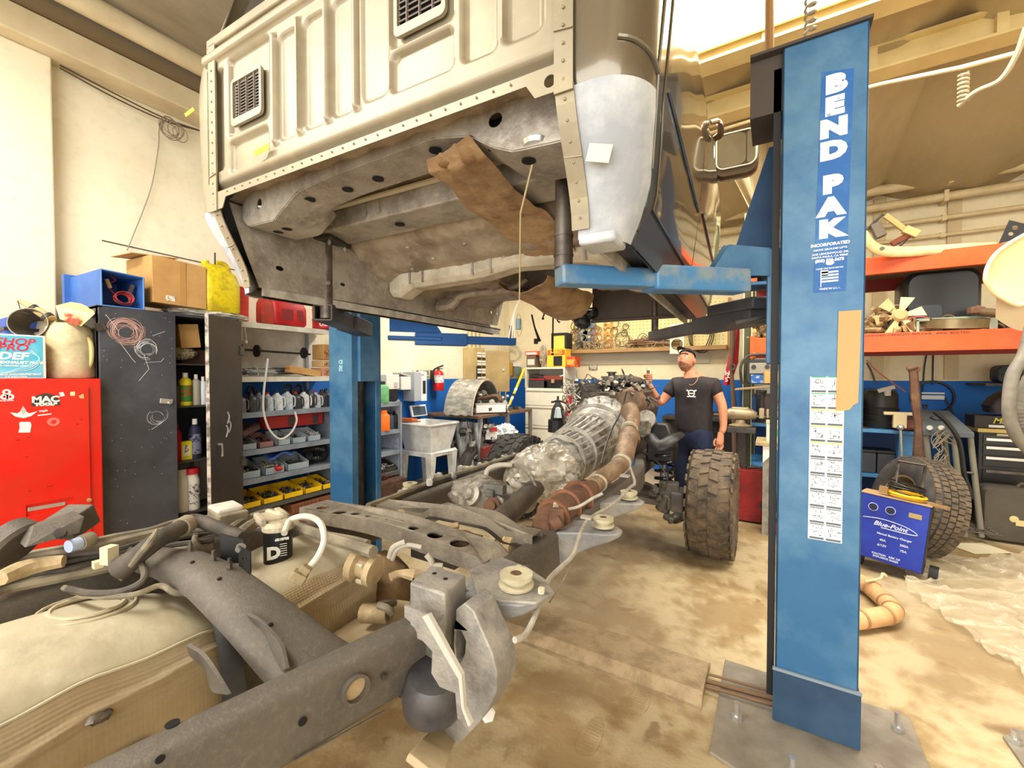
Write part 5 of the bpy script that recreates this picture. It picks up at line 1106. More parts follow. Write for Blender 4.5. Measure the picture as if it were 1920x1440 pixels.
rp('paint_specks',b,sl,d1,kind='stuff')
rp('hasp',B().cbox((XC+.028,YX(308,XC),ZX(308,752,XC)),(.012,.075,.035),0,R(-8)).cyl((XC+.03,YX(312,XC),ZX(312,753,XC)-.008),(XC+.05,YX(312,XC),ZX(312,753,XC)-.008),.010),zinc,d1,bev=.002)
rp('hinge',B().cbox((XC+.025,y0+.012,ZX(176,612,XC)),(.02,.045,.05),0,.3),steel,d1)
ph=R(37); hx,hy=XC,1.80; dv=V(math.sin(ph),-math.cos(ph),0); nv=V(math.cos(ph),math.sin(ph),0)
def dd(s,z,off=0): return V(hx,hy,z)+dv*s+nv*off
d2=rp('door',B().hexa([dd(0,.06),dd(.44,.06),dd(.44,.06,.02),dd(0,.06,.02),dd(0,1.935),dd(.44,1.935),dd(.44,1.935,.02),dd(0,1.935,.02)]),M('cabinet_black_warm',(58,50,46),(74,66,60),2,.4,.65,.45,.2),bc,bev=.003,sm=False)
rp('door_edge',B().hexa([dd(.437,.06,-.002),dd(.443,.06,-.002),dd(.443,.06,.022),dd(.437,.06,.022),dd(.437,1.935,-.002),dd(.443,1.935,-.002),dd(.443,1.935,.022),dd(.437,1.935,.022)]),M('edge_highlight',(190,180,166),(90,84,78),14,.45,.6),d2,sm=False)  # pale strip: highlight along the door's free edge put into its colour
q=dd(.36,1.02,.03); rp('door_latch',B().cyl(dd(.34,.99,.02),dd(.34,.99,.045),.010).tube([dd(.34,.99,.045),dd(.335,.95,.045),dd(.33,.90,.04)],[.007,.006,.009],8),zinc,d2)
for z in (1.70,.80): rp('hinge',B().cbox(dd(.01,z,.025),(.02,.04,.07),ph),steel,d2)
b=B()
for s,z in ((.22,1.22),(.2,1.15),(.24,1.12)): b.tube([dd(s,z,.0215),dd(s-.02,z-.04,.0215),dd(s+.005,z-.09,.0215)],.008,5,3,sq=.2)
rp('white_smear',b,sl,d2,kind='stuff')
# contents of the cabinet
def bottle(nm,lab,px,py0,py1,X,r,m,capm,cat,neck=.35,label=None,labm=None,par=None,group=None,base=None,cylr=1):
    c=U(px,py1,X=X); 
    if base is not None: c.z=base
    h=ZX(px,py0,X)-c.z; t=thing(nm,lab,cat,c,group)
    ob('bottle_body',B().lathe([(0,0),(r*.96,0),(r,.008),(r,h*.72),(r*.8,h*.80),(r*neck,h*.86),(r*neck,h*.9),(0,h*.9)],c,(0,0,1),18),m,t,ang=50)
    ob('cap',B().lathe([(0,h*.86),(r*neck*1.2,h*.86),(r*neck*1.15,h),(0,h)],c,(0,0,1),12),capm,t)
    if labm: ob('label_band',B().lathe([(r*1.01,h*.12),(r*1.01,h*.62)],c,(0,0,1),18,cap=False),labm,t)
    return t
yb=M('bottle_yellow',(232,214,40)); gb=M('label_green_band',(60,140,50),(220,50,30),30,.52,.56)
CX=-3.80
bottle('spray_bottle','yellow bottle with green and red label, second shelf of the black cabinet',348,699,748,CX,.042,yb,stw,'bottle',base=1.27,labm=gb)
bottle('spray_can','pale grey aerosol can right of the yellow bottle, second shelf of the black cabinet',368,702,747,CX,.030,M('can_grey',(170,166,150)),stw,'can',base=1.27)
bottle('spray_can','thin white bottle behind the open door, second shelf of the black cabinet',381,706,747,CX,.028,M('can_white_blue',(214,222,232)),stw,'bottle',base=1.27)
bottle('spray_can','short dull green can left of the yellow bottle in the black cabinet',327,718,750,CX,.034,M('can_olive',(92,92,74)),dark,'can',base=1.27,neck=.8)
bottle('spray_can','tall dark blue aerosol can with white cap, third shelf of the black cabinet',366,785,843,CX,.042,M('can_navy',(36,36,66)),stw,'can',base=.86,labm=M('label_grey_blue',(120,124,150),(40,40,60),40,.5,.55))
t=thing('tin','yellow oil tin with white print, third shelf of the black cabinet','tin',(CX,YX(343,CX),.86))
c=V(CX,YX(343,CX),.86); ob('tin_body',B().box(c.x-.03,c.x+.03,c.y-.042,c.y+.042,.86,1.0),yb,t,bev=.004,sm=False); ob('tin_print',B().box(c.x+.03,c.x+.032,c.y-.02,c.y+.028,.89,.97),M('print_white_grey',(230,228,210),(120,110,60),40,.5,.55),t,sm=False)
t=bottle('oil_can','red oil can with a pointed nozzle, left edge of the third cabinet shelf',327,795,840,CX,.045,M('can_red',(190,30,26)),M('can_red',(190,30,26)),'can',base=.86,neck=.5)
t=bottle('milk_jug','white square bottle on the lowest open cabinet shelf',341,880,932,CX,.045,M('bottle_offwhite',(236,232,218)),M('bottle_offwhite',(236,232,218)),'bottle',base=.47,neck=.6)
t=bottle('wipe_tub','white tub with red cap and printed label, lowest cabinet shelf',361,877,926,CX,.048,M('bottle_offwhite',(236,232,218)),M('cap_red',(190,30,40)),'tub',base=.47,neck=.85,labm=M('label_speckled',(226,222,214),(90,70,70),60,.52,.56))
cardm=M('cardboard',(204,160,98),(186,140,82),4,.4,.65,.8,0,.05,30)
t=thing('small_carton','small brown cardboard box leaning on the top shelf of the black cabinet','box',U(355,655,X=CX))
ob('carton',B().cbox(U(356,630,X=CX)+V(-.05,0,0),(.10,.13,.18),0,R(6)),cardm,t,bev=.003,sm=False)
crum('plastic_bag',U(340,663,X=-3.86)+V(0,0,-.0),.085,(1,1.3,.6),M('bag_beige',(190,176,146),(150,136,110),9,.4,.6,.5),31,.4,3,0,None,label='crumpled beige plastic bag on the top shelf of the black cabinet',cat='bag')
t=thing('storage_box','dull brown box behind the beige bag in the black cabinet','box',(-4.0,1.55,1.585)); ob('box_body',B().box(-4.15,-3.9,1.48,1.70,1.585,1.70),M('box_brown_dark',(96,64,54)),t,sm=False)
for k,(a,b_) in enumerate(((1.20,1.42),(1.45,1.70))):
    t=thing('white_box','pale flat box standing at the back of the lowest open shelf, '+('left' if k==0 else 'right')+' one','box',(-4.15,(a+b_)/2,.48)); ob('box_body',B().box(-4.2,-4.0,a,b_,.475,.80),M('box_pale_dirty',(176,170,156),(150,144,130),6),t,bev=.004,sm=False); ob('box_tape',B().box(-3.999,-3.997,(a+b_)/2-.015,(a+b_)/2+.015,.475,.80),M('tape_brown_dark',(120,100,80)),t,sm=False)
# on top of the cabinet
crum('plastic_sack',V(-3.90,1.66,1.985),.30,(.62,1.05,.16),M('sack_white',(236,232,218),(206,200,182),8,.4,.6,.45),12,.3,3,R(-4),None,label='white plastic sack lying flat under the cardboard box and yellow can',cat='sack')
t=thing('parts_bin','blue plastic bin on its side on the black cabinet holding coiled red leads','bin',(-3.95,1.08,1.95))
bl_=M('bin_blue',(64,112,190),(52,96,172),4,.4,.6,.45)
ya,yb_=YX(193,-3.72),YX(272,-3.72); zt=ZX(193,505,-3.72)
q=[V(-3.72,ya,1.952),V(-3.72,yb_,1.952),V(-4.12,yb_-.03,1.955),V(-4.12,ya-.05,1.955),V(-3.72,ya,zt),V(-3.72,yb_,zt-.015),V(-4.12,yb_-.03,zt-.02),V(-4.12,ya-.05,zt-.02)]
def wall4(b,a,c,d,e,th): # thin wall quad
    n=(Vector(c)-Vector(a)).cross(Vector(e)-Vector(a)).normalized()*th
    return b.hexa([a,c,Vector(c)+n,Vector(a)+n,e,d,Vector(d)+n,Vector(e)+n])
b=B(); wall4(b,q[0],q[3],q[7],q[4],-.006); wall4(b,q[0],q[1],q[2],q[3],.006); wall4(b,q[1],q[2],q[6],q[5],.006); wall4(b,q[3],q[2],q[6],q[7],-.006); wall4(b,q[4],q[5],q[6],q[7],-.006)
ob('bin_shell',b,bl_,t,sm=False); ob('bin_rim',B().tube([q[0],q[4],q[5],q[1],q[0]],.006,6),M('bin_rim_blue',(90,140,206)),t)
ob('bin_flange',B().box(-4.14,-4.11,ya-.09,yb_,1.96,zt),bl_,t,bev=.006,sm=False)
t=thing('test_leads','coil of red and black electrical leads inside the blue bin','cable',(-3.8,1.10,1.96))
b=B()
for k in range(8): b.torus((-3.80+.008*k,1.10+rnd.uniform(-.004,.004),2.02+rnd.uniform(-.005,.005)),(1,rnd.uniform(-.2,.2),.5),.045+rnd.uniform(-.008,.006),.0035,20,5)
ob('lead_coil',b,M('lead_red',(176,60,60),(90,30,30),20,.45,.6),t,kind='stuff'); ob('lead_tail',B().tube([(-3.80,1.06,2.05),(-3.79,1.03,2.10),(-3.80,1.07,2.14),(-3.82,1.05,2.17)],.004,5,4),M('lead_red',(176,60,60)),t)
ob('clamp_jaw',B().cbox((-3.79,1.03,2.11),(.02,.02,.06),0,.3),M('clamp_tan',(176,140,90)),t); ob('clamp_jaw',B().cbox((-3.80,1.15,2.09),(.02,.02,.07),0,-.3),steel,t)
cbx=thing('cardboard_box','large taped cardboard box on the black cabinet beside the blue bin','box',(-3.95,1.42,2.04))
ob('carton',B().hexa([(-4.15,1.24,2.03),(-3.73,1.25,2.015),(-3.73,1.585,2.005),(-4.15,1.58,2.02),(-4.15,1.23,2.36),(-3.74,1.25,2.35),(-3.73,1.585,2.33),(-4.15,1.58,2.34)]),cardm,cbx,bev=.004,sm=False)
ob('tape',B().box(-3.731,-3.728,1.41,1.45,2.02,2.33),M('tape_tan',(188,142,80)),cbx,sm=False,label='strip of brown packing tape'); ob('shipping_label',B().box(-3.730,-3.727,1.325,1.38,2.035,2.075),M('label_offwhite',(232,226,206),(160,150,130),60,.52,.56),cbx,sm=False)
ob('flap',B().cbox((-4.0,1.30,2.375),(.26,.30,.006),R(8),R(6)),cardm,cbx,sm=False)
def jerry(lab,px0,px1,py0,py1,X,m,dep=.16,base=1.97,handle=1,nm='fuel_can',sp=True,tilt=0):
    y0,y1=YX(px0,X),YX(px1,X); z1=ZX((px0+px1)/2,py0,X); c=V(X-dep/2,(y0+y1)/2,base); h=z1-base; w=(y1-y0)
    t=thing(nm,lab,'fuel can',c); f=[]
    for zz,k,sh in ((0,.9,0),(.02,1,0),(h*.55,1,0),(h*.75,.9,.02),(h*.88,.6,.06),(h*.92,.45,.08)):
        f.append([c+V(x*k,y*k+ -w*sh*2,zz) for x,y in rrect(-dep/2,dep/2,-w/2,w/2,min(dep,w)*.28,4)])
    ob('can_body',B().rings(f),m,t,ang=50)
    if handle: ob('handle',B().tube([c+V(0,-w*.05,h*.78),c+V(0,-w*.02,h*.98),c+V(0,w*.22,h*.96),c+V(0,w*.34,h*.72)],h*.045,8,4),m,t)
    if sp: ob('spout_cap',B().cyl(c+V(0,-w*.30,h*.82),c+V(0,-w*.34,h*.98),w*.10),black if 0 else m,t)
    return t,c,h,w
ycan=M('can_dirty_yellow',(232,208,20),(196,170,20),14,.45,.6,.5,0,.1,40,(120,110,30),40,.4)
jerry('dirty yellow plastic fuel can on the white sack',387,457,489,600,-3.72,ycan,.2,2.0)
ob('funnel_stick',B().cyl(U(403,500,X=-3.78),U(403,474,X=-3.78),.006),dark,None,label='short dark rod sticking up from the yellow fuel can',cat='rod')
rd1=M('can_orange_red',(224,60,40),(206,44,30),6); rd2=M('can_bright_red',(206,30,34),(176,26,30),6,.4,.6,.45)
t=thing('red_bin','tall plain orange-red plastic container left of the red fuel cans','container',(-3.98,1.90,1.97))
ob('container_body',B().rings([[(x,y,z) for x,y in rrect(-4.05+k,-3.90+k,1.83-k,1.985+k,.02,3)] for z,k in ((1.97,0),(2.245,.004))]),rd1,t,ang=50); ob('container_lid',B().box(-4.05,-3.896,1.83,1.99,2.245,2.26),rd1,t,bev=.004,sm=False)
jerry('small dirty red fuel can beside the orange-red container',492,523,556,608,-3.92,M('can_dusty_red',(196,60,44),(150,60,44),8),.12)
t,c,h,w=jerry('large red fuel can with moulded recesses, top shelf',514,580,551,618,-3.90,rd2,.2)
ob('side_recess',B().box(c.x+.097,c.x+.101,c.y-w*.28,c.y+w*.05,c.z+h*.15,c.z+h*.5).box(c.x+.097,c.x+.101,c.y+w*.15,c.y+w*.34,c.z+h*.15,c.z+h*.5),M('recess_dark_red',(130,20,26)),t,bev=.004)
t=thing('oil_drum','small bright red metal drum with white lettering, top shelf by the lift column','drum',(-4.0,2.78,1.97))
c=V(-4.0,2.80,1.97); ob('drum_body',B().lathe([(0,0),(.13,0),(.135,.01),(.13,.02),(.13,.09),(.136,.10),(.13,.11),(.13,.19),(.136,.2),(.13,.21),(.13,.27),(.11,.29),(0,.29)],c,(0,0,1),26),rd2,t)
for s,z,sz in (('GULF',.24,.045),('MX',.15,.09),('OIL',.045,.05)): text('drum_letters',s,sz,stw,t,(c.x+.095,c.y-.095,c.z+z),(.72,.70,0),(0,0,1),.001,bold=.001)
# ---- rack on left wall
rk=thing('steel_rack','long grey steel shelving rack against the blue wall beside the black cabinet','shelving',(-4.1,2.8,0))
rg=M('rack_grey',(150,160,172),(126,136,148),5,.42,.62,.5,.2); rgl=M('rack_cream',(226,222,208),(196,190,176),6)
ZS=(.335,.585,.84,1.17,1.485,1.96)
for k,z in enumerate(ZS):
    ye=3.74 if k<4 else 2.95
    s_=ob('shelf',B().box(-4.33,-3.90,1.84,ye,z-.012,z),rg if k<4 else rgl,rk,sm=False)
    ob('shelf_lip',B().box(-3.905,-3.895,1.84,ye,z-.045,z+.002),M('rack_dark',(90,88,84)) if k==0 else rg if k<4 else rgl,s_,sm=False)
for y in (1.845,2.79,3.74):
    for x in (-4.33,-3.905): ob('post',B().box(x,x+.02,y-.015,y+.015,0,2.0 if y<3 else 1.17),rg,rk,sm=False)
ob('side_panel',B().box(-4.33,-3.90,3.74,3.748,.0,1.16),M('panel_speckled',(170,176,190),(140,148,166),40,.5,.6),rk,sm=False)
ob('side_panel',B().box(-4.33,-3.90,2.84,2.845,.3,1.16),rg,rk,sm=False)
bd=M('backboard_white',(226,222,214),(206,200,190),5,.4,.7,.7,0,0,30,(140,132,124),16,.35)
ob('pegboard',B().box(-4.345,-4.335,1.84,2.9,1.49,1.95),bd,rk,sm=False)
# jugs on shelf z=1.17
gr=[(120,116,118),(70,70,74),(110,116,124),(190,200,208),(222,228,232),(200,210,220),(60,60,66),(226,230,232),(52,52,58),(196,200,206),(64,64,70),(58,58,64)]
jx=[452,473,487,504,522,541,557,572,582,594,606,614]
ps=('leftmost','second','third','fourth','fifth','sixth','seventh','eighth','ninth','tenth','eleventh','rightmost')
cn=('dark grey','black','grey','pale grey','white','silver','black','white','black','silver grey','black','black')
for k,(px,g) in enumerate(zip(jx,gr)):
    c=V(-3.99,YX(px,-3.96),1.17); w=.058; h=.17+.01*(k%3); m=M('jug_%d'%k,g,tuple(int(v*.75) for v in g),9,.45,.6,.4)
    t=thing('oil_bottle',cn[k]+' plastic oil bottle with side handle, '+ps[k]+' in the bottle row on the rack','bottle',c,'oil bottles on the rack')
    ob('bottle_body',B().rings([[c+V(x*q,y*q,z) for x,y in rrect(-.055,.055,-w/2*1.3,w/2*1.3,.02,3)] for z,q in ((0,.95),(.01,1),(h*.6,1),(h*.75,.8),(h*.82,.4),(h*.9,.35))]),m,t,ang=50)
    ob('cap',B().cyl(c+V(0,0,h*.86),c+V(0,0,h),.016),black if k%3 else M('cap_red',(190,30,40)),t)
    ob('handle',B().tube([c+V(.03,.03,h*.70),c+V(.055,.045,h*.6),c+V(.055,.045,h*.2),c+V(.04,.04,h*.15)],.007,6,3),m,t)
for k,(px,s_) in enumerate(((540,1),(470,.8),(560,.9))):
    t=thing('hose_scrap','black hose end curled above the oil bottles, '+('middle','left','right')[k]+' one','hose',(-4.05,YX(px,-4.05),1.34)); ob('hose_loop',B().torus((-4.05,YX(px,-4.05),1.36),(1,.3,0),.045*s_,.012,18,7),black,t); ob('hose_end',B().cyl((-4.05,YX(px,-4.05)+.045*s_,1.36),(-4.05,YX(px,-4.05)+.05,1.30),.013),dark,t)
# red level/case on shelf .84
t=thing('red_case','long red plastic tool case with dark clasps on the rack','case',(-4.1,2.55,.99))
ob('case_body',B().box(-4.22,-4.08,YX(498,-4.08),YX(605,-4.08),.985,1.105),M('case_red',(214,52,54),(196,70,66),8),t,bev=.008,sm=False)
for px in (545,590): ob('clasp',B().box(-4.082,-4.07,YX(px,-4.08)-.03,YX(px,-4.08)+.03,1.0,1.09),M('clasp_grey',(90,80,80)),t,bev=.004,sm=False)
gbm=M('bin_pale_grey',(170,184,194),(150,162,172),5)
def obin(lab,y0,y1,z,m,h=.13,x0=-4.15,x1=-3.93,nm='small_bin',fill=None,fm=None,grp=None):
    t=thing(nm,lab,'bin',((x0+x1)/2,(y0+y1)/2,z),grp); w=.004; b=B()
    b.box(x0,x1,y0,y1,z,z+w).box(x0,x0+w,y0,y1,z,z+h)
    for y in (y0,y1-w): b.hexa([(x0,y,z),(x1,y,z),(x1,y+w,z),(x0,y+w,z),(x0,y,z+h),(x1,y,z+h*.45),(x1,y+w,z+h*.45),(x0,y+w,z+h)])
    b.box(x1-w,x1,y0,y1,z,z+h*.45)
    ob('bin_shell',b,m,t,sm=False)
    if fill:
        b=B()
        for k in range(fill):
            c=V(rnd.uniform(x0+.02,x1-.02),rnd.uniform(y0+.02,y1-.02),z+h*rnd.uniform(.3,.6)); d=V(rnd.uniform(-1,1),rnd.uniform(-1,1),rnd.uniform(-.3,.6)).normalized()*.03
            if k%3: b.tube([c-d,c+d],rnd.uniform(.004,.009),6)
            else: b.cbox(c,(.03,.02,.02),rnd.random()*3,rnd.random()*3)
        ob('bin_contents',b,fm or dark,t,kind='stuff',sm=False)
    return t
mixd=M('parts_mixed_dark',(50,48,46),(150,146,138),30,.5,.56,.5,.4)
mixl=M('parts_mixed_light',(206,200,190),(80,76,74),30,.5,.58,.5,.2)
for k,(a,b_) in enumerate(((1.93,2.05),(2.07,2.2),(2.24,2.36),(2.38,2.52),(2.54,2.68))):
    obin(('grey bin with a white tray','pinkish grey bin','grey bin with dark fittings','open pale bin with black nuts','pale bin of silver clips')[k]+' on the rack shelf under the red case',a,b_,.84,gbm if k!=1 else M('bin_pink_grey',(150,110,108)),.12,fill=10,fm=mixd if k<4 else mixl)
t=thing('folded_cloth','dull brown folded cloth at the left end of the rack shelf','cloth',(-4.1,2.0,.96)); ob('cloth_fold',B().cbox((-4.1,2.02,1.0),(.2,.2,.06),.3,.3).cbox((-4.1,2.03,1.03),(.18,.16,.03),.5,.3),M('cloth_brown',(110,84,80)),t,bev=.015)
for k,(a,b_) in enumerate(((1.92,2.08),(2.12,2.3),(2.33,2.55))):
    obin(('scuffed','grey','pale')[k]+' bin of tangled parts on the second lowest rack shelf, '+('left','middle','right')[k],a,b_,.585,gbm,.14,fill=16,fm=(mixd,mixl,mixd)[k])
t=thing('blue_cloth','blue folded shop cloth lying on the bins','cloth',(-4.02,2.28,.74)); ob('cloth_fold',B().grid(lambda u,v:(-4.1+.16*v,2.16+.22*u,.735+.02*math.sin(u*6+v*4)),12,6,.02),M('cloth_blue',(70,110,200)),t)
t=thing('red_item','small red plastic fitting on the second lowest rack shelf','fitting',(-3.93,2.24,.60)); ob('fitting_body',B().ball((-3.93,2.24,.63),.03,6,(1,1.3,.8),.3),M('can_red',(190,30,26)),t); ob('fitting_neck',B().cyl((-3.93,2.24,.64),(-3.92,2.25,.675),.01),dark,t)
t=thing('intake_hose','thick black corrugated hose coiled at the right end of the rack','hose',(-4.05,2.68,.6))
hp=[V(-4.02,2.60+.11*math.cos(a)+.02,.67+.065*math.sin(a)) for a in [i*.35 for i in range(16)]]
hp=[V(-4.05,2.58,.74),V(-4.0,2.66,.75),V(-3.98,2.75,.72),V(-3.99,2.72,.65),V(-4.02,2.62,.66),V(-3.98,2.58,.70)]
P_=smooth_path(hp,10); ob('hose_body',B().tube(P_,[(.038 if i%2 else .032) for i in range(len(P_))],10),M('hose_black',(30,30,30),rough=.35),t); ob('hose_cuff',B().cyl(P_[0]-V(0,.03,0),P_[0],.042),black,t)
yel=M('bin_yellow',(250,206,14),(236,188,10),5)
for k,(a,b_) in enumerate(((1.87,2.06),(2.08,2.26),(2.27,2.46),(2.48,2.66),(2.67,2.78))):
    obin('yellow plastic bin full of dark fittings, '+('leftmost','second','middle','fourth','rightmost')[k]+' on the bottom rack shelf',a,b_,.335,yel,.11,x1=-3.89,fill=26,fm=mixd,grp='yellow bins on the bottom rack shelf')
t=thing('wooden_crate','reddish brown wooden crate under the bottom rack shelf','crate',(-4.0,2.6,0)); ob('crate_body',B().box(-4.25,-3.9,2.35,3.0,0,.26),M('wood_red_brown',(150,92,56),(110,66,40),5,.4,.6,.7,stretch=(1,6,1)),t,bev=.01,sm=False); ob('crate_batten',B().box(-3.9,-3.885,2.35,3.0,.18,.22),M('wood_red_brown',(150,92,56)),t,sm=False)
t=thing('wooden_crate','brown drawer crate on the floor right of the lift column','crate',(-3.85,3.4,0)); ob('crate_body',B().box(-4.2,-3.75,3.1,3.7,0,.27),M('wood_dark_brown',(96,66,48),(66,46,34),5,.4,.6,.7),t,bev=.008,sm=False)
for k in range(3): ob('drawer_front',B().box(-3.75,-3.742,3.13+k*.19,3.29+k*.19,.04,.23),M('wood_dark_brown',(96,66,48)),t,bev=.004,sm=False)
crum('shop_rag',V(-3.95,3.45,.30),.09,(1.2,1.5,.6),M('rag_maroon',(96,50,46),(60,36,34),8),5,.6,3,0,None,label='dark maroon rag heaped on the brown drawer crate',cat='rag')
# shelf 1.485: axle rods, cardboard, brown box
t=thing('axle_shaft','black axle shaft with round plates hung on the white backboard','axle',(-4.2,2.35,1.70))
ob('shaft_rod',B().cyl((-4.2,1.9,1.74),(-4.2,2.75,1.72),.010),dark,t)
for y in (2.05,2.2,2.68): ob('shaft_plate',B().cyl((-4.2,y-.008,1.73),(-4.2,y+.008,1.73),.058,n=22),black,t)
t=thing('tube_bundle','bundle of black and silver tubes lying on the upper rack shelf','tubes',(-4.05,2.3,1.49)); b=B()
for k in range(14): b.tube([(-4.15+rnd.uniform(0,.2),1.86+rnd.uniform(0,.2),1.50+rnd.uniform(0,.05)),(-4.15+rnd.uniform(0,.2),2.3,1.51+rnd.uniform(0,.06)),(-4.15+rnd.uniform(0,.2),2.78,1.50+rnd.uniform(0,.05))],.007,6,4)
ob('tube_run',b,M('tubes_mixed',(60,60,62),(160,160,158),4,.5,.56),t,kind='stuff'); ob('tie',B().torus((-4.05,2.1,1.52),(0,1,0),.06,.004,14,5),stw,t)
t=thing('long_carton','long light cardboard box lying across the tubes on the upper rack shelf','box',(-3.95,2.53,1.5)); ob('carton',B().cbox((-3.96,2.52,1.535),(.08,.34,.065),R(2),R(-8)),cardm,t,bev=.003,sm=False); ob('carton_flap',B().cbox((-3.96,2.36,1.58),(.08,.05,.004),0,R(20)),cardm,t,sm=False)
for k,(z,h,m) in enumerate(((1.49,.09,M('carton_pinkish',(206,150,120))),(1.585,.07,M('carton_tan2',(214,176,124))),(1.66,.16,cardm))):
    t=thing('parts_carton',('pinkish carton at the bottom','tan carton in the middle','orange-brown printed carton on top')[k]+' of the three stacked at the upper rack shelf end','box',(-4.02,2.80,z)); ob('carton',B().box(-4.12,-3.93,2.70+.01*k,2.86,z,z+h-.004),m,t,bev=.003,sm=False); ob('carton_print',B().box(-3.929,-3.926,2.73,2.82,z+h*.2,z+h*.6),M('print_brown',(150,90,50),(220,180,130),50,.5,.56),t,sm=False)
# white hose loop, hanging cord
ob('drain_hose',B().tube([U(x,y,X=-3.86) for x,y in ((502,672),(500,690),(495,730),(494,770),(505,805),(525,823),(545,812),(556,790),(553,772))],.009,8,5),M('hose_white',(226,224,218)),None,label='white hose hanging in a loop in front of the rack',cat='hose')
t=thing('extension_lead','thin white cord with a plug hanging at the left end of the rack','cable',(-3.85,1.86,1.2)); ob('cord',B().tube([U(x,y,X=-3.85) for x,y in ((455,600),(450,625),(462,640),(456,605),(452,650),(452,720),(448,770),(450,800),(446,860),(447,930))],.003,5,4),M('cord_cream',(210,200,180)),t); ob('plug',B().ball(U(461,641,X=-3.84),.014,6).cbox(U(449,770,X=-3.84),(.02,.03,.09)),M('plug_white',(226,220,206)),t)
# right part of the rack seen past the column
bottle('glass_bottle','green bottle on the rack beside the blue lift column',718,715,756,-3.95,.07,M('bottle_green',(130,196,140),(90,160,100),6),dark,'bottle',base=1.17)
bottle('sanitizer_bottle','orange plastic bottle on the rack right of the lift column',719,769,808,-3.95,.075,M('bottle_orange',(250,120,30)),M('bottle_orange',(250,120,30)),'bottle',base=.84,neck=.5)
bottle('dark_bottle','grey blue bottle between the orange bottle and the rack end',731,772,806,-4.0,.05,M('bottle_slate',(70,84,104)),black,'bottle',base=.84)
bottle('dark_bottle','black jug at the far end of the rack shelf',741,770,806,-4.0,.06,black,black,'bottle',base=.84)
obin('grey tray of silver fittings on the low shelf right of the lift column',3.2,3.7,.335,dark,.12,fill=26,fm=mixl)
# ================= CENTRE BACK =================
XW=-4.35
def wy(px,X=-4.3): return YX(px,X)
def wbox(nm,lab,cat,px0,px1,py0,py1,dep,m,X=-4.35,bev=.01):
    """box fixed to the left wall, given by its outline seen on its front face"""
    xf=X+dep; y0=YX(px0,xf); y1=YX(px1,xf); ym=(px0+px1)/2
    z0=ZX(ym,py1,xf); z1=ZX(ym,py0,xf); t=thing(nm,lab,cat,(X+dep/2,(y0+y1)/2,z0))
    ob('housing',B().box(X,xf,y0,y1,z0,z1),m,t,bev=bev,sm=False); return t,xf,y0,y1,z0,z1
t,xf,y0,y1,z0,z1=wbox('towel_dispenser','white and black paper towel dispenser on the blue wall, leftmost','dispenser',725,749,702,730,.20,M('plastic_offwhite',(232,230,222)))
ob('dispenser_base',B().box(XW,xf-.01,y0+.02,y1-.02,z0-.16,z0),black,t,bev=.01,sm=False); ob('paper_end',B().cbox(((XW+xf)/2+.05,(y0+y1)/2+.05,z0-.2),(.10,.16,.08),0,.4),M('paper_grey',(150,146,140)),t,bev=.01,sm=False); ob('lever',B().box(xf,xf+.012,y1-.09,y1-.04,z0+.03,z0+.09),sgy,t,sm=False)
t,xf,y0,y1,z0,z1=wbox('glove_box_holder','slanted white box holder on the blue wall between dispenser and panel','holder',752,773,706,731,.16,M('plastic_offwhite',(232,230,222)))
ob('slant_lid',B().cbox(((XW+xf)/2,(y0+y1)/2,z1+.02),(.16,y1-y0,.02),0,R(-14)),sgy,t,sm=False)
t,xf,y0,y1,z0,z1=wbox('wall_heater','tall pale grey wall unit with white front strip and control slots','wall unit',777,799,697,752,.22,M('unit_grey',(176,182,190)))
ob('front_strip',B().box(xf,xf+.01,y0+(y1-y0)*.55,y1,z0,z1),stw,t,sm=False); ob('slot_panel',B().box(xf+.01,xf+.014,y0+(y1-y0)*.65,y0+(y1-y0)*.9,z0+.1,z0+.28),dark,t,sm=False); ob('dome_lamp',B().ball((xf,y1-.08,z1-.02),.035,6),stw,t)
t=thing('number_sign','small framed signs reading C and 7.35 above the wall unit','sign',(-4.33,wy(790),1.58))
for a,b_,s in ((775,789,'C'),(790,806,'7.35')):
    ya,yb=YX(a,-4.33),YX(b_,-4.33); z0=ZX(790,703,-4.33)-.02; z1=z0+.10; ob('sign_plate',B().box(-4.345,-4.33,ya,yb,z0,z1),M('sign_cream',(222,212,180)),t,sm=False); text('sign_text',s,.08,blk,t,(-4.329,(ya+yb)/2,(z0+z1)/2),(0,1,0),(0,0,1),.001,bold=.002)
c=V(-4.22,YX(822,-4.22),0); c.z=ZX(822,732,-4.22); h=ZX(822,694,-4.22)-c.z
t=thing('fire_extinguisher','red fire extinguisher with white label hanging on the blue and cream wall','fire extinguisher',c)
ex_r=M('extinguisher_red',(214,36,36),rough=.3)
ob('cylinder',B().lathe([(0,0),(.075,0),(.08,.01),(.08,h*.82),(.06,h*.93),(.025,h),(0,h)],c,(0,0,1),22),ex_r,t); ob('label_wrap',B().lathe([(.0815,h*.38),(.0815,h*.75)],c,(0,0,1),22,cap=False),M('extinguisher_label',(226,226,220),(160,160,170),30,.5,.6),t)
ob('valve',B().cyl(c+V(0,0,h),c+V(0,0,h+.04),.02).cbox(c+V(.03,0,h+.05),(.12,.03,.02),0,0,R(-15)).cbox(c+V(.03,0,h+.02),(.10,.02,.012)),steel,t); ob('hose',B().tube([c+V(0,-.02,h+.03),c+V(.0,-.10,h),c+V(0,-.11,h*.6),c+V(0,-.09,h*.3)],.012,8,4),black,t)
ob('bracket',B().box(-4.35,-4.30,c.y-.04,c.y+.04,c.z+.1,c.z+h),steel,t,sm=False)
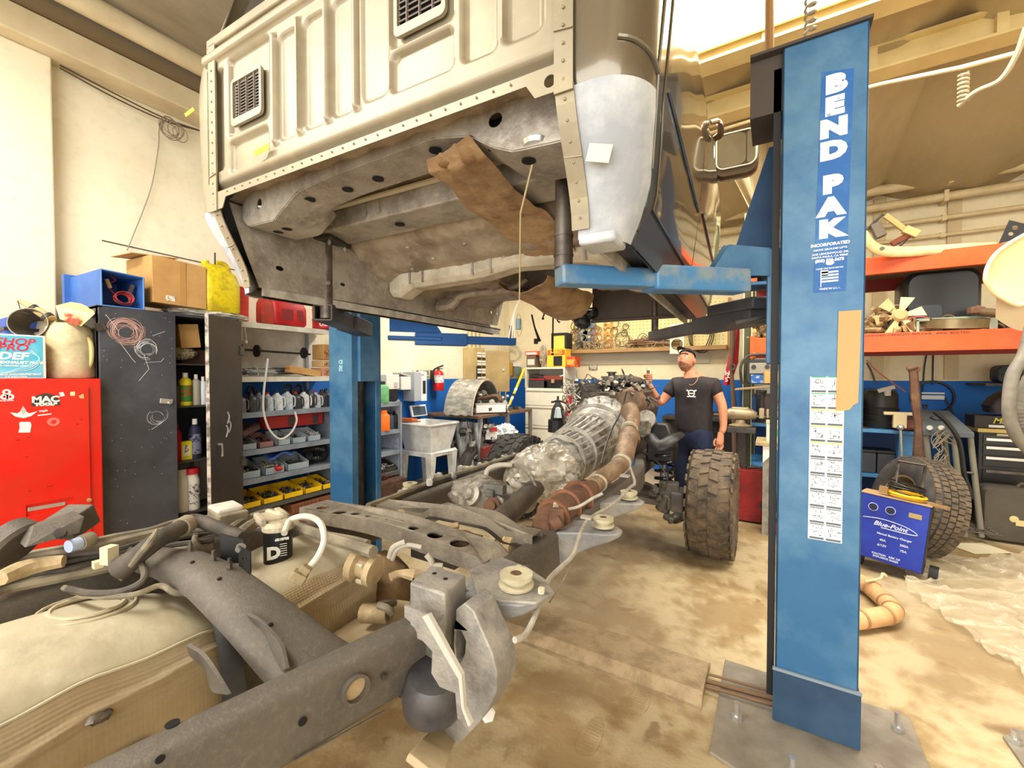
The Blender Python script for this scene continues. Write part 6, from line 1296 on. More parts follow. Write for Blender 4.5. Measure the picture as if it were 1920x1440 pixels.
# electrical panel
ep=M('panel_beige',(200,176,124),(180,156,106),4,.4,.6,.5)
t=thing('electrical_panel','beige electrical breaker panel with its door hanging open, conduits above','electrical panel',(-4.25,6.0,1.2))
y0,y1=YX(886,-4.15),YX(909,-4.15); z0=ZX(897,735,-4.15);z1=ZX(897,652,-4.15)
ob('panel_box',B().box(-4.345,-4.15,y0,y1,z0,z1),ep,t,bev=.006,sm=False); ob('breaker_recess',B().box(-4.151,-4.146,y0+.10,y1-.10,z0+.1,z1-.3),M('panel_dark',(60,50,40)),t,sm=False)
for c_ in range(2):
    for k in range(12): ob('breaker',B().box(-4.147,-4.138,y0+.13+c_*.13,y0+.23+c_*.13,z0+.13+k*.045,z0+.16+k*.045),stw if k%3 else black,t,sm=False)
p0=V(-4.15,y1,0); ob('panel_door',B().hexa([(-4.15,y1,z0),(-3.78,y1+.18,z0),(-3.78,y1+.2,z0),(-4.15,y1+.02,z0),(-4.15,y1,z1-.04),(-3.78,y1+.18,z1-.04),(-3.78,y1+.2,z1-.04),(-4.15,y1+.02,z1-.04)]),M('panel_door_beige',(178,154,104),(160,136,90),4),t,bev=.004,sm=False)
ob('door_catch',B().ball((-3.86,y1+.13,(z0+z1)/2),.018,5),stw,t)
for k in range(4): y=y0+.1+k*.11; ob('conduit',B().cyl((-4.28,y,z1),(-4.28,y,3.0),.018,n=8),M('conduit_pale',(222,206,162)),t)
t=thing('corner_conduit','thin vertical conduit pipe on the cream wall right of the electrical panel','pipe',(-4.3,6.6,1.4)); ob('pipe_run',B().cyl((-4.32,6.62,1.0),(-4.32,6.62,3.4),.015,n=8).cyl((-4.32,6.82,1.0),(-4.32,6.82,3.4),.012,n=8),M('conduit_pale',(222,206,162)),t); ob('junction_box',B().box(-4.34,-4.28,6.57,6.67,1.0,1.12),ep,t,bev=.004,sm=False)
t=thing('outlet_board','small wall board with grey switch box and looped white wires left of the filing cabinet','outlet',(-4.1,6.95,1.45))
Yb=6.96
def bx(px): return U(px,703,Y=Yb).x
def bz(px,py): return U(px,py,Y=Yb).z
ob('back_board',B().box(bx(957),bx(962),Yb-.03,7,bz(960,704),bz(960,680)),M('board_wood_yellow',(206,160,60)),t,sm=False); ob('switch_box',B().box(bx(967),bx(976),Yb-.06,7,bz(972,703),bz(972,688)),M('switch_grey_green',(130,146,140)),t,bev=.006,sm=False)
ob('outlet_plate',B().box(bx(963),bx(972),Yb-.02,7,bz(968,687),bz(968,680)),stw,t,sm=False)
wireb=B()
for k in range(4): wireb.tube([U(x+rnd.uniform(-2,2),y+rnd.uniform(-2,2),Y=Yb-.02) for x,y in ((955,650),(962,646),(972,652),(976,664),(968,674),(956,676),(953,664),(958,654),(966,660))],.006,5,4)
wireb.tube([U(x,y,Y=Yb-.02) for x,y in ((954,730),(952,718),(956,710),(952,690),(955,660))],.006,5,4)
ob('looped_wire',wireb,M('wire_pale',(200,190,170)),t,kind='stuff')
t=thing('broom_pole','yellow pole with black and white bands leaning in the blue corner','pole',U(952,768,t=6.9)); a_=U(952,766,t=6.9);b_=U(983,692,t=7.2)
ob('pole',B().cyl(a_,b_,.022,n=10),M('pole_yellow',(236,206,40)),t)
for f,m in ((.22,stw),(.30,black),(.44,stw)): ob('pole_band',B().cyl(a_.lerp(b_,f),a_.lerp(b_,f+.06),.024,n=10),m,t)
# ---- utility sink
sm__=M('sink_white',(230,230,226),(200,200,194),6,.42,.62,.45)
t=thing('utility_sink','white plastic utility sink on tapered legs, dusty, against the blue wall','sink',(-3.95,4.3,0))
sx0,sx1,sy0,sy1=-4.22,-3.62,3.98,4.52
def fr(z,k): return [(sx0+k,sy0+k,z),(sx1-k,sy0+k,z),(sx1-k,sy1-k,z),(sx0+k,sy1-k,z)]
ob('basin',B().rings([fr(.50,.08),fr(.86,.01)],False).rings([fr(.52,.10),fr(.86,.04)],False).add(fr(.50,.08),[(0,1,2,3)]).rings([fr(.86,.01),fr(.86,.04)],False),sm__,t,sm=False)
ob('rim',B().tube(fr(.865,.0)+fr(.865,.0)[:1],.018,6),sm__,t); ob('apron',B().tube(fr(.49,.03)+fr(.49,.03)[:1],.035,4),sm__,t)
for x in (sx0+.06,sx1-.06):
    for y in (sy0+.06,sy1-.06): ob('leg',B().rings([[(x+a*k,y+b_*k,z) for a,b_ in ((-.05,-.05),(.05,-.05),(.05,.05),(-.05,.05))] for z,k in ((0,.5),(.50,1))]),sm__,t,sm=False)
t=thing('sink_tray','small tray with orange-brown scrap on the left rim of the sink','tray',(-4.1,4.1,.88)); ob('tray_base',B().box(-4.2,-3.95,3.98,4.15,.885,.90),M('tray_brown',(150,96,70)),t,bev=.004,sm=False); ob('tray_scrap',B().cbox((-4.1,4.05,.92),(.16,.05,.03),.4).cbox((-4.02,4.1,.915),(.08,.08,.02),.9),M('scrap_orange',(226,120,60)),t,sm=False)
t=thing('tablet_frame','dark framed panel leaning on the wall behind the sink','panel',(-4.28,4.45,.9)); ob('frame',B().cbox((-4.25,4.42,1.0),(.03,.3,.16),0,0,R(-14)),stw,t,bev=.006,sm=False); ob('screen',B().cbox((-4.232,4.42,1.0),(.006,.25,.12),0,0,R(-14)),M('screen_slate',(70,86,100)),t,sm=False)
# ---- bench with wheel arch
t=thing('steel_bench','cluttered steel bench with brown top behind the utility sink','bench',(-3.85,5.3,0))
bw=M('bench_top_brown',(126,96,74),(96,72,58),6)
ob('bench_top',B().box(-4.3,-3.35,4.62,6.1,.91,.95),bw,t,bev=.006,sm=False)
for x in (-4.26,-3.4):
    for y in (4.66,5.35,6.05): ob('leg',B().box(x,x+.05,y,y+.05,0,.91),M('bench_leg_grey',(130,120,110)),t,sm=False)
ob('lower_shelf',B().box(-4.28,-3.4,4.65,6.06,.33,.36),dark,t,sm=False)
wa=thing('wheel_arch_panel','grey galvanised wheel arch panel standing on the cluttered bench','body panel',(-3.7,4.9,.95))
cc_=U(880,785,t=5.9)
def arc(u,v):
    a=PI*(.02+.96*u); base=V(-3.50,5.02,.93); rr_v=(.56 if v<.5 else .56)
    ax=V(-.2,.98,0); dp=V(.98,.2,0)
    p=base+ax*(-math.cos(a)*.50)+V(0,0,math.sin(a)*.50)+dp*(.0-.42*v)
    return p+V(0,0,.012*math.sin(v*20))
wam=M('arch_metal',(142,142,136),(196,190,176),5,.45,.6,.5,.3,.2,30,(90,88,84),12,.5,stretch=(1,1,3))
ob('arch_skin',B().grid(lambda u,v:arc(u,v),36,8,.008),wam,wa); ob('arch_lip',B().tube([arc(i/36,0) for i in range(37)],.014,6),M('lip_dark_cream',(170,160,140)),wa)
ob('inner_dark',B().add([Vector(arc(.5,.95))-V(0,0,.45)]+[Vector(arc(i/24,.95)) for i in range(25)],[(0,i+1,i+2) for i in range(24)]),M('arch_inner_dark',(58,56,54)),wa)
b=B()
for k in range(34):
    p=V(-3.62,5.05,1.0)+V(.78,.62,0)*rnd.uniform(-.38,.4)+V(0,0,rnd.uniform(0,.25))+V(.62,-.78,0)*rnd.uniform(-.15,.1); b.ball(p,rnd.uniform(.02,.05),4,nz=.7,seed=k)
ob('scrap_heap',b,mixl,None,label='heap of small metal scrap inside the wheel arch on the bench',cat='scrap',kind='stuff')
b=B()
for k in range(40):
    p=V(rnd.uniform(-4.2,-3.4),rnd.uniform(4.65,6.0),.96+rnd.uniform(0,.07)); b.cbox(p,(rnd.uniform(.03,.12),rnd.uniform(.03,.1),rnd.uniform(.02,.08)),rnd.random()*3,rnd.uniform(-.3,.3))
ob('bench_clutter',b,M('clutter_dark',(54,50,50),(130,120,108),5,.5,.56),None,label='mixed dark parts scattered over the steel bench top',cat='parts',kind='stuff',sm=False)
t=thing('white_carton','long white cardboard box on the steel bench under the wheel arch','box',(-3.5,5.1,.95)); ob('carton',B().cbox((-3.42,5.0,1.03),(.05,.44,.12),R(-38)),stw,t,bev=.004,sm=False); ob('carton_lid',B().cbox((-3.42,5.0,1.095),(.06,.46,.012),R(-38)),sgy,t,sm=False)
t=thing('roll_bar','brown bent steel bar with a black hose arching over the bench','bar',(-3.5,5.6,.95)); ob('bar',B().tube([U(x,y,t=6.2) for x,y in ((895,748),(912,745),(930,742),(938,752))],.025,8,3),rust,t); ob('hose',B().tube([U(x,y,t=6.2) for x,y in ((934,744),(942,757),(950,775))],.018,8,3),black,t); ob('bar_stand',B().tube([U(x,y,t=5.9) for x,y in ((882,750),(884,765),(896,780))],.014,8,3),dark,t); ob('bar_foot',B().cbox(U(896,782,t=5.9),(.10,.08,.08),.4),rust,t,bev=.02)
crum('foil_bag',U(938,772,t=6.4),.14,(1.2,.9,.55),foil,21,.6,3,0,None,label='crumpled silver foil on the right end of the steel bench',cat='foil')
crum('plastic_bag',U(946,812,t=6.1),.20,(1.1,1,.75),M('bag_white',(226,230,230),(180,186,190),7,.42,.6,.35),23,.5,3,0,None,label='crumpled white plastic bag under the bench beside the filing cabinet',cat='bag')
t=thing('parts_box','white and red printed box on the lower shelf of the bench','box',U(920,822,t=5.9)); ob('carton',B().cbox(U(921,812,t=5.9),(.16,.14,.16),.6),stw,t,bev=.003,sm=False); ob('print_patch',B().cbox(U(926,805,t=5.8),(.09,.01,.06),.6),M('print_red',(200,50,50)),t,sm=False)
b=B()
for k in range(36):
    p=U(rnd.uniform(840,925),rnd.uniform(798,838),t=rnd.uniform(5.7,6.3)); b.ball(p,rnd.uniform(.03,.07),4,nz=.7,seed=k+50)
ob('scrap_engine_parts',b,M('scrap_dark_oily',(64,58,54),(150,146,140),8,.5,.57,.5,.4),None,label='dark oily engine parts heaped on the lower shelf of the bench',cat='parts',kind='stuff')
t=thing('scrap_panel','crumpled silver sheet metal panel standing between sink and trailer wheel','sheet metal',(-3.45,4.6,0))
ob('sheet_skin',B().grid(lambda u,v:(-3.72+.40*u,4.55+.10*u+.05*math.sin(u*9+v*4),.15+.72*v-.1*u*(1-v)+.02*math.sin(v*16)),18,14,.006),M('sheet_silver',(170,172,172),(96,96,98),5,.42,.6,.4,.5,.3,20,stretch=(4,1,.6)),t,ang=60); ob('sheet_brace',B().cyl((-3.34,4.6,.0),(-3.5,4.55,.9),.008).cyl((-3.4,4.66,.86),(-3.30,4.60,.35),.008),dark,t)
# trailer cart with wheel
tc_=thing('small_trailer','low red steel trailer frame with a jockey arm behind the truck frame','trailer',(-3.1,5.1,.3))
ob('frame_beam',B().beam(U(905,850,t=5.6),U(962,828,t=6.3),.06,.14),M('trailer_red',(142,52,48),(110,40,38),5),tc_,bev=.004,sm=False); ob('axle',B().cyl((-3.55,4.8,.29),(-2.7,5.3,.29),.03),dark,tc_); ob('fender_step',B().beam(U(905,862,t=5.4),U(962,856,t=5.6),.1,.02),dark,tc_)
tyre('wheel',(-3.42,4.74,.29),.285,.19,.16,(.86,-.46,.0),tc_,24,4,M('tyre_rubber_grey',(66,62,60),(86,80,76),6),M('rim_white',(220,224,228),(180,186,192),8),.35,lug_h=.005,street=True)
# ---- filing cabinet
Yf=6.35
fx=lambda px:U(px,703,Y=Yf).x
fz_=lambda px,py:U(px,py,Y=Yf).z
fcab=thing('filing_cabinet','white lateral filing cabinet with an open top shelf, against the back wall','filing cabinet',(-3.25,6.6,0))
fm=M('file_white',(240,234,216),(226,218,198),4,.4,.7,.5); x0,x1=fx(984),fx(1059)
ztop=fz_(1020,692); zsh=fz_(1020,728)
ob('carcase',B().box(x0,x1,Yf+.02,Yf+.5,0,zsh).box(x0,x0+.03,Yf,Yf+.5,zsh,ztop).box(x1-.03,x1,Yf,Yf+.5,zsh,ztop).box(x0,x1,Yf+.48,Yf+.5,zsh,ztop).box(x0,x1,Yf,Yf+.5,ztop,ztop+.03),fm,fcab,bev=.004,sm=False)
zs=[zsh-.02,fz_(1020,762)-.0,fz_(1020,800),.32,.02]
for a,b_ in zip(zs,zs[1:]):
    d=ob('drawer',B().box(x0+.01,x1-.01,Yf,Yf+.02,b_+.015,a),fm,fcab,bev=.004,sm=False); ob('drawer_pull',B().box(x0+.03,x1-.03,Yf-.012,Yf,a-.035,a-.02),M('pull_shadow_grey',(176,168,150)),d,sm=False)
t=thing('socket_case','dark grey tool case with red edge in the open filing cabinet shelf','case',(-3.45,6.5,zsh)); ob('case_body',B().box(x0+.06,x0+.42,Yf+.03,Yf+.3,zsh,zsh+.16),M('case_charcoal',(66,62,64)),t,bev=.01,sm=False); ob('case_lid',B().cbox((x0+.24,Yf+.17,zsh+.19),(.36,.26,.05),0,0,R(8)),dark,t,bev=.006,sm=False); ob('case_band',B().box(x0+.1,x0+.4,Yf+.02,Yf+.028,zsh+.14,zsh+.16),M('can_red',(190,30,26)),t,sm=False)
t=thing('toolbox','black toolbox with dull red lid in the open filing cabinet shelf','toolbox',(-3.05,6.5,zsh)); ob('box_body',B().box(x1-.40,x1-.06,Yf+.03,Yf+.28,zsh,zsh+.13),black,t,bev=.006,sm=False); ob('box_lid',B().box(x1-.40,x1-.06,Yf+.02,Yf+.28,zsh+.135,zsh+.21),M('lid_dull_red',(140,62,50)),t,bev=.01,sm=False); ob('latch',B().box(x1-.25,x1-.2,Yf+.01,Yf+.03,zsh+.09,zsh+.15),M('latch_tan',(190,150,110)),t,sm=False)
# things on top of the filing cabinet
zt=ztop+.032
def tbox(nm,lab,px0,px1,h,m,z=zt,dy=.04,dp=.22,cat='box',pm=None,bev=.004):
    t=thing(nm,lab,cat,((fx(px0)+fx(px1))/2,Yf+dy+dp/2,z)); ob('body',B().box(fx(px0),fx(px1),Yf+dy,Yf+dy+dp,z,z+h),m,t,bev=bev,sm=False)
    if pm: ob('print',B().box(fx(px0)+.02,fx(px1)-.02,Yf+dy-.003,Yf+dy,z+h*.2,z+h*.7),pm,t,sm=False)
    return t
tbox('storage_crate','small brown crate at the left on top of the filing cabinet',985,1002,.20,M('crate_brown_grey',(110,90,76)),pm=M('patch_white',(220,214,200)))
tbox('orange_box','flat orange box on the small brown crate on the filing cabinet',982,1006,.07,M('box_orange',(236,96,44)),z=zt+.205,pm=stw)
crum('grey_bundle',V(fx(1010),Yf+.16,zt+.20),.20,(.35,.5,1.0),M('bundle_grey',(170,150,124),(206,196,180),9),41,.5,3,0,None,label='tan and grey wrapped bundle standing on the filing cabinet',cat='bundle')
t=tbox('hero_box','yellow and red printed box with black window on the filing cabinet',1026,1060,.30,M('print_yellow',(240,206,60)),dy=.0)
ob('print_band',B().box(fx(1027),fx(1059),Yf-.006,Yf-.002,zt+.2,zt+.28),M('band_orange_red',(226,90,40)),t,sm=False); text('box_text','HERO',.08,M('text_yellow',(250,220,60)),t,((fx(1027)+fx(1059))/2,Yf-.007,zt+.24),(1,0,0),(0,0,1),.001,bold=.002)
ob('box_window',B().box(fx(1038),fx(1054),Yf-.006,Yf-.002,zt+.02,zt+.18),black,t,sm=False)
t=tbox('jump_starter','black and yellow jump starter pack on top of the printed box',1033,1060,.22,M('pack_yellow',(222,206,90)),z=zt+.305)
ob('pack_case',B().box(fx(1032),fx(1036),Yf+.02,Yf+.26,zt+.30,zt+.54).box(fx(1057),fx(1061),Yf+.02,Yf+.26,zt+.30,zt+.54).box(fx(1032),fx(1061),Yf+.02,Yf+.26,zt+.52,zt+.56),black,t,bev=.01,sm=False)
t=tbox('red_carton','small red and orange printed carton right end of the filing cabinet top',1060,1077,.17,M('carton_red',(216,60,36),(240,150,60),20,.5,.6),dy=.02,pm=M('print_orange',(246,170,70)))
t=thing('work_light_bulb','black hanging cage lamp on a stand in front of the filing cabinet','lamp',U(1046,805,t=4.9)); c=U(1046,790,t=4.9)
ob('lamp_shade',B().lathe([(.12,-.12),(.115,.02),(.03,.03)],c,(0,0,1),10,cap=False).lathe([(0,.02),(.11,.02),(.10,.0)],c,(0,0,1),10,cap=False),black,t); ob('lamp_cage',B().lathe([(.09,.03),(.075,.14),(.04,.2),(.015,.25)],c,(0,0,1),8),M('cage_dark',(40,40,42)),t); ob('reflector',B().lathe([(0,.05),(.05,.05),(.03,.16),(0,.17)],c+V(.03,-.06,0),(0,0,1),6),M('reflector_silver',(210,216,220)),t); ob('lamp_knob',B().cyl(c+V(0,0,.24),c+V(0,0,.29),.012),black,t); ob('lamp_post',B().cyl(V(c.x,c.y,0),c-V(0,0,.1),.015),dark,t)
# ---- pegboard with gaskets
Yp=6.93
px_=lambda px:U(px,640,Y=Yp).x
pz_=lambda px,py:U(px,py,Y=Yp).z
pm_=M('pegboard_cream',(246,232,168),(238,222,156),3,.4,.7,.6)
pgb=thing('pegboard','cream pegboard with rows of holes and wooden ledge on the back wall','pegboard',(-1.5,6.95,1.9))
xa,xb=px_(1066),px_(1364); za,zb=pz_(1200,652),2.62
ob('board',B().box(xa,xb,6.94,6.965,za,zb),pm_,pgb,sm=False)
b=B(); n=0
for i in range(int((xb-xa)/.055)):
    for j in range(int((zb-za)/.055)):
        x=xa+.03+i*.055;z=za+.03+j*.055
        if x>px_(1150): b.add([(x-.006,6.939,z-.006),(x+.006,6.939,z-.006),(x+.006,6.939,z+.006),(x-.006,6.939,z+.006)],[(0,1,2,3)])
ob('peg_holes',b,M('peg_hole',(150,136,96)),pgb,sm=False,kind='stuff')
ob('ledge',B().box(xa,xb,6.75,6.965,za-.07,za-.01),M('ledge_wood',(190,150,96),(160,120,76),5,stretch=(.4,1,1)),pgb,bev=.004,sm=False); ob('side_rail',B().box(xb,xb+.04,6.92,6.97,za-.08,zb),M('ledge_wood',(190,150,96)),pgb,sm=False)
ob('grey_band',B().box(px_(1066),px_(1330),6.975,6.998,pz_(1200,682),za-.08),M('band_grey_white',(208,202,186)),pgb,sm=False,label='pale grey wall strip under the ledge')
gas=[(1080,605,648,'brown'),(1092,600,652,'grey'),(1104,598,650,'steel'),(1118,612,650,'copper'),(1141,598,652,'orange'),(1156,600,625,'brown'),(1173,610,628,'olive')]
gcol=dict(brown=(140,100,64),grey=(150,150,146),steel=(120,140,156),copper=(176,120,84),orange=(236,172,84),olive=(110,104,70))
for k,(px,y0,y1,cn_) in enumerate(gas):
    x=px_(px); z1,z0=pz_(px,y0),pz_(px,y1); w=.10 if cn_!='orange' else .075; H=z1-z0; m=M('gasket_'+cn_,gcol[cn_],tuple(int(v*.6) for v in gcol[cn_]),20,.5,.6)
    t=thing('gasket_set',('tangled brown gaskets, leftmost on the pegboard','grey head gaskets hanging second on the pegboard','bluish steel gaskets hanging third on the pegboard','copper gaskets hanging left of the orange one','flat orange head gasket hanging on the pegboard','small brown ring gasket right of the orange one','olive diamond gasket hanging alone on the pegboard')[k],'gasket',(x,6.92,z0))
    if cn_ in('orange','grey','steel'):
        hs=[ell(x,z0+H*(i+.5)/4,w*.55,H/4*.30,12) for i in range(4)]
        ob('gasket_plate',B().plate([(x-w,z0),(x+w,z0),(x+w,z1),(x-w,z1)],hs,(0,6.91,0),(1,0,0),(0,0,1),.004),m,t,sm=False)
        if cn_!='orange':
            for q in range(3): ob('gasket_ring',B().torus((x+rnd.uniform(-.08,.08),6.89,z0+rnd.random()*H),(0,1,.2),.06,.008,14,5),m,t)
    else:
        for q in range(7 if H>.25 else 2): ob('gasket_ring',B().torus((x+rnd.uniform(-.05,.05),6.90,z0+H*(.15+.7*rnd.random())),(rnd.uniform(-.3,.3),1,0),min(.07,H*.4)*rnd.uniform(.7,1.1),.007,14,5),m,t)
    ob('hook',B().cyl((x,6.94,z1),(x,6.87,z1+.01),.004),dark,t)
b=B()
for k in range(60):
    x=rnd.uniform(px_(1070),px_(1255)); b.torus((x,6.84,za+.02+abs(rnd.gauss(0,.05))),(rnd.uniform(-1,1),1,rnd.uniform(-1,1)),rnd.uniform(.03,.09),.006,12,4)
ob('gasket_pile',b,M('pile_mixed',(190,160,120),(100,90,80),9,.48,.56),None,label='tangle of old gaskets and wires lying along the wooden ledge',cat='gaskets',kind='stuff')
b=B()
for k in range(16): x=px_(1225)+rnd.uniform(-.25,.25); b.cbox((x,6.84,za+.04+k*.006),(.35,.12,.006),rnd.uniform(-.1,.1),0,rnd.uniform(-.1,.1))
ob('paper_stack',b,M('paper_brown',(156,116,84),(190,150,110),6),None,label='flat stack of brown gasket sheets on the right of the ledge',cat='sheets',kind='stuff',sm=False)
t=thing('ring_gasket','large thin round gasket standing on the ledge of the pegboard','gasket',(px_(1168),6.9,za)); ob('gasket_ring',B().torus((px_(1168),6.88,za+.14),(0,1,0),.115,.008,24,5),M('ring_dark_olive',(110,104,80)),t); ob('thin_wire',B().tube([(px_(1155),6.88,za+.12),(px_(1168),6.88,za+.32),(px_(1185),6.88,za+.12)],.004,5),dark,t)
t=thing('card_gasket','white gasket card with two round holes standing on the ledge','gasket',(px_(1274),6.75,za)); x=px_(1274); ob('card',B().plate([(x-.10,za-.12),(x+.10,za-.12),(x+.10,za+.33),(x-.10,za+.33)],[ell(x,za+.02,.075,.075,16),ell(x,za+.22,.07,.07,16)],(0,6.73,0),(1,0,0),(0,0,1),.006),M('card_white',(240,234,214)),t,sm=False); ob('card_ring',B().torus((x,6.725,za+.02),(0,1,0),.078,.006,18,5),rust,t)
t=thing('hose_loop','long dark belt loop hanging on the right of the pegboard','belt',(px_(1310),6.88,za)); b=B()
for k in range(3): b.tube([U(xx+k*3,yy+k*3,Y=6.85) for xx,yy in ((1296,590),(1292,620),(1294,645),(1306,655),(1322,650),(1332,625),(1330,600))],.008,6,4)
ob('belt_strand',b,M('belt_olive',(70,64,40)),t,kind='stuff'); ob('belt_tag',B().cbox(U(1331,600,Y=6.84),(.05,.006,.07)),M('belt_olive',(70,64,40)),t,sm=False)
t=thing('wall_poster','small sheet with line drawing pinned on the cream back wall','paper',(px_(1112),6.98,1.6)); x=U(1112,682,Y=6.985); ob('sheet',B().box(x.x-.075,x.x+.075,6.985,6.995,U(1112,694,Y=6.985).z,U(1112,671,Y=6.985).z),M('poster_grey',(206,200,180),(110,106,96),30,.5,.58),t,sm=False); ob('sheet_border',B().tube([(x.x+a*.07,6.984,U(1112,682.5,Y=6.985).z+b_*.09) for a,b_ in ((-1,-1),(1,-1),(1,1),(-1,1),(-1,-1))],.003,4),dark,t)
# red sleeve with hook and chain pole
t=thing('folded_umbrella','bright red folded umbrella sleeve with white lettering hanging beside the rack upright','umbrella',U(1368,722,Y=6.2)); 
ob('sleeve_strap',B().tube([U(1382,602,Y=6.3),V(-.25,6.26,2.46)],.008,6),dark,t)
ob('sleeve',B().rings([[U(x0+(x1-x0)*a,y,Y=6.3+d) for a,d in ((0,0),(.5,-.06),(1,0),(.5,.06))] for y,x0,x1 in ((600,1379,1386),(625,1375,1387),(650,1370,1386),(680,1364,1384),(710,1357,1374),(722,1356,1368))]),M('sleeve_red',(206,34,56),(170,26,44),5),t,ang=50)
for s_,y,xx in (('H',700,1364),('U',705,1368),('S',712,1362)): text('sleeve_letter',s_,.08,stw,t,U(xx,y,Y=6.21),(1,0,0),(0,0,1),.001,bold=.002)
t=thing('hook_pole','long brown steel pole with a hook standing against the rack','pole',U(1378,870,Y=6.0)); ob('pole',B().tube([U(x,y,Y=6.1) for x,y in ((1374,604),(1374,640),(1371,680),(1372,700),(1376,760),(1378,880))],[.035,.03,.02,.02,.03,.03],8),M('pole_brown',(112,86,70)),t); ob('hook',B().torus(U(1373,688,Y=6.04),(0,1,0),.035,.01,14,6),steel,t)
b=B()
for k in range(22): b.cbox(V(rnd.uniform(-1.4,-.3),rnd.uniform(6.6,6.9),.6+rnd.uniform(-.3,.35)),(.1,.1,.1),rnd.random()*3)
cb2=thing('work_cart','black steel work cart behind the man against the blue wall','cart',(-.9,6.7,0)); ob('cart_frame',B().box(-1.4,-.35,6.55,6.9,.85,.9).box(-1.4,-1.36,6.55,6.59,0,.85).box(-.39,-.35,6.55,6.59,0,.85).box(-1.4,-.35,6.6,6.9,.2,.24),dark,cb2,bev=.004,sm=False)
ob('cart_panel',B().box(-1.36,-.39,6.62,6.64,.24,.85),black,cb2,sm=False)
ob('cart_load',b,M('clutter_dark',(54,50,50)),None,label='dark jumble of parts heaped on the black cart behind the man',cat='parts',kind='stuff',sm=False)
t=thing('red_canister','red canister behind the left of the engine','canister',U(1068,790,t=5.2)); c=U(1068,790,t=5.2); ob('canister_body',B().cyl(V(c.x,c.y,.0),V(c.x,c.y,1.0),.10),ex_r,t); ob('canister_neck',B().cyl(V(c.x,c.y,1.0),V(c.x,c.y,1.25),.05),ex_r,t)
# ================= RIGHT SIDE =================
org=M('rack_orange',(238,96,30),(224,84,26),3,.4,.6,.45,0,.03,40,(180,60,20),20,.3); crm=M('upright_cream',(222,224,176),(206,208,160),5)
pr=thing('pallet_rack','orange and cream pallet rack with two loaded levels along the back wall','rack',(1.5,5.7,0))
RY=5.2
def upr(x,y,top=3.22):
    hl=[]
    for k in range(int(top/.05)-1):
        for s_ in (-1,1): hl.append([(x+s_*.02+a*1.0,.06+k*.05+c) for a,c in ((-.008,.0),(.0,-.012),(.008,.0),(.006,.01),(-.006,.01))])
    ob('upright',B().plate([(x-.042,0),(x+.042,0),(x+.042,top),(x-.042,top)],hl,(0,y,0),(1,0,0),(0,0,1),.003).box(x-.042,x-.038,y,y+.06,0,top).box(x+.038,x+.042,y,y+.06,0,top),crm,pr,sm=False)
    ob('upright_core',B().box(x-.036,x+.036,y+.03,y+.034,0,top),M('upright_inner_dark',(90,88,60)),pr,sm=False)
upr(-.24,RY); upr(-.24,6.25); upr(3.6,RY)
for z0,z1 in ((1.715,1.89),(2.44,2.60)):
    for y in (RY-.02,6.25):
        bm_=ob('beam',B().box(-.20,3.56,y,y+.05,z0,z1),org if y<6 else M('rack_beam_red',(150,44,36)),pr,bev=.004,sm=False)
    ob('end_plate',B().box(-.215,-.17,RY-.035,RY-.02,z0-.04,z1+.02),org,pr,bev=.002,sm=False)
ob('deck',B().box(-.2,3.56,RY+.03,6.25,1.86,1.875).box(-.2,3.56,RY+.03,6.25,2.57,2.585),M('deck_dusty',(150,130,100)),pr,sm=False)
for k in range(4): ob('brace',B().cyl((-.24,RY+.03,.4+k*.75),(-.24,6.28,.8+k*.75),.012),crm,pr)
text('beam_print','MAXIMUM UNIFORM CAPACITY PER PAIR   6000  BOLTED',.026,blk,pr,(1.0,RY-.021,1.868),(1,0,0),(0,0,1),.0005,sx=1.3)
def RX(px,Y=5.3): return U(px,703,Y=Y).x
def RZ(px,py,Y=5.3): return U(px,py,Y=Y).z
scm=M('scrap_tan_brown',(140,112,76),(206,180,130),10,.48,.58,.6,.2,.3,40,(80,62,46),14,.6)
# scrap piles on lower deck
def heap(nm,lab,x0,x1,y0,y1,z,h,n,m,seed,cat='scrap'):
    r_=random.Random(seed); b=B()
    for k in range(n):
        u=r_.random(); p=V(x0+(x1-x0)*u,r_.uniform(y0,y1),z+r_.random()*h*(.4+.6*math.sin(PI*u))+.02); t_=k%4
        if t_==0: b.ball(p,r_.uniform(.02,.05),4,nz=.6,seed=k)
        elif t_==1: d=V(r_.uniform(-1,1),r_.uniform(-.6,.6),r_.uniform(-.5,.7)).normalized()*.07; b.cyl(p-d,p+d,r_.uniform(.012,.028),n=8)
        elif t_==2: b.torus(p,(r_.uniform(-1,1),-1,r_.uniform(-.6,.6)),r_.uniform(.025,.05),.010,12,5)
        else: b.cbox(p,(r_.uniform(.03,.09),.04,r_.uniform(.02,.05)),r_.random()*3,r_.uniform(-1,1))
    return ob(nm,b,m,None,label=lab,cat=cat,kind='stuff',ang=40)
heap('metal_scrap','heap of brown pipe fittings on the rack left of the lift column',RX(1407),RX(1468),5.25,5.7,1.88,.34,90,scm,3)
t=thing('pipe_elbow','short brown pipe stub sticking up from the scrap heap on the rack','pipe',(RX(1440),5.3,2.1)); ob('pipe_body',B().cyl(U(1462,608,Y=5.3),U(1430,584,Y=5.25),.045,n=16),M('elbow_brown',(126,98,66)),t); ob('pipe_lip',B().torus(U(1430,584,Y=5.25),U(1462,608,Y=5.3)-U(1430,584,Y=5.25),.045,.008,16,5).torus(U(1440,592,Y=5.27),U(1462,608,Y=5.3)-U(1430,584,Y=5.25),.05,.006,16,5),tan,t)
heap('metal_scrap','heap of rusty castings and rings on the rack right of the lift column',RX(1625),RX(1715),5.25,5.8,1.88,.26,110,scm,5)
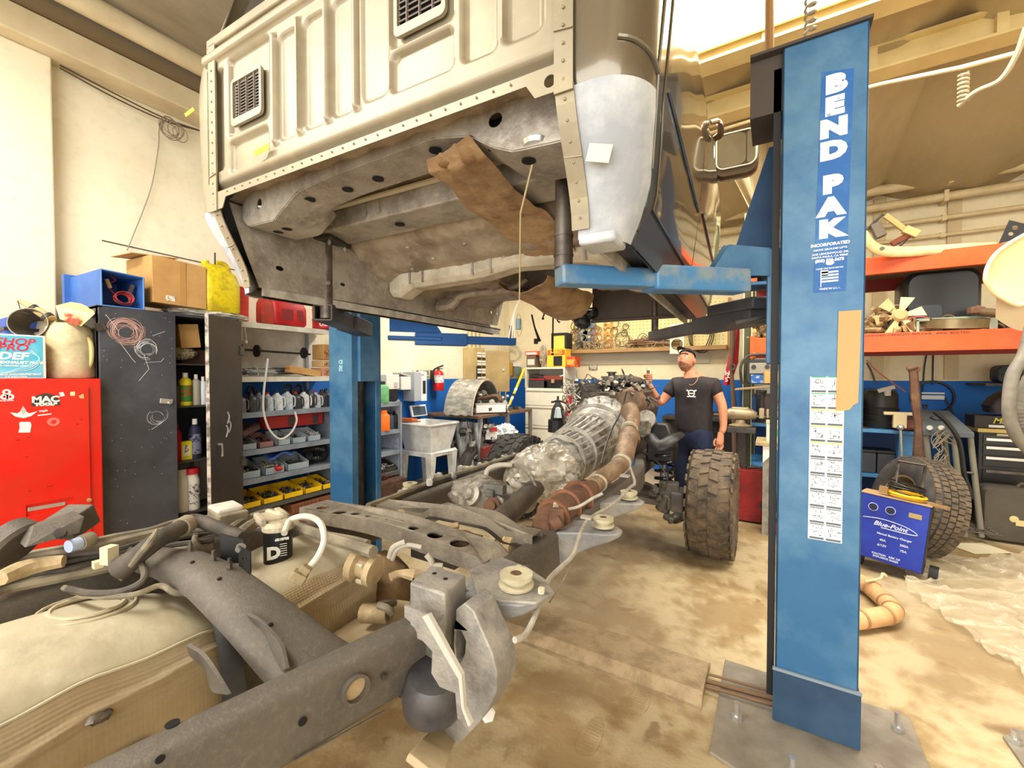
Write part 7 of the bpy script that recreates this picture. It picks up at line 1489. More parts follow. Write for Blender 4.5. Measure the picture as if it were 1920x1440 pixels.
heap('metal_scrap','low heap of dark small parts at the right end of the lower rack level',RX(1868),RX(1935),5.25,5.9,1.88,.17,60,M('scrap_dark_tan',(96,76,54),(160,140,108),10,.5,.6),6)
b=B()
for k in range(6):
    a=k*PI/3+.2; c=U(1686,592,Y=5.25); d=V(math.cos(a),.0,math.sin(a)); s_=V(-math.sin(a),.5,math.cos(a)).normalized(); 
    b.hexa([c+d*.05-s_*.02,c+d*.05+s_*.02,c+d*.05+s_*.02+V(0,.008,0),c+d*.05-s_*.02+V(0,.008,0),c+d*.18-s_*.055,c+d*.17+s_*.05,c+d*.17+s_*.05+V(0,.008,0),c+d*.18-s_*.055+V(0,.008,0)])
t=thing('cooling_fan','cream engine cooling fan with broad blades standing on the rack','fan',U(1686,618,Y=5.25))
fcr=M('fan_cream',(236,216,164),(214,190,136),6)
for k in range(6):
    q=B(); q.add(b.v[k*8:(k+1)*8],b.f[:6]); ob('fan_blade',q,fcr,t,bev=.006)
ob('fan_hub',B().lathe([(0,0),(.055,0),(.06,.03),(.04,.05),(0,.05)],U(1686,592,Y=5.28),(0,-1,.1),20),M('hub_tan',(190,166,116)),t)
# black fuel tank and steel ring
tk3=thing('plastic_tank','large black moulded plastic tank standing on the lower rack level','tank',U(1752,600,Y=5.5))
x0,x1=RX(1686,5.5),RX(1828,5.5); z0=1.88; z1=RZ(1750,512,5.5)
ob('tank_shell',B().rings([[(x,y,z) for x,z in rrect(x0+k,x1-k,z0+.04+k,z1-k,.09,5)] for y,k in ((5.36,.03),(5.40,.0),(5.75,.0),(5.8,.03))]),M('tank_black',(30,34,38),rough=.35),tk3,ang=40); ob('tank_panel',B().rings([[(x,y,z) for x,z in rrect(x0+.05+k,x1-.25-k,z0+.08+k,z0+.27-k,.04,4)] for y,k in ((5.35,.01),(5.37,0))]),M('tank_panel_grey',(52,58,62),rough=.4),tk3,ang=40)
ob('tank_ring',B().lathe([(.30,0),(.31,.005),(.31,.085),(.30,.09),(.29,.085),(.29,.005)],(RX(1772,5.55),5.48,1.93),(.05,-.1,1),40,cap=False),M('ring_brass_grey',(150,132,96),(110,96,72),5,rough=.35,metal=.6),None,label='wide brass-grey metal hoop lying in front of the black tank',cat='hoop')
t=thing('drive_shaft','brown steel drive shaft with joint lying on the rack at the right','shaft',(RX(1860,5.25),5.25,2.0)); ob('shaft_tube',B().cyl(U(1842,585,Y=5.2),U(1925,592,Y=5.0),.035,n=16),M('shaft_brown',(104,82,56)),t); ob('universal_joint',B().cbox(U(1830,582,Y=5.2),(.10,.06,.06),.3).cyl(U(1824,588,Y=5.2),U(1838,574,Y=5.2),.025),rust,t,bev=.01)
t=thing('green_tray','long pale green metal tray on edge on the lower rack level','tray',(RX(1790,5.24),5.24,1.89)); x0,x1=RX(1716,5.24),RX(1868,5.24)
ob('tray_lip',B().box(x0,x1,5.23,5.26,1.985,2.01).box(x0,x0+.02,5.23,5.3,1.89,2.0).box(x1-.05,x1,5.23,5.3,1.89,2.0),M('tray_green_grey',(150,166,148),(170,180,160),5),t,bev=.003,sm=False); ob('tray_back',B().box(x0,x1,5.38,5.39,1.89,1.98),M('tray_green_grey',(150,166,148)),t,sm=False)
heap('metal_scrap','brown round castings lying in the pale green tray on the rack',x0+.05,x1-.06,5.27,5.37,1.88,.09,40,M('castings_brown',(104,84,60),(150,130,96),8,.5,.6),9)
t=thing('pink_wire','thin pink wire crossing the scrap on the rack','wire',(RX(1722),5.2,2.0)); ob('wire_run',B().tube([U(x,y,Y=5.2) for x,y in ((1700,600),(1712,595),(1728,594),(1745,597))],.004,5,4),M('wire_pink',(230,80,90)),t); ob('wire_end',B().ball(U(1745,597,Y=5.2),.008,4),dark,t)
# upper level: bumper strip, folding frame, black case
t=thing('front_bumper','long dented cream bumper lying across the top rack beam','bumper',(1.2,5.15,2.6))
P_=[(1618,438,4.95),(1632,458,5.0),(1655,470,5.05),(1700,472,5.15),(1760,468,5.2),(1820,463,5.25),(1868,458,5.3)]
ob('bumper_skin',B().tube([U(x,y,Y=Y) for x,y,Y in P_],[.05,.05,.055,.05,.045,.04,.02],10,5,sq=.55),M('bumper_cream',(226,204,150),(206,180,126),5,.42,.6,.45,0,.1,30,(150,124,84),16,.4),t,ang=60); ob('bumper_bolt',B().cyl(U(1654,466,Y=4.95),U(1654,466,Y=4.93),.018),steel,t)
t=thing('folding_frame','brown wooden-handled folding frame with bent arms on the top rack level','frame',U(1690,455,Y=5.5)); 
for pts,r_,m in ((((1618,438),(1655,402),(1662,406)),.014,dark),(((1660,404),(1706,438)),.026,M('frame_cream_tan',(206,176,116))),(((1706,440),(1672,458)),.03,M('frame_red_brown',(130,70,46))),(((1700,448),(1688,460)),.014,steel),(((1640,420),(1652,444)),.05,M('frame_grey_plate',(120,110,96)))):
    ob('frame_arm',B().tube([U(x,y,Y=5.45) for x,y in pts],r_,6),m,t)
ob('frame_socket',B().cbox(U(1708,435,Y=5.43),(.12,.07,.07),0,0,R(35)),M('frame_cream_tan',(206,176,116)),t,bev=.006,sm=False)
t=thing('flat_case','dark brown flat case lying on the top rack level','case',U(1735,458,Y=5.7)); a=U(1700,459,Y=5.7);c=U(1758,447,Y=5.7); ob('case_body',B().rings([[V(a.x+x,y,2.60+z) for x,z in rrect(0,c.x-a.x,0,.11,.03)] for y in (5.6,5.9)]),M('case_dark_brown',(74,60,54)),t); ob('case_edge',B().box(a.x,c.x,5.592,5.6,2.60,2.61),dark,t)
# cream hood/fender hanging at top right
hd=thing('fender_panel','large cream curved body panel overhanging the right end of the rack','body panel',U(1890,560,Y=4.4))
def hpan(u,v):
    x=lambda s:s
    top=[(1925,438),(1895,455),(1868,475),(1852,500),(1848,520)]; bot=[(1925,570),(1905,572),(1880,560),(1862,548),(1850,530)]
    k=u*4; i=min(int(k),3); f=k-i
    a=(top[i][0]*(1-f)+top[i+1][0]*f,top[i][1]*(1-f)+top[i+1][1]*f); c=(bot[i][0]*(1-f)+bot[i+1][0]*f,bot[i][1]*(1-f)+bot[i+1][1]*f)
    return U(a[0]*(1-v)+c[0]*v,a[1]*(1-v)+c[1]*v,Y=4.5+.03*math.sin(v*PI)-.10*u)
hcm=M('fender_cream',(242,220,168),(230,206,150),3,.4,.7,.4)
ob('panel_skin',B().grid(hpan,16,12,.01),hcm,hd,ang=60); ob('panel_lip',B().tube([hpan(0,1),hpan(.25,1),hpan(.5,1),hpan(.75,1),hpan(1,1),hpan(1,0),hpan(.75,0),hpan(.5,0),hpan(.25,0),hpan(0,0)],.014,8,3),hcm,hd)
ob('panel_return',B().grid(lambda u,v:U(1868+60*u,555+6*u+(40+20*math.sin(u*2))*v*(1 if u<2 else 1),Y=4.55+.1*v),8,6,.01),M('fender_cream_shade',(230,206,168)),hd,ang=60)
ob('panel_bracket',B().plate([(0,0),(.10,.02),(.16,.10),(.05,.16)],[ell(.06,.06,.014),ell(.08,.10,.016)],U(1872,457,Y=4.5),(1,0,0),(0,0,1),.006),black,hd,sm=False)
# ---- work bench blue
wb=thing('workbench','light blue steel workbench under the pallet rack','workbench',(.9,5.9,0)); bbm=M('bench_light_blue',(84,150,200),(64,124,178),4,.4,.6,.5); bdk=M('bench_dark_blue',(30,70,130),(24,54,100),4)
wx0,wx1=RX(1378,5.55),RX(1722,5.55)
ob('bench_top',B().box(wx0,wx1,5.55,6.4,.92,.955),bbm,wb,bev=.004,sm=False); ob('bench_mat',B().box(wx0+.05,wx1-.35,5.57,6.35,.956,.962),M('mat_black',(44,42,44),(80,70,60),6),wb,sm=False)
for x in (wx0+.35,wx1-.13): ob('leg',B().box(x,x+.11,5.57,5.65,0,.92),bbm,wb,bev=.004,sm=False)
ob('lower_shelf',B().box(wx0,wx1,5.6,6.4,.46,.49),bbm,wb,sm=False); ob('back_panel',B().box(wx0,wx1,6.4,6.42,.1,1.35),bdk,wb,sm=False)
for k,(a,c_) in enumerate(((1618,1646),(1648,1682))):
    t=thing('battery_case','dark grey battery case on the lower bench shelf, '+('left' if k==0 else 'right'),'battery',(RX((a+c_)/2,5.65),5.7,.49)); ob('case_body',B().box(RX(a,5.65),RX(c_,5.65),5.65,5.9,.49,.70),M('case_slate',(58,62,72)),t,bev=.01,sm=False); ob('case_lid',B().box(RX(a,5.65)-.005,RX(c_,5.65)+.005,5.645,5.9,.70,.73),black,t,bev=.006,sm=False)
def vise(nm,lab,c,s,m,rz=0):
    t=thing(nm,lab,'vise',c); c=Vector(c); rm=Matrix.Translation(c)@Matrix.Rotation(rz,4,'Z')@Matrix.Scale(s,4)
    def p(n,b,mm=m,**k): b.xf(rm); ob(n,b,mm,t,**k)
    p('vise_base',B().lathe([(0,0),(.14,0),(.15,.02),(.07,.05),(.06,.10),(0,.10)],(0,0,0),(0,0,1),18)); p('vise_body',B().tube([(-.2,0,.16),(-.1,0,.18),(.1,0,.18),(.2,0,.16)],[.05,.085,.085,.05],12,3)); p('anvil',B().cbox((.0,0,.25),(.22,.10,.05)),bev=.01)
    p('jaw',B().cbox((.26,0,.20),(.06,.16,.14)),M('vise_jaw',(170,150,120)),bev=.008); p('jaw',B().cbox((.33,0,.20),(.03,.16,.12)),M('vise_jaw',(170,150,120)),bev=.008); p('screw',B().cyl((-.34,0,.15),(.5,0,.15),.022),steel); p('handle',B().cyl((.5,0,.02),(.5,0,.30),.010).ball((.5,0,.02),.016,5).ball((.5,0,.3),.016,5),steel)
vt=M('vise_tan_steel',(176,158,126),(140,124,98),6,.42,.6,.45,.4)
vise('bench_vise','large tan steel bench vise beside the rack upright',(RX(1390,5.2)-.0,5.1,.955),.75,vt,R(0))
ob('vise_stand',B().box(RX(1390,5.1)-.12,RX(1390,5.1)+.14,4.98,5.24,.90,.955).box(RX(1390,5.1)-.03,RX(1390,5.1)+.05,5.08,5.16,0,.9),dark,None,bev=.004,sm=False,label='narrow dark stand carrying the large bench vise',cat='stand')
t=thing('small_vise','small cream-faced vise with hanging handle at the bench corner','vise',(RX(1688,5.55),5.5,.955)); c=V(RX(1688,5.5),5.52,.955)
ob('vise_jaw',B().cbox(c+V(0,-.02,.17),(.24,.05,.03)).cbox(c+V(0,-.02,.10),(.10,.06,.14)),M('vise_cream',(214,196,156)),t,bev=.006,sm=False); ob('vise_body',B().cbox(c+V(.08,.08,.07),(.2,.16,.12)).cyl(c+V(.06,.03,.04),c+V(.2,.0,.04),.03),M('vise_red_brown',(104,56,44)),t,bev=.015,sm=False); ob('handle',B().cyl(c+V(0,-.07,.03),c+V(.01,-.07,-.24),.012).ball(c+V(0,-.07,.04),.03,6),zinc,t)
t=thing('parts_washer','tall black ribbed canister on the workbench beside the small vise','canister',(RX(1655,5.7),5.75,.96)); c=V(RX(1654,5.75),5.8,.96)
ob('canister_body',B().lathe([(0,0),(.15,0),(.16,.05),(.14,.06),(.15,.12),(.14,.13),(.15,.2),(.14,.21),(.14,.34),(.12,.38),(0,.38)],c,(0,0,1),24),black,t); ob('canister_fitting',B().cbox(c+V(.02,-.12,.40),(.14,.05,.04),0,0,R(-20)).cyl(c+V(.03,-.12,.33),c+V(.03,-.12,.40),.03),sgy,t,bev=.004)
ob('dark_bin',B().rings([[V(c.x-.28+x,c.y+y,z) for x,y in rrect(-.10,.10,-.12,.12,.03)] for z in (.96,1.25)]),M('bin_brown_black',(62,54,50)),None,label='dark brown bin on the workbench beside the lift column',cat='bin')
t=thing('hanging_wires','thin red and black wires hanging over the workbench','wire',(RX(1640,5.6),5.6,1.3)); ob('red_wire',B().tube([U(x,y,Y=5.6) for x,y in ((1625,675),(1645,697),(1670,715),(1698,735))],.006,5,4),M('wire_red_brown',(176,90,70)),t); ob('black_wire',B().tube([U(x,y,Y=5.6) for x,y in ((1625,680),(1635,700),(1642,722))],.009,5,4),black,t)
# brown post
t=thing('steel_post','tall rusty brown steel channel standing in front of the workbench','post',(RX(1722,5.1),5.1,0))
ob('post_body',B().rings([[U(xa+(xb-xa)*a,y,Y=5.1+d) for a,d in ((0,0),(.15,-.03),(.85,-.03),(1,0),(.85,.10),(.15,.10))] for y,xa,xb in ((906,1706,1735),(860,1710,1734),(800,1714,1730),(745,1706,1726),(700,1704,1722),(690,1700,1723))]),M('post_rust_brown',(112,78,58),(78,54,44),5,.42,.6,.75,.1,.3,30,(140,110,84),12,.5),t,ang=50)
ob('post_end',B().tube([U(x,y,Y=5.07) for x,y in ((1700,690),(1706,692),(1716,688),(1723,688),(1722,696))],.014,6),rust,t)
# power strip, console stand
t=thing('power_strip','white power strip with round cord reel on the blue wall','power strip',(RX(1750,6.3),6.3,1.1)); c=U(1748,745,Y=6.98)
ob('cord_reel',B().torus(c,(0,1,0),.19,.014,24,6),black,t); ob('strip_body',B().cbox(c+V(0,-.02,0),(.20,.03,.05)).cbox(c+V(0,-.02,.05),(.20,.03,.02)),M('strip_white',(226,232,228)),t,bev=.004,sm=False); ob('strip_cord',B().tube([c+V(.1,-.03,0),c+V(.15,-.05,-.12),c+V(.18,-.05,-.25)],.008,6,3).tube([c+V(0,0,.15),c+V(.0,0,.6),c+V(.01,0,1.1)],.008,6),black,t)
ob('loose_cord',B().tube([U(x,y,Y=6.98) for x,y in ((1738,660),(1733,690),(1731,720),(1728,750))],.008,6,4),black,None,label='loose black cord hanging on the wall left of the power strip',cat='cord')
t=thing('test_console','grey sloped diagnostic console on a tubular steel stand','console',(RX(1775,5.5),5.5,0)); cm_=M('console_grey',(96,104,108),(76,84,90),5); xa,xb=RX(1730,5.4),RX(1826,5.4)
za,zb=RZ(1778,808,5.4),RZ(1778,775,5.65)
ob('console_top',B().hexa([(xa,5.35,za-.05),(xb,5.35,za-.05),(xb-.04,5.8,za-.02),(xa,5.8,za-.02),(xa,5.35,za),(xb,5.35,za),(xb-.06,5.78,zb+.02),(xa,5.78,zb+.02)]),cm_,t,bev=.008,sm=False)
for px in (1743,1765): ob('knob',B().cyl(U(px,802,Y=5.38),U(px,802,Y=5.33),.022),M('knob_pale',(200,200,190)),t)
ob('round_gauge',B().torus(V(xb-.18,5.6,(za+zb)/2+.025),(0,-.2,1),.05,.008,18,5),black,t); ob('top_handle',B().tube([(xa+.1,5.76,zb+.03),(xa+.12,5.76,zb+.07),(xb-.25,5.76,zb+.07),(xb-.23,5.76,zb+.03)],.012,8),black,t)
for x,y in ((xb-.10,5.4),(xb+.02,5.45),(xa+.05,5.4),(xb-.08,5.75)): ob('stand_leg',B().cyl((x-.02,y,za-.05),(x+.06,y-.02,.05),.022),M('stand_leg_grey',(130,126,112)),t)
ob('stand_crossbar',B().cyl((xa,5.42,.62),(xb+.02,5.42,.62),.010),steel,t)
b=B()
for k in range(6): b.cyl((xb-.12,5.3+k*.05,.12),(xb+.16,5.3+k*.05,.12),.005); b.cyl((xb-.12+k*.05,5.3,.12),(xb-.12+k*.05,5.55,.12),.005)
ob('wire_basket',b,steel,t,kind='stuff')
b=B()
for k in range(14):
    p=U(1768+rnd.uniform(-8,8),rnd.uniform(800,870),Y=5.25); b.tube([p,p+V(rnd.uniform(-.06,.06),0,-.08),p+V(rnd.uniform(-.08,.08),0,-.16),p+V(rnd.uniform(-.05,.05),0,-.05)],.004,5,3)
ob('tangled_string',b,M('string_tan',(140,124,98)),None,label='tangled wire and string hanging from the grey console',cat='wire',kind='stuff')
ob('console_hose',B().tube([U(x,y,Y=5.2) for x,y in ((1752,772),(1775,792),(1795,820),(1803,850),(1808,890),(1818,920),(1822,935))],.018,8,4),black,t)
t=thing('charger_box','tan and black upright battery charger behind the large tyre','charger',(RX(1768,5.3),5.4,0)); xa,xb=RX(1735,5.3),RX(1795,5.3)
ob('charger_case',B().box(xa,xb,5.3,5.55,.0,.62),M('charger_black',(40,38,36)),t,bev=.008,sm=False); ob('charger_panel',B().box(xa+.01,xb-.01,5.292,5.30,.42,.60),M('charger_tan',(150,126,90)),t,sm=False); ob('charger_meter',B().box(xb-.14,xb-.05,5.285,5.292,.47,.56),M('meter_orange',(206,130,60)),t,bev=.002,sm=False)
text('charger_letters','ACH.',.075,stw,t,(xb-.13,5.29,.345),(1,0,0),(0,0,1),.001,bold=.002,sx=1.2); text('charger_letters','OMATIC',.045,stw,t,(xb-.13,5.29,.26),(1,0,0),(0,0,1),.001,bold=.002); text('charger_letters','6/12 V',.035,stw,t,(xb-.12,5.29,.20),(1,0,0),(0,0,1),.001)
# tool chest and bag, mower box
Yc=5.95
xa,xb=RX(1838,Yc),RX(2010,Yc); zt=RZ(1880,812,Yc); tcst=thing('tool_chest','black rolling tool chest with bright drawer trims at the right edge','tool chest',((xa+xb)/2,6.2,0))
ob('chest_body',B().box(xa,xb,Yc+.01,Yc+.5,.05,zt),black,tcst,bev=.006,sm=False); ob('chest_lid_edge',B().box(xa-.01,xb,Yc-.01,Yc+.5,zt,zt+.035),M('chest_gold_edge',(206,184,110)),tcst,sm=False)
for k,(a,c_) in enumerate(((.02,.12),(.13,.22),(.23,.33),(.36,.48),(.50,.62),(.64,.8))):
    d=ob('drawer',B().box(xa+.03,xb-.02,Yc,Yc+.012,zt-c_,zt-a),M('drawer_black',(30,28,28),rough=.35),tcst,bev=.003,sm=False)
    ob('drawer_trim',B().box(xa+.05,xb-.03,Yc-.012,Yc,zt-a-.03-(.03 if k==0 else 0),zt-a-.005-(.03 if k==0 else 0)),M('trim_bright',(226,226,222),rough=.25,metal=.6) if k<3 else steel,d,sm=False)
ob('chest_badge',B().box(xa+.12,xa+.28,Yc-.006,Yc,zt-.03,zt-.008),M('badge_pale',(190,180,150)),tcst,sm=False)
t=thing('saw_case','black case with yellow lettering on the tool chest','case',((xa+xb)/2,6.1,zt)); ob('case_body',B().box(xa-.02,xb-.1,Yc+.05,Yc+.3,zt+.036,zt+.16),M('case_brown_black',(50,44,40)),t,bev=.006,sm=False); text('case_letters','Max',.075,M('text_yellow2',(206,196,70)),t,(xa+.17,Yc+.049,zt+.11),(1,0,0),(0,0,1),.001,bold=.002,shear=.3); ob('case_plate',B().box(xa+.08,xa+.24,Yc+.045,Yc+.05,zt+.045,zt+.07),stw,t,sm=False)
ob('tool_bag',B().rings([[V(RX(1852,6.1)+.24+x*k,6.1+y*k,z) for x,y in rrect(-.26,.26,-.12,.12,.05)] for z,k in ((1.13,.95),(1.2,1),(1.28,.85),(1.35,.55),(1.38,.2))]),M('bag_dark_red',(44,36,38),(120,34,44),3,.48,.56),None,label='dark grey and red tool bag on the black tool chest',cat='bag')
t=thing('wall_case','dark rounded case hanging on the wall at the far right','case',U(1895,715,Y=6.6)); a=U(1862,718,Y=6.6); ob('case_body',B().rings([[V(a.x+x,y,a.z+z) for x,z in rrect(0,.5,0,.19,.06)] for y in (6.5,6.7)]),M('case_navy_black',(40,48,58)),t,bev=.01); ob('case_rib',B().box(a.x+.03,a.x+.45,6.49,6.5,a.z+.09,a.z+.1),black,t)
ob('wall_shelf',B().box(a.x-.1,a.x+.8,6.45,7.0,a.z-.03,a.z-.005),dark,None,label='narrow dark wall shelf carrying the rounded case',cat='shelf',sm=False)
t=thing('power_tool_case','grey-brown moulded tool case standing in front of the black tool chest','case',(RX(1895,5.6),5.65,0)); xa,xb=RX(1842,5.55),RX(1990,5.55)
ccm=M('case_olive_brown',(84,78,66),(70,64,54),4); ob('case_shell',B().rings([[(x,y,z) for x,z in rrect(xa+k,xb-k,.01+k,.50-k,.06,4)] for y,k in ((5.5,.02),(5.53,0),(5.66,0),(5.69,.02))]),ccm,t,ang=40); ob('case_seam',B().box(xa,xb,5.592,5.6,.1,.11),black,t)
ob('case_label',B().cbox((xa+.27,5.495,.20),(.12,.004,.05)).ball((xa+.20,5.495,.23),.03,5,(1,.1,1)),M('label_tan_print',(214,196,140)),t,sm=False); ob('case_handle',B().tube([(xa+.25,5.6,.5),(xa+.27,5.6,.53),(xa+.45,5.6,.53),(xa+.47,5.6,.5)],.014,8),ccm,t)
# grey hanging hose at the right edge
t=thing('exhaust_hose','thick grey hose looping down at the right edge of the view','hose',U(1910,760,t=2.9)); ob('hose_run',B().tube([U(x,y,t=2.9) for x,y in ((1935,610),(1920,665),(1900,700),(1893,740),(1893,780),(1905,815),(1930,845))],.035,12,6),M('hose_grey_dusty',(140,134,122),(112,106,98),8),t); P_=smooth_path([U(x,y,t=2.95) for x,y in ((1940,690),(1918,730),(1908,770),(1916,800),(1940,812))],10); ob('corrugated_run',B().tube(P_,[.034 if i%2 else .029 for i in range(len(P_))],10),M('hose_grey_dusty',(140,134,122)),t)
# ---- items left of column on rack and bench
t=thing('radio','black rugged jobsite radio with blue panel hanging under the orange rack beam','radio',U(1425,722,Y=5.1)); c=U(1426,697,Y=5.08)
ob('radio_body',B().rings([[V(c.x+x,y,c.z+z) for x,z in rrect(-.13,.13,-.13,.13,.05,4)] for y in (5.08,5.2)]),M('radio_black',(52,50,48)),t,bev=.01,ang=50); ob('radio_face',B().box(c.x-.10,c.x+.10,5.06,5.08,c.z-.02,c.z+.09),M('radio_grey',(150,146,134)),t,bev=.006,sm=False); ob('radio_panel',B().box(c.x-.085,c.x+.085,5.055,5.08,c.z-.12,c.z-.03),M('radio_blue',(40,96,176),(200,206,180),24,.56,.62),t,sm=False)
for s_ in (-1,1): ob('radio_knob',B().cyl((c.x+s_*.06,5.05,c.z+.05),(c.x+s_*.06,5.06,c.z+.05),.022),dark,t); ob('roll_cage',B().tube([(c.x+s_*.17,5.1,c.z-.13),(c.x+s_*.18,5.08,c.z+.05),(c.x+s_*.12,5.08,c.z+.16),(c.x,5.08,c.z+.18)],.014,8,4),dark,t)
for s_ in (-1,1): ob('hanger_strap',B().cyl((c.x+s_*.06,5.1,c.z+.14),(c.x+s_*.06,5.14,1.73),.012),M('strap_orange_tan',(216,120,60)),t)
t=thing('bracket_shelf','small dark shelf tray below the radio holding a tan block','shelf',U(1440,728,Y=5.05)); c=U(1440,726,Y=5.0); ob('tray',B().hexa([c+V(-.30,0,-.04),c+V(.1,0,0),c+V(.1,.3,0),c+V(-.30,.3,-.04),c+V(-.30,0,-.02),c+V(.1,0,.03),c+V(.1,.3,.03),c+V(-.30,.3,-.02)]),M('tray_tan_grey',(140,120,92)),t,bev=.006,sm=False); ob('tan_block',B().cbox(c+V(.02,.06,.10),(.12,.10,.12),.2),cardm,t,sm=False)
ob('rack_pegboard',B().box(RX(1400,6.3),RX(1500,6.3),6.3,6.32,1.0,1.7),M('pegboard_grey',(190,190,176),(150,150,138),60,.55,.6),None,label='grey pegboard behind the radio under the rack',cat='pegboard')
for k,(px,m,h,lab) in enumerate(((1412,bdk,.3,'dark blue canister left on the workbench under the radio'),(1428,black,.34,'black canister in the middle of the workbench under the radio'),(1440,M('can_brown_black',(70,56,52)),.30,'brown-black canister right on the workbench under the radio'),(1458,M('jar_speckled',(190,180,168),(120,60,50),24,.5,.58),.22,'speckled glass jar with red lid on the workbench'))):
    c=V(RX(px,5.75),5.7,.962); t=thing('canister',lab,'canister',c); ob('can_body',B().lathe([(0,0),(.06,0),(.062,.01),(.062,h*.9),(.05,h),(0,h)],c,(0,0,1),18),m,t); ob('can_lid',B().cyl(c+V(0,0,h),c+V(0,0,h+.025),.055),M('can_red',(190,30,26)) if k==3 else dark,t)
t=thing('side_table','narrow wooden table on grey steel legs beside the lift column','table',(RX(1440,4.75),4.75,0)); xa,xb=RX(1418,4.6),RX(1480,4.6); zt=RZ(1440,830,4.6)
ob('table_top',B().box(xa,xb,4.6,5.0,zt-.035,zt),M('table_wood',(190,170,126),(160,140,100),5),t,bev=.004,sm=False)
for x in (xa+.06,xb-.06): ob('leg',B().box(x,x+.05,4.63,4.68,0,zt-.035),M('table_leg_grey',(160,154,144),(120,116,108),8),t,sm=False)
ob('corner_gusset',B().plate([(0,0),(.14,0),(0,-.16)],[],(xa+.06,4.625,zt-.035),(1,0,0),(0,0,1),.004),stw,t,sm=False); ob('table_shelf',B().box(xa+.04,xb,4.65,4.98,.22,.24),dark,t,sm=False)
t=thing('car_battery','white car battery with green label on the narrow wooden table','battery',(RX(1450,4.7),4.75,zt)); xa2=RX(1438,4.68); ob('battery_case',B().box(xa2,xa2+.28,4.68,4.86,zt,zt+.17),M('battery_white',(232,228,208)),t,bev=.006,sm=False); ob('battery_lid',B().box(xa2-.003,xa2+.283,4.677,4.863,zt+.165,zt+.19),M('battery_lid',(200,190,160)),t,bev=.004,sm=False); ob('battery_label',B().box(xa2+.06,xa2+.26,4.676,4.68,zt+.05,zt+.13),M('label_green2',(90,200,140),(230,236,226),20,.5,.56),t,sm=False); ob('terminal',B().cyl((xa2+.05,4.72,zt+.19),(xa2+.05,4.72,zt+.21),.012),steel,t)
t=thing('gas_tank','dull red canister with hose behind the black bucket','canister',(RX(1409,5.0),5.0,0)); c=V(RX(1409,5.0),5.0,0); ob('tank_body',B().rings([[c+V(x,y,z) for x,y in rrect(-.12,.12,-.08,.08,.03)] for z in (0.02,.50,.53)]),M('tank_dull_red',(170,44,40),(130,36,34),6),t,ang=50); ob('tank_cap',B().cyl(c+V(-.06,0,.53),c+V(-.06,0,.57),.03),dark,t); ob('tank_hose',B().tube([c+V(-.02,0,.55),c+V(.1,-.05,.56),c+V(.2,-.05,.45),c+V(.22,-.05,.25)],.014,8,4),dark,t)
# bucket
c=U(1399,968,Z=0); c=V(c.x,c.y+.05,0); t=thing('bucket','black plastic bucket with white labels and wire handle on the floor','bucket',c)
hb_=.37
ob('bucket_shell',B().lathe([(0,0),(.135,0),(.14,.01),(.155,.26),(.165,.27),(.165,.285),(.158,.29),(.168,.30),(.168,.315),(.16,.32),(.17,.335),(.17,.35),(.163,.37),(.15,.37),(.145,.30),(0,.30)],c,(0,0,1),34),M('bucket_black',(28,28,30),rough=.35),t,ang=40); ob('bucket_contents',B().ball(c+V(0,0,.31),.14,8,(1,1,.2),.3),tan,t)
for a0,a1,z0_,z1_ in ((-2.6,-1.95,.05,.23),(-1.2,-.95,.06,.22)): ob('bucket_label',B().grid(lambda u,v:c+V((.147+.06*(z0_+(z1_-z0_)*v)-.001)*math.cos(a0+(a1-a0)*u),(.147+.06*(z0_+(z1_-z0_)*v)-.001)*math.sin(a0+(a1-a0)*u),z0_+(z1_-z0_)*v),8,2),M('bucket_label_white',(222,222,216),(150,150,146),40,.5,.6),t)
ob('bucket_handle',B().tube([c+V(-.17,-.02,.28),c+V(-.14,-.14,.22),c+V(-.02,-.19,.20),c+V(.10,-.16,.25)],.004,5,4),zinc,t)
t=thing('red_jack','red floor jack partly hidden behind the lift column','jack',U(1455,985,Z=0)); c=U(1450,998,Z=0); ob('jack_body',B().rings([[c+V(x,y,z) for x,y in rrect(-.05,.35,-.08,.10,.05)] for z in (.02,.08,.11)]),M('jack_red',(206,26,36),(150,24,30),6),t,ang=50); ob('jack_handle',B().cyl(c+V(.1,.05,.1),c+V(.25,.8,.75),.02),M('jack_red',(206,26,36)),t)
crum('rag',U(1437,975,Z=.02),.07,(1.3,.8,.35),M('rag_white',(222,210,186)),61,.5,3,0,None,label='small white rag on the floor at the foot of the narrow table',cat='rag')
# ---- large leaning tyre
tyre('spare_tyre',(1.02,4.80,.40),.405,.27,.23,(-.93,-.30,.24),None,54,5,rubk,M('rim_tan',(120,104,80)),.3,top=True,lab='large dusty truck tyre leaning behind the blue charger',cat_='tyre',street=True,lug_h=.012,m2=rub)
# ---- blue charger
cg=U(1655,1080,Z=.0); cgm=M('charger_blue',(24,44,150),(30,60,176),3,.4,.6,.35)
t=thing('battery_charger','dark blue wheeled battery charger with knobs and white print beside the lift column','battery charger',cg)
fw_=(CAM-cg); fw_.z=0; fw_.normalize(); fw_=(fw_+V(-.12,-.06,0)).normalized(); rx_=V(-fw_.y,fw_.x,0)
MX=Matrix(((rx_.x,-fw_.x,0,cg.x),(rx_.y,-fw_.y,0,cg.y),(0,0,1,0),(0,0,0,1)))@Matrix.Rotation(R(-6),4,'X')@Matrix.Rotation(R(5),4,'Y')
def cgp(n,b,m,**k): b.xf(MX); return ob(n,b,m,t,**k)
cgp('charger_case',B().box(-.19,.20,0,.26,.10,.58),cgm,bev=.006,sm=False); cgp('charger_side',B().box(.20,.206,.0,.26,.10,.57),black,sm=False); cgp('top_plate',B().box(-.195,.205,-.005,.265,.58,.59),M('top_plate_tan',(176,146,110)),bev=.002,sm=False)
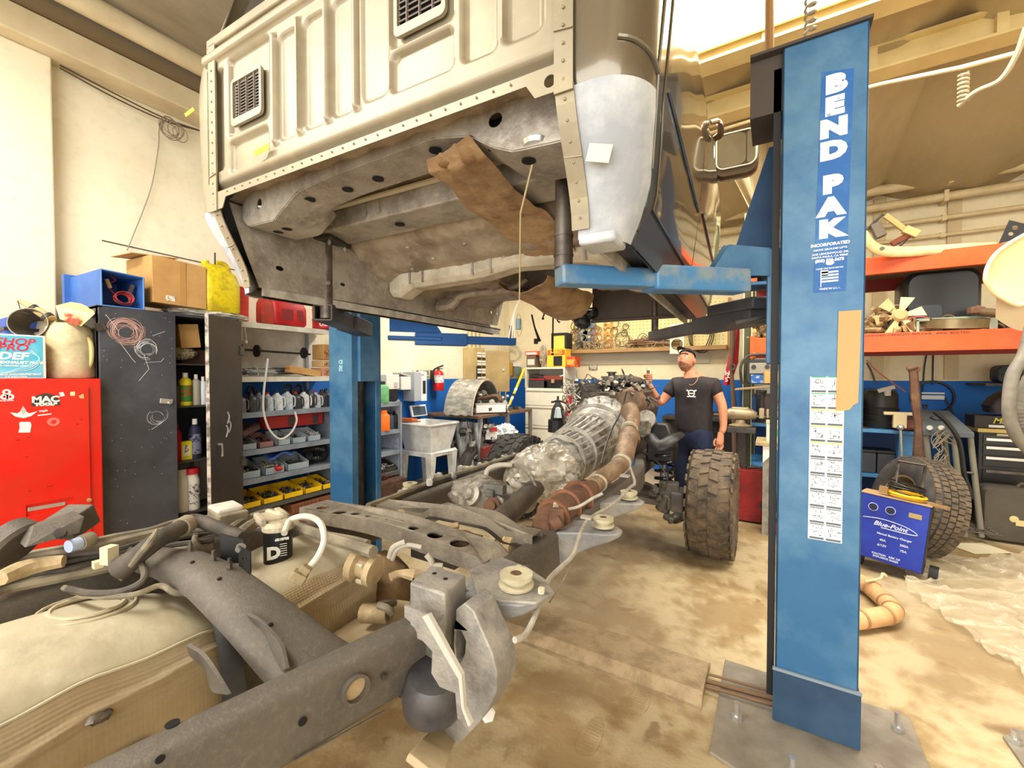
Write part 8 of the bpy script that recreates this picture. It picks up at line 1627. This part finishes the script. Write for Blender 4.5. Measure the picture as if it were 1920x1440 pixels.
for x in (-.11,-.01): cgp('dial',B().cyl((x,-.0,.49),(x,-.022,.49),.017,n=16),black); cgp('dial_ring',B().torus((x,-.002,.49),(0,1,0),.028,.002,20,4),M('dial_marks',(200,210,230)))
cgp('meter',B().box(.09,.16,-.004,0,.475,.51),M('meter_gold',(170,150,100)),bev=.002,sm=False)
pt_=M('print_pale_blue',(206,216,240))
def cgt(s,x,z,sz,bd=.0005,sh=0): 
    o=MX@V(x,-.002,z); ux=(MX.to_3x3()@V(1,0,0)); uz=(MX.to_3x3()@V(0,0,1)); text('charger_print',s,sz,pt_,t,o,ux,uz,.0008,bold=bd,shear=sh)
cgt('Blue-Point',0,.375,.045,.001,.3); cgt('Manual Battery Charger',.03,.305,.020); cgt('40A',-.03,.26,.022); cgt('200A',.09,.26,.022); cgt('6/12V',-.03,.22,.022); cgt('75A',.09,.22,.022); cgt('CAUTION   RISK OF',.0,.15,.018); cgt('EXPLOSIVE GASES',.0,.13,.018)
cgp('logo_swoosh',B().tube([(-.16,-.003,.40),(-.05,-.003,.415),(.08,-.003,.40),(.15,-.003,.365),(.10,-.003,.352),(-.05,-.003,.35)],.003,4,4),pt_)
for s_ in (-1,1): cgp('wheel',B().cyl((s_*.21+.02,.18,.07),(s_*.21+.07,.18,.07),.075,n=20),M('wheel_black',(30,30,32)))
cgp('push_handle',B().tube([(-.02,.2,.58),(-.02,.2,.84),(-.02,.18,.86),(.13,.18,.86),(.13,.2,.84),(.13,.2,.58)],.010,8),steel)
b=B()
for k in range(5): b.torus((.06,.1,.605+k*.006),(rnd.uniform(-.1,.1),rnd.uniform(-.1,.1),1),.10+rnd.uniform(-.01,.01),.006,24,5)
cgp('cable_coil',b,M('cable_yellow',(240,190,30)),kind='stuff')
b=B()
for k in range(6): b.torus((.05,.12,.64+k*.01),(rnd.uniform(-.3,.3),rnd.uniform(-.3,.3),1),.10+rnd.uniform(-.02,.02),.006,24,5)
cgp('black_leads',b,black,kind='stuff'); cgp('lead_clamp',B().cbox((.24,.02,.60),(.10,.03,.02),-.5),M('clamp_tan2',(150,120,80))); cgp('lead_clamp',B().cbox((-.07,.05,.63),(.05,.04,.05)),M('clamp_tan2',(150,120,80)))
# elbow hose
t=thing('duct_elbows','dusty tan segmented duct pipe lying in a bend on the floor','duct',U(1640,1150,Z=0)); dm2=M('duct_tan',(224,180,130),(200,156,108),7,.42,.62,.6)
pts=[U(x,y,Z=.065) for x,y in ((1590,1085),(1622,1095),(1650,1118),(1672,1140),(1668,1152),(1625,1160),(1585,1165))]
P_=smooth_path(pts,4); ob('duct_body',B().tube(P_,.052,16),dm2,t)
for i in (2,6,10,13,17,21):
    if i<len(P_)-1: d=(P_[i+1]-P_[i]).normalized(); ob('duct_band',B().cyl(P_[i]-d*.008,P_[i]+d*.008,.056,n=18),M('band_tan_dark',(170,130,90)),t)
ob('duct_hook',B().tube([U(x,y,Z=.13) for x,y in ((1622,1090),(1650,1085),(1655,1075),(1662,1080))],.008,6,3),M('hook_cream',(216,200,160)),t)
# plastic sheet on the floor
def psh(u,v):
    u=u+.05*noise.noise(V(v*5,1,0)); v=v+.06*noise.noise(V(u*6,4,0)); a=U(1690,1055,Z=0);c=U(1990,1045,Z=0);d=U(1990,1330,Z=0);e=U(1700,1110,Z=0)
    p=(a*(1-u)+c*u)*(1-v)+(e*(1-u)+d*u)*v
    return V(p.x,p.y,.008+.05*(1-min(1,5*abs(noise.noise(V(p.x*2.2+p.y*3,p.y*6-p.x*2,2)))))+.02*(1-min(1,4*abs(noise.noise(V(p.x*5,p.y*14,1))))))
pg=M('clear_film',(226,214,186),rough=.1,alpha=.34)
ob('plastic_sheet',B().grid(psh,170,170),pg,None,label='crumpled clear plastic sheet spread on the floor behind the lift column',cat='plastic sheet',ang=180)
ob('paper_sheet',B().cbox(U(1835,1028,Z=.006),(.34,.22,.003),R(35)),M('paper_dusty',(226,214,182)),None,label='dusty flat paper sheet on the floor beside the truck tyre',cat='paper',sm=False)
t=thing('floor_plate','grey steel floor plate with bolt at the lower right corner','plate',U(1915,1410,Z=0)); ob('plate',B().plate([(p.x,p.y) for p in (U(1880,1385,Z=0),U(1960,1500,Z=0),U(2010,1420,Z=0),U(1935,1370,Z=0))],[],(0,0,.001),(1,0,0),(0,1,0),.012),M('base_plate_grey',(150,142,128)),t,sm=False)
c=U(1903,1392,Z=.012); ob('anchor_bolt',B().cyl(c,c+V(0,0,.02),.022,n=6).cyl(c+V(0,0,.02),c+V(0,0,.05),.012),zinc,t)
t=thing('shoe_print_decal','boot-shaped dried muddy footprint on the concrete near the lift base','footprint',U(1110,1380,Z=0)); mdp=M('mud_print',(150,128,92),(172,148,106),20,.5,.58)
for k,(x0_,y0_) in enumerate(((1108,1380),(1200,1310))):
    c=U(x0_,y0_,Z=.0008); b=B()
    b.tube([c+V(.045*math.cos(a)*(1-.25*math.sin(a)),.11*math.sin(a),0) for a in [i*2*PI/24 for i in range(25)]],.0009,3)
    for q in range(11): b.box(c.x-.03,c.x+.03,c.y-.09+q*.017,c.y-.088+q*.017,.0004,.0012)
    ob('print_marks',b,mdp,t,kind='stuff')
# ================= PERSON =================
def skin(name,pts,edges,rad,mat,parent,sub=2,root=0):
    me=bpy.data.meshes.new(name); o=bpy.data.objects.new(name,me); C.objects.link(o); o.parent=parent; org=ORI[parent.name]; ORI[o.name]=org
    me.from_pydata([Vector(p)-org for p in pts],edges,[])
    md=o.modifiers.new('skin','SKIN'); md.use_smooth_shade=True
    sv=me.skin_vertices[0].data if me.skin_vertices else None
    if sv is None:
        bm=bmesh.new(); bm.from_mesh(me); bm.verts.layers.skin.verify(); bm.to_mesh(me); bm.free(); sv=me.skin_vertices[0].data
    for i,r_ in enumerate(rad): sv[i].radius=(r_ if isinstance(r_,tuple) else (r_,r_)); sv[i].use_root=(i==root)
    s=o.modifiers.new('sub','SUBSURF'); s.levels=sub; s.render_levels=sub
    me.materials.append(mat); return o
skm=M('skin_tone',(216,150,116),(206,136,100),6,.42,.6,.55,0,.05,60); shirt=M('shirt_black',(42,36,40),(54,46,50),8,.42,.6,.85,0,.3,25); jean=M('trousers_navy',(34,46,78),(28,38,66),8,.42,.6,.85,0,.3,25); hairm=M('hair_dark',(60,46,38)); capm=M('cap_black',(24,22,26),rough=.8)
PX=U(1300,760,t=4.35); px0,py0=PX.x,PX.y
man=thing('person','man in black t-shirt, black cap and navy trousers looking up beside the engine','person',(px0,py0,0))
fwd=(CAM-V(px0,py0,0)); fwd.z=0; fwd.normalize(); fwd=(Matrix.Rotation(R(-22),3,'Z')@fwd); rt_=V(-fwd.y,fwd.x,0)  # rt_: picture right
BM=Matrix(((rt_.x,-fwd.x,0,px0),(rt_.y,-fwd.y,0,py0),(0,0,1,0),(0,0,0,1)))  # local x=picture right, y=away, z=up
def L(x,y,z): return BM@V(x,y,z)
S=1.0
# body as one continuous figure (torso, neck, arms, legs)
pts=[L(0,0,.96),L(.0,0,1.12),L(0,.01,1.28),L(0,.01,1.41),L(-.02,.0,1.49),L(-.045,-.01,1.56),
 L(.19,.02,1.405),L(.275,.02,1.19),L(.30,-.02,.98),L(.285,-.05,.93),          # picture-right arm: 6..9
 L(-.185,.0,1.405),L(-.31,-.10,1.19),L(-.345,-.25,1.375),L(-.35,-.27,1.42),    # picture-left arm raised: 10..13
 L(.095,0,.90),L(.105,-.01,.50),L(.11,.02,.10),L(-.095,0,.90),L(-.105,-.01,.50),L(-.11,.02,.10)]
ed=[(0,1),(1,2),(2,3),(3,4),(4,5),(3,6),(6,7),(7,8),(8,9),(3,10),(10,11),(11,12),(12,13),(0,14),(14,15),(15,16),(0,17),(17,18),(18,19)]
rad=[(.165,.125),(.165,.125),(.17,.125),(.115,.09),.075,.070, .062,.048,.034,.030,.062,.050,.036,.031,.095,.065,.048,.095,.065,.048]
skin('body',pts,ed,rad,skm,man,2,0)
# clothing following the body
sh=[L(0,0,.84),L(0,0,1.02),L(0,0,1.16),L(0,.01,1.29),L(0,.01,1.405),L(-.01,.0,1.468),L(.19,.02,1.41),L(.238,.02,1.28),L(-.185,.0,1.41),L(-.255,-.06,1.28)]
skin('t_shirt',sh,[(0,1),(1,2),(2,3),(3,4),(4,5),(4,6),(6,7),(4,8),(8,9)],[(.20,.155),(.195,.155),(.195,.155),(.20,.15),(.13,.10),(.098,.09),.078,.082,.078,.080],shirt,man,2,0)
tr_=[L(0,0,1.04),L(0,0,.88),L(.10,0,.80),L(.11,-.01,.50),L(.112,.02,.08),L(-.10,0,.80),L(-.11,-.01,.50),L(-.112,.02,.08)]
skin('trousers',tr_,[(0,1),(1,2),(2,3),(3,4),(1,5),(5,6),(6,7)],[(.18,.14),(.18,.14),.115,.085,.07,.105,.085,.07],jean,man,2,0)
for s_ in (-1,1): ob('boot',B().tube([L(s_*.11,.06,.05),L(s_*.11,-.03,.055),L(s_*.115,-.16,.04),L(s_*.117,-.20,.035)],[.045,.055,.048,.03],12,4),dark,man)
# head tilted up and turned to picture left
HC=L(-.065,-.03,1.645); tilt=Matrix.Rotation(R(0),3,'X')
hf=(fwd*1.0-rt_*.05).normalized(); up_=V(0,0,1); look=(hf*math.cos(R(26))+up_*math.sin(R(26))); hu=(up_*math.cos(R(26))-hf*math.sin(R(26))); hr_=look.cross(hu).normalized()
def H(x,y,z): return HC+hr_*x+look*y+hu*z   # x: right of face, y: forward, z: up
def headr(d):
    x,y,z=d; rx,ry,rz=.078,.098,.118
    p=V(x*rx,y*ry,z*rz)
    if z<-.1: k=1-.26*min(1,(-z-.1)/.9); p.x*=k; p.y*=(1-.06*(-z))+(.05 if y>0 else -.12)*(-z)
    f=max(0,y)
    p.y+=.020*math.exp(-((x/.16)**2+((z+.12)/.16)**2))*f    # nose
    p.y+=.010*math.exp(-((x/.14)**2+((z-.02)/.2)**2))*f
    p.y-=.010*(math.exp(-(((abs(x)-.36)/.16)**2+((z-.08)/.12)**2)))*f   # eye sockets
    p.y+=.007*math.exp(-(((z-.24)/.10)**2))*f*(1 if abs(x)<.6 else 0)   # brow
    p.y+=.008*math.exp(-((x/.3)**2+((z+.50)/.08)**2))*f   # lips
    p.y+=.012*math.exp(-((x/.3)**2+((z+.85)/.14)**2))*f   # chin
    return p
b=B(); n=28; rs=[]
for i in range(n+1):
    a=PI*i/n; rs.append([H(*headr((math.sin(a)*math.cos(t),math.sin(a)*math.sin(t),-math.cos(a)))) for t in [j*2*PI/48 for j in range(48)]])
head=ob('head',B().rings(rs,False),skm,man,ang=180)
for s_ in (-1,1):
    ob('ear',B().ball(H(s_*.080,-.012,.0),.028,8,(.5,1,1.1)),skm,head); ob('eye',B().ball(H(s_*.030,.082,.010),.012,8),M('eye_white',(220,210,200)),head); ob('iris',B().ball(H(s_*.030,.0925,.011),.005,6),M('iris_dark',(50,34,24)),head)
    ob('eyebrow',B().tube([H(s_*.014,.100,.030),H(s_*.032,.098,.036),H(s_*.052,.084,.030)],.0045,6,3),hairm,head)
ob('mouth',B().tube([H(-.024,.094,-.060),H(0,.102,-.058),H(.024,.094,-.060)],[.003,.006,.003],6,4),M('lips',(170,96,80)),head)
# short beard shadow and hair
bd=M('beard_stubble',(176,120,92),(120,84,64),60,.45,.6,.9)
rs=[]
for i in range(9):
    a=PI*(.08+.26*i/8); rs.append([H(*(headr((math.sin(a)*math.cos(t),math.sin(a)*math.sin(t),-math.cos(a)))*1.012)) for t in [PI*(-.12)+j*PI*1.24/20 for j in range(21)]])
ob('beard',B().rings(rs,False,False),bd,head)
rs=[]
for i in range(8):
    a=PI*(.42+.26*i/7); rs.append([H(*(headr((math.sin(a)*math.cos(t),math.sin(a)*math.sin(t),-math.cos(a)))*1.03)) for t in [PI*1.08+j*PI*.84/16 for j in range(17)]])
ob('hair',B().rings(rs,False,False),hairm,head)
rs=[]
for i in range(11):
    a=PI*(.66+.34*i/10); k=1.06 if i else 1.075
    rs.append([H(*(lambda p:V(p.x*1.08,p.y*1.04,p.z*1.05+.012))(V(.078*math.sin(a)*math.cos(t)*1.04,.098*math.sin(a)*math.sin(t)*1.04,-.118*math.cos(a)))) for t in [j*2*PI/32 for j in range(32)]])
cap_=ob('cap',B().rings(rs,False),capm,man,ang=60)
ob('cap_brim',B().grid(lambda u,v:H(-.072*math.cos(PI*u)*(1-.25*v),0.070+.04*math.sin(PI*u)+.085*v*math.sin(PI*u)**.7,.066+.012*math.sin(PI*u)-.012*v),14,6,.004),capm,cap_,ang=60)
ob('cap_button',B().ball(H(0,0,.140),.007,5),capm,cap_); ob('cap_glasses',B().tube([H(.080,.05,.06),H(.088,.0,.05),H(.086,-.05,.03)],.004,6,3),M('glasses_pale',(206,170,120)),cap_)
ob('neck_tattoo',B().torus(L(.045,-.055,1.525),(.7,-.7,.2),.012,.0016,12,4),M('tattoo_ink',(130,90,80)),man)
# hands
def finger(b,pts,r0=.0095): b.tube(pts,[r0,r0*.98,r0*.9,r0*.72],8,4)
# picture-right hand hanging relaxed
Hd=L(.285,-.05,.93); down=V(0,0,-1); hb2=B(); pa=L(.285,-.055,.90); 
hb2.tube([Hd+V(0,0,.02),pa,L(.283,-.065,.855),L(.280,-.07,.83)],[.030,.036,.040,.034],12,4,sq=.55)
ob('hand',hb2,skm,man)
for k,(o_,ln) in enumerate(((-.030,.062),(-.010,.072),(.011,.068),(.030,.052))):
    base=L(.283+o_*.9,-.068,.835); b=B(); finger(b,[base,base+V(0,0,-ln*.4),base+V(0,0,-ln*.75)-rt_*.006+fwd*.010,base+V(0,0,-ln)-rt_*.012+fwd*.022]); ob('finger',b,skm,man)
b=B(); t0=L(.250,-.07,.885); finger(b,[t0,t0+V(0,0,-.03)-rt_*.012+fwd*.012,t0+V(0,0,-.055)-rt_*.010+fwd*.02,t0+V(0,0,-.07)-rt_*.004+fwd*.024],.011); ob('thumb',b,skm,man)
# picture-left hand holding a small flashlight
W_=L(-.35,-.27,1.42); b=B(); b.tube([W_-V(0,0,.02),W_+V(0,0,.02),W_+V(0,0,.06),W_+V(0,0,.085)],[.031,.036,.040,.034],12,4,sq=.6); ob('hand',b,skm,man)
fl0=W_+V(0,0,.070)+fwd*.032+rt_*.01; flx=thing('flashlight','small metal flashlight with pale lens held up in the raised hand of the man','flashlight',fl0)
ob('torch_body',B().cyl(fl0-V(0,0,.045),fl0+V(0,0,.055),.015,n=14),M('torch_olive',(110,106,60),(60,54,30),20),flx); ob('torch_head',B().lathe([(.015,.055),(.021,.062),(.021,.085),(0,.085)],fl0,(0,0,1),16),M('torch_lens',(230,228,214)),flx)
for k in range(4):
    z=.085-.020*k; p=W_+V(0,0,z)+rt_*.030; b=B(); finger(b,[p,p+fwd*.030+rt_*.006,p+fwd*.052-rt_*.010,p+fwd*.050-rt_*.034]); ob('finger',b,skm,man)
p=W_+V(0,0,.05)-rt_*.028; b=B(); finger(b,[p,p+fwd*.022+V(0,0,.015)-rt_*.006,p+fwd*.045+V(0,0,.028)+rt_*.004,p+fwd*.052+V(0,0,.035)+rt_*.018],.011); ob('thumb',b,skm,man)
ob('wrist_band',B().tube([L(-.322,-.15,1.25),L(-.327,-.17,1.28)],.044,14),M('tattoo_band',(110,84,86)),man,label='dark tattooed band round the raised forearm')
ob('forearm_tattoo',B().tube([L(-.338,-.21,1.31)+rt_*.030,L(-.345,-.25,1.37)+rt_*.028],.012,6,sq=.3),M('tattoo_ink_dark',(60,50,56)),man)
ob('necklace',B().tube([L(-.06,-.06,1.475),L(-.03,-.105,1.43),L(.03,-.12,1.40),L(.07,-.10,1.44),L(.065,-.05,1.485)],.0035,6,4),M('cord_tan',(190,150,110)),man)
# shirt emblem
eo=L(.045,-.162,1.32); ux=rt_; 
b=B().torus(eo,fwd,.030,.005,18,4)
ob('shirt_emblem',b,stw,man,label='round white printed emblem on the shirt chest'); ob('emblem_wings',B().cbox(eo+rt_*.035+V(0,0,.025),(.03,.004,.014),math.atan2(rt_.y,rt_.x),0,R(-30)).cbox(eo-rt_*.035+V(0,0,.025),(.03,.004,.014),math.atan2(rt_.y,rt_.x),0,R(30)).cbox(eo-V(0,0,.032),(.085,.004,.012),math.atan2(rt_.y,rt_.x)).cbox(eo+V(0,0,.0),(.045,.004,.012),math.atan2(rt_.y,rt_.x)),stw,man,sm=False)
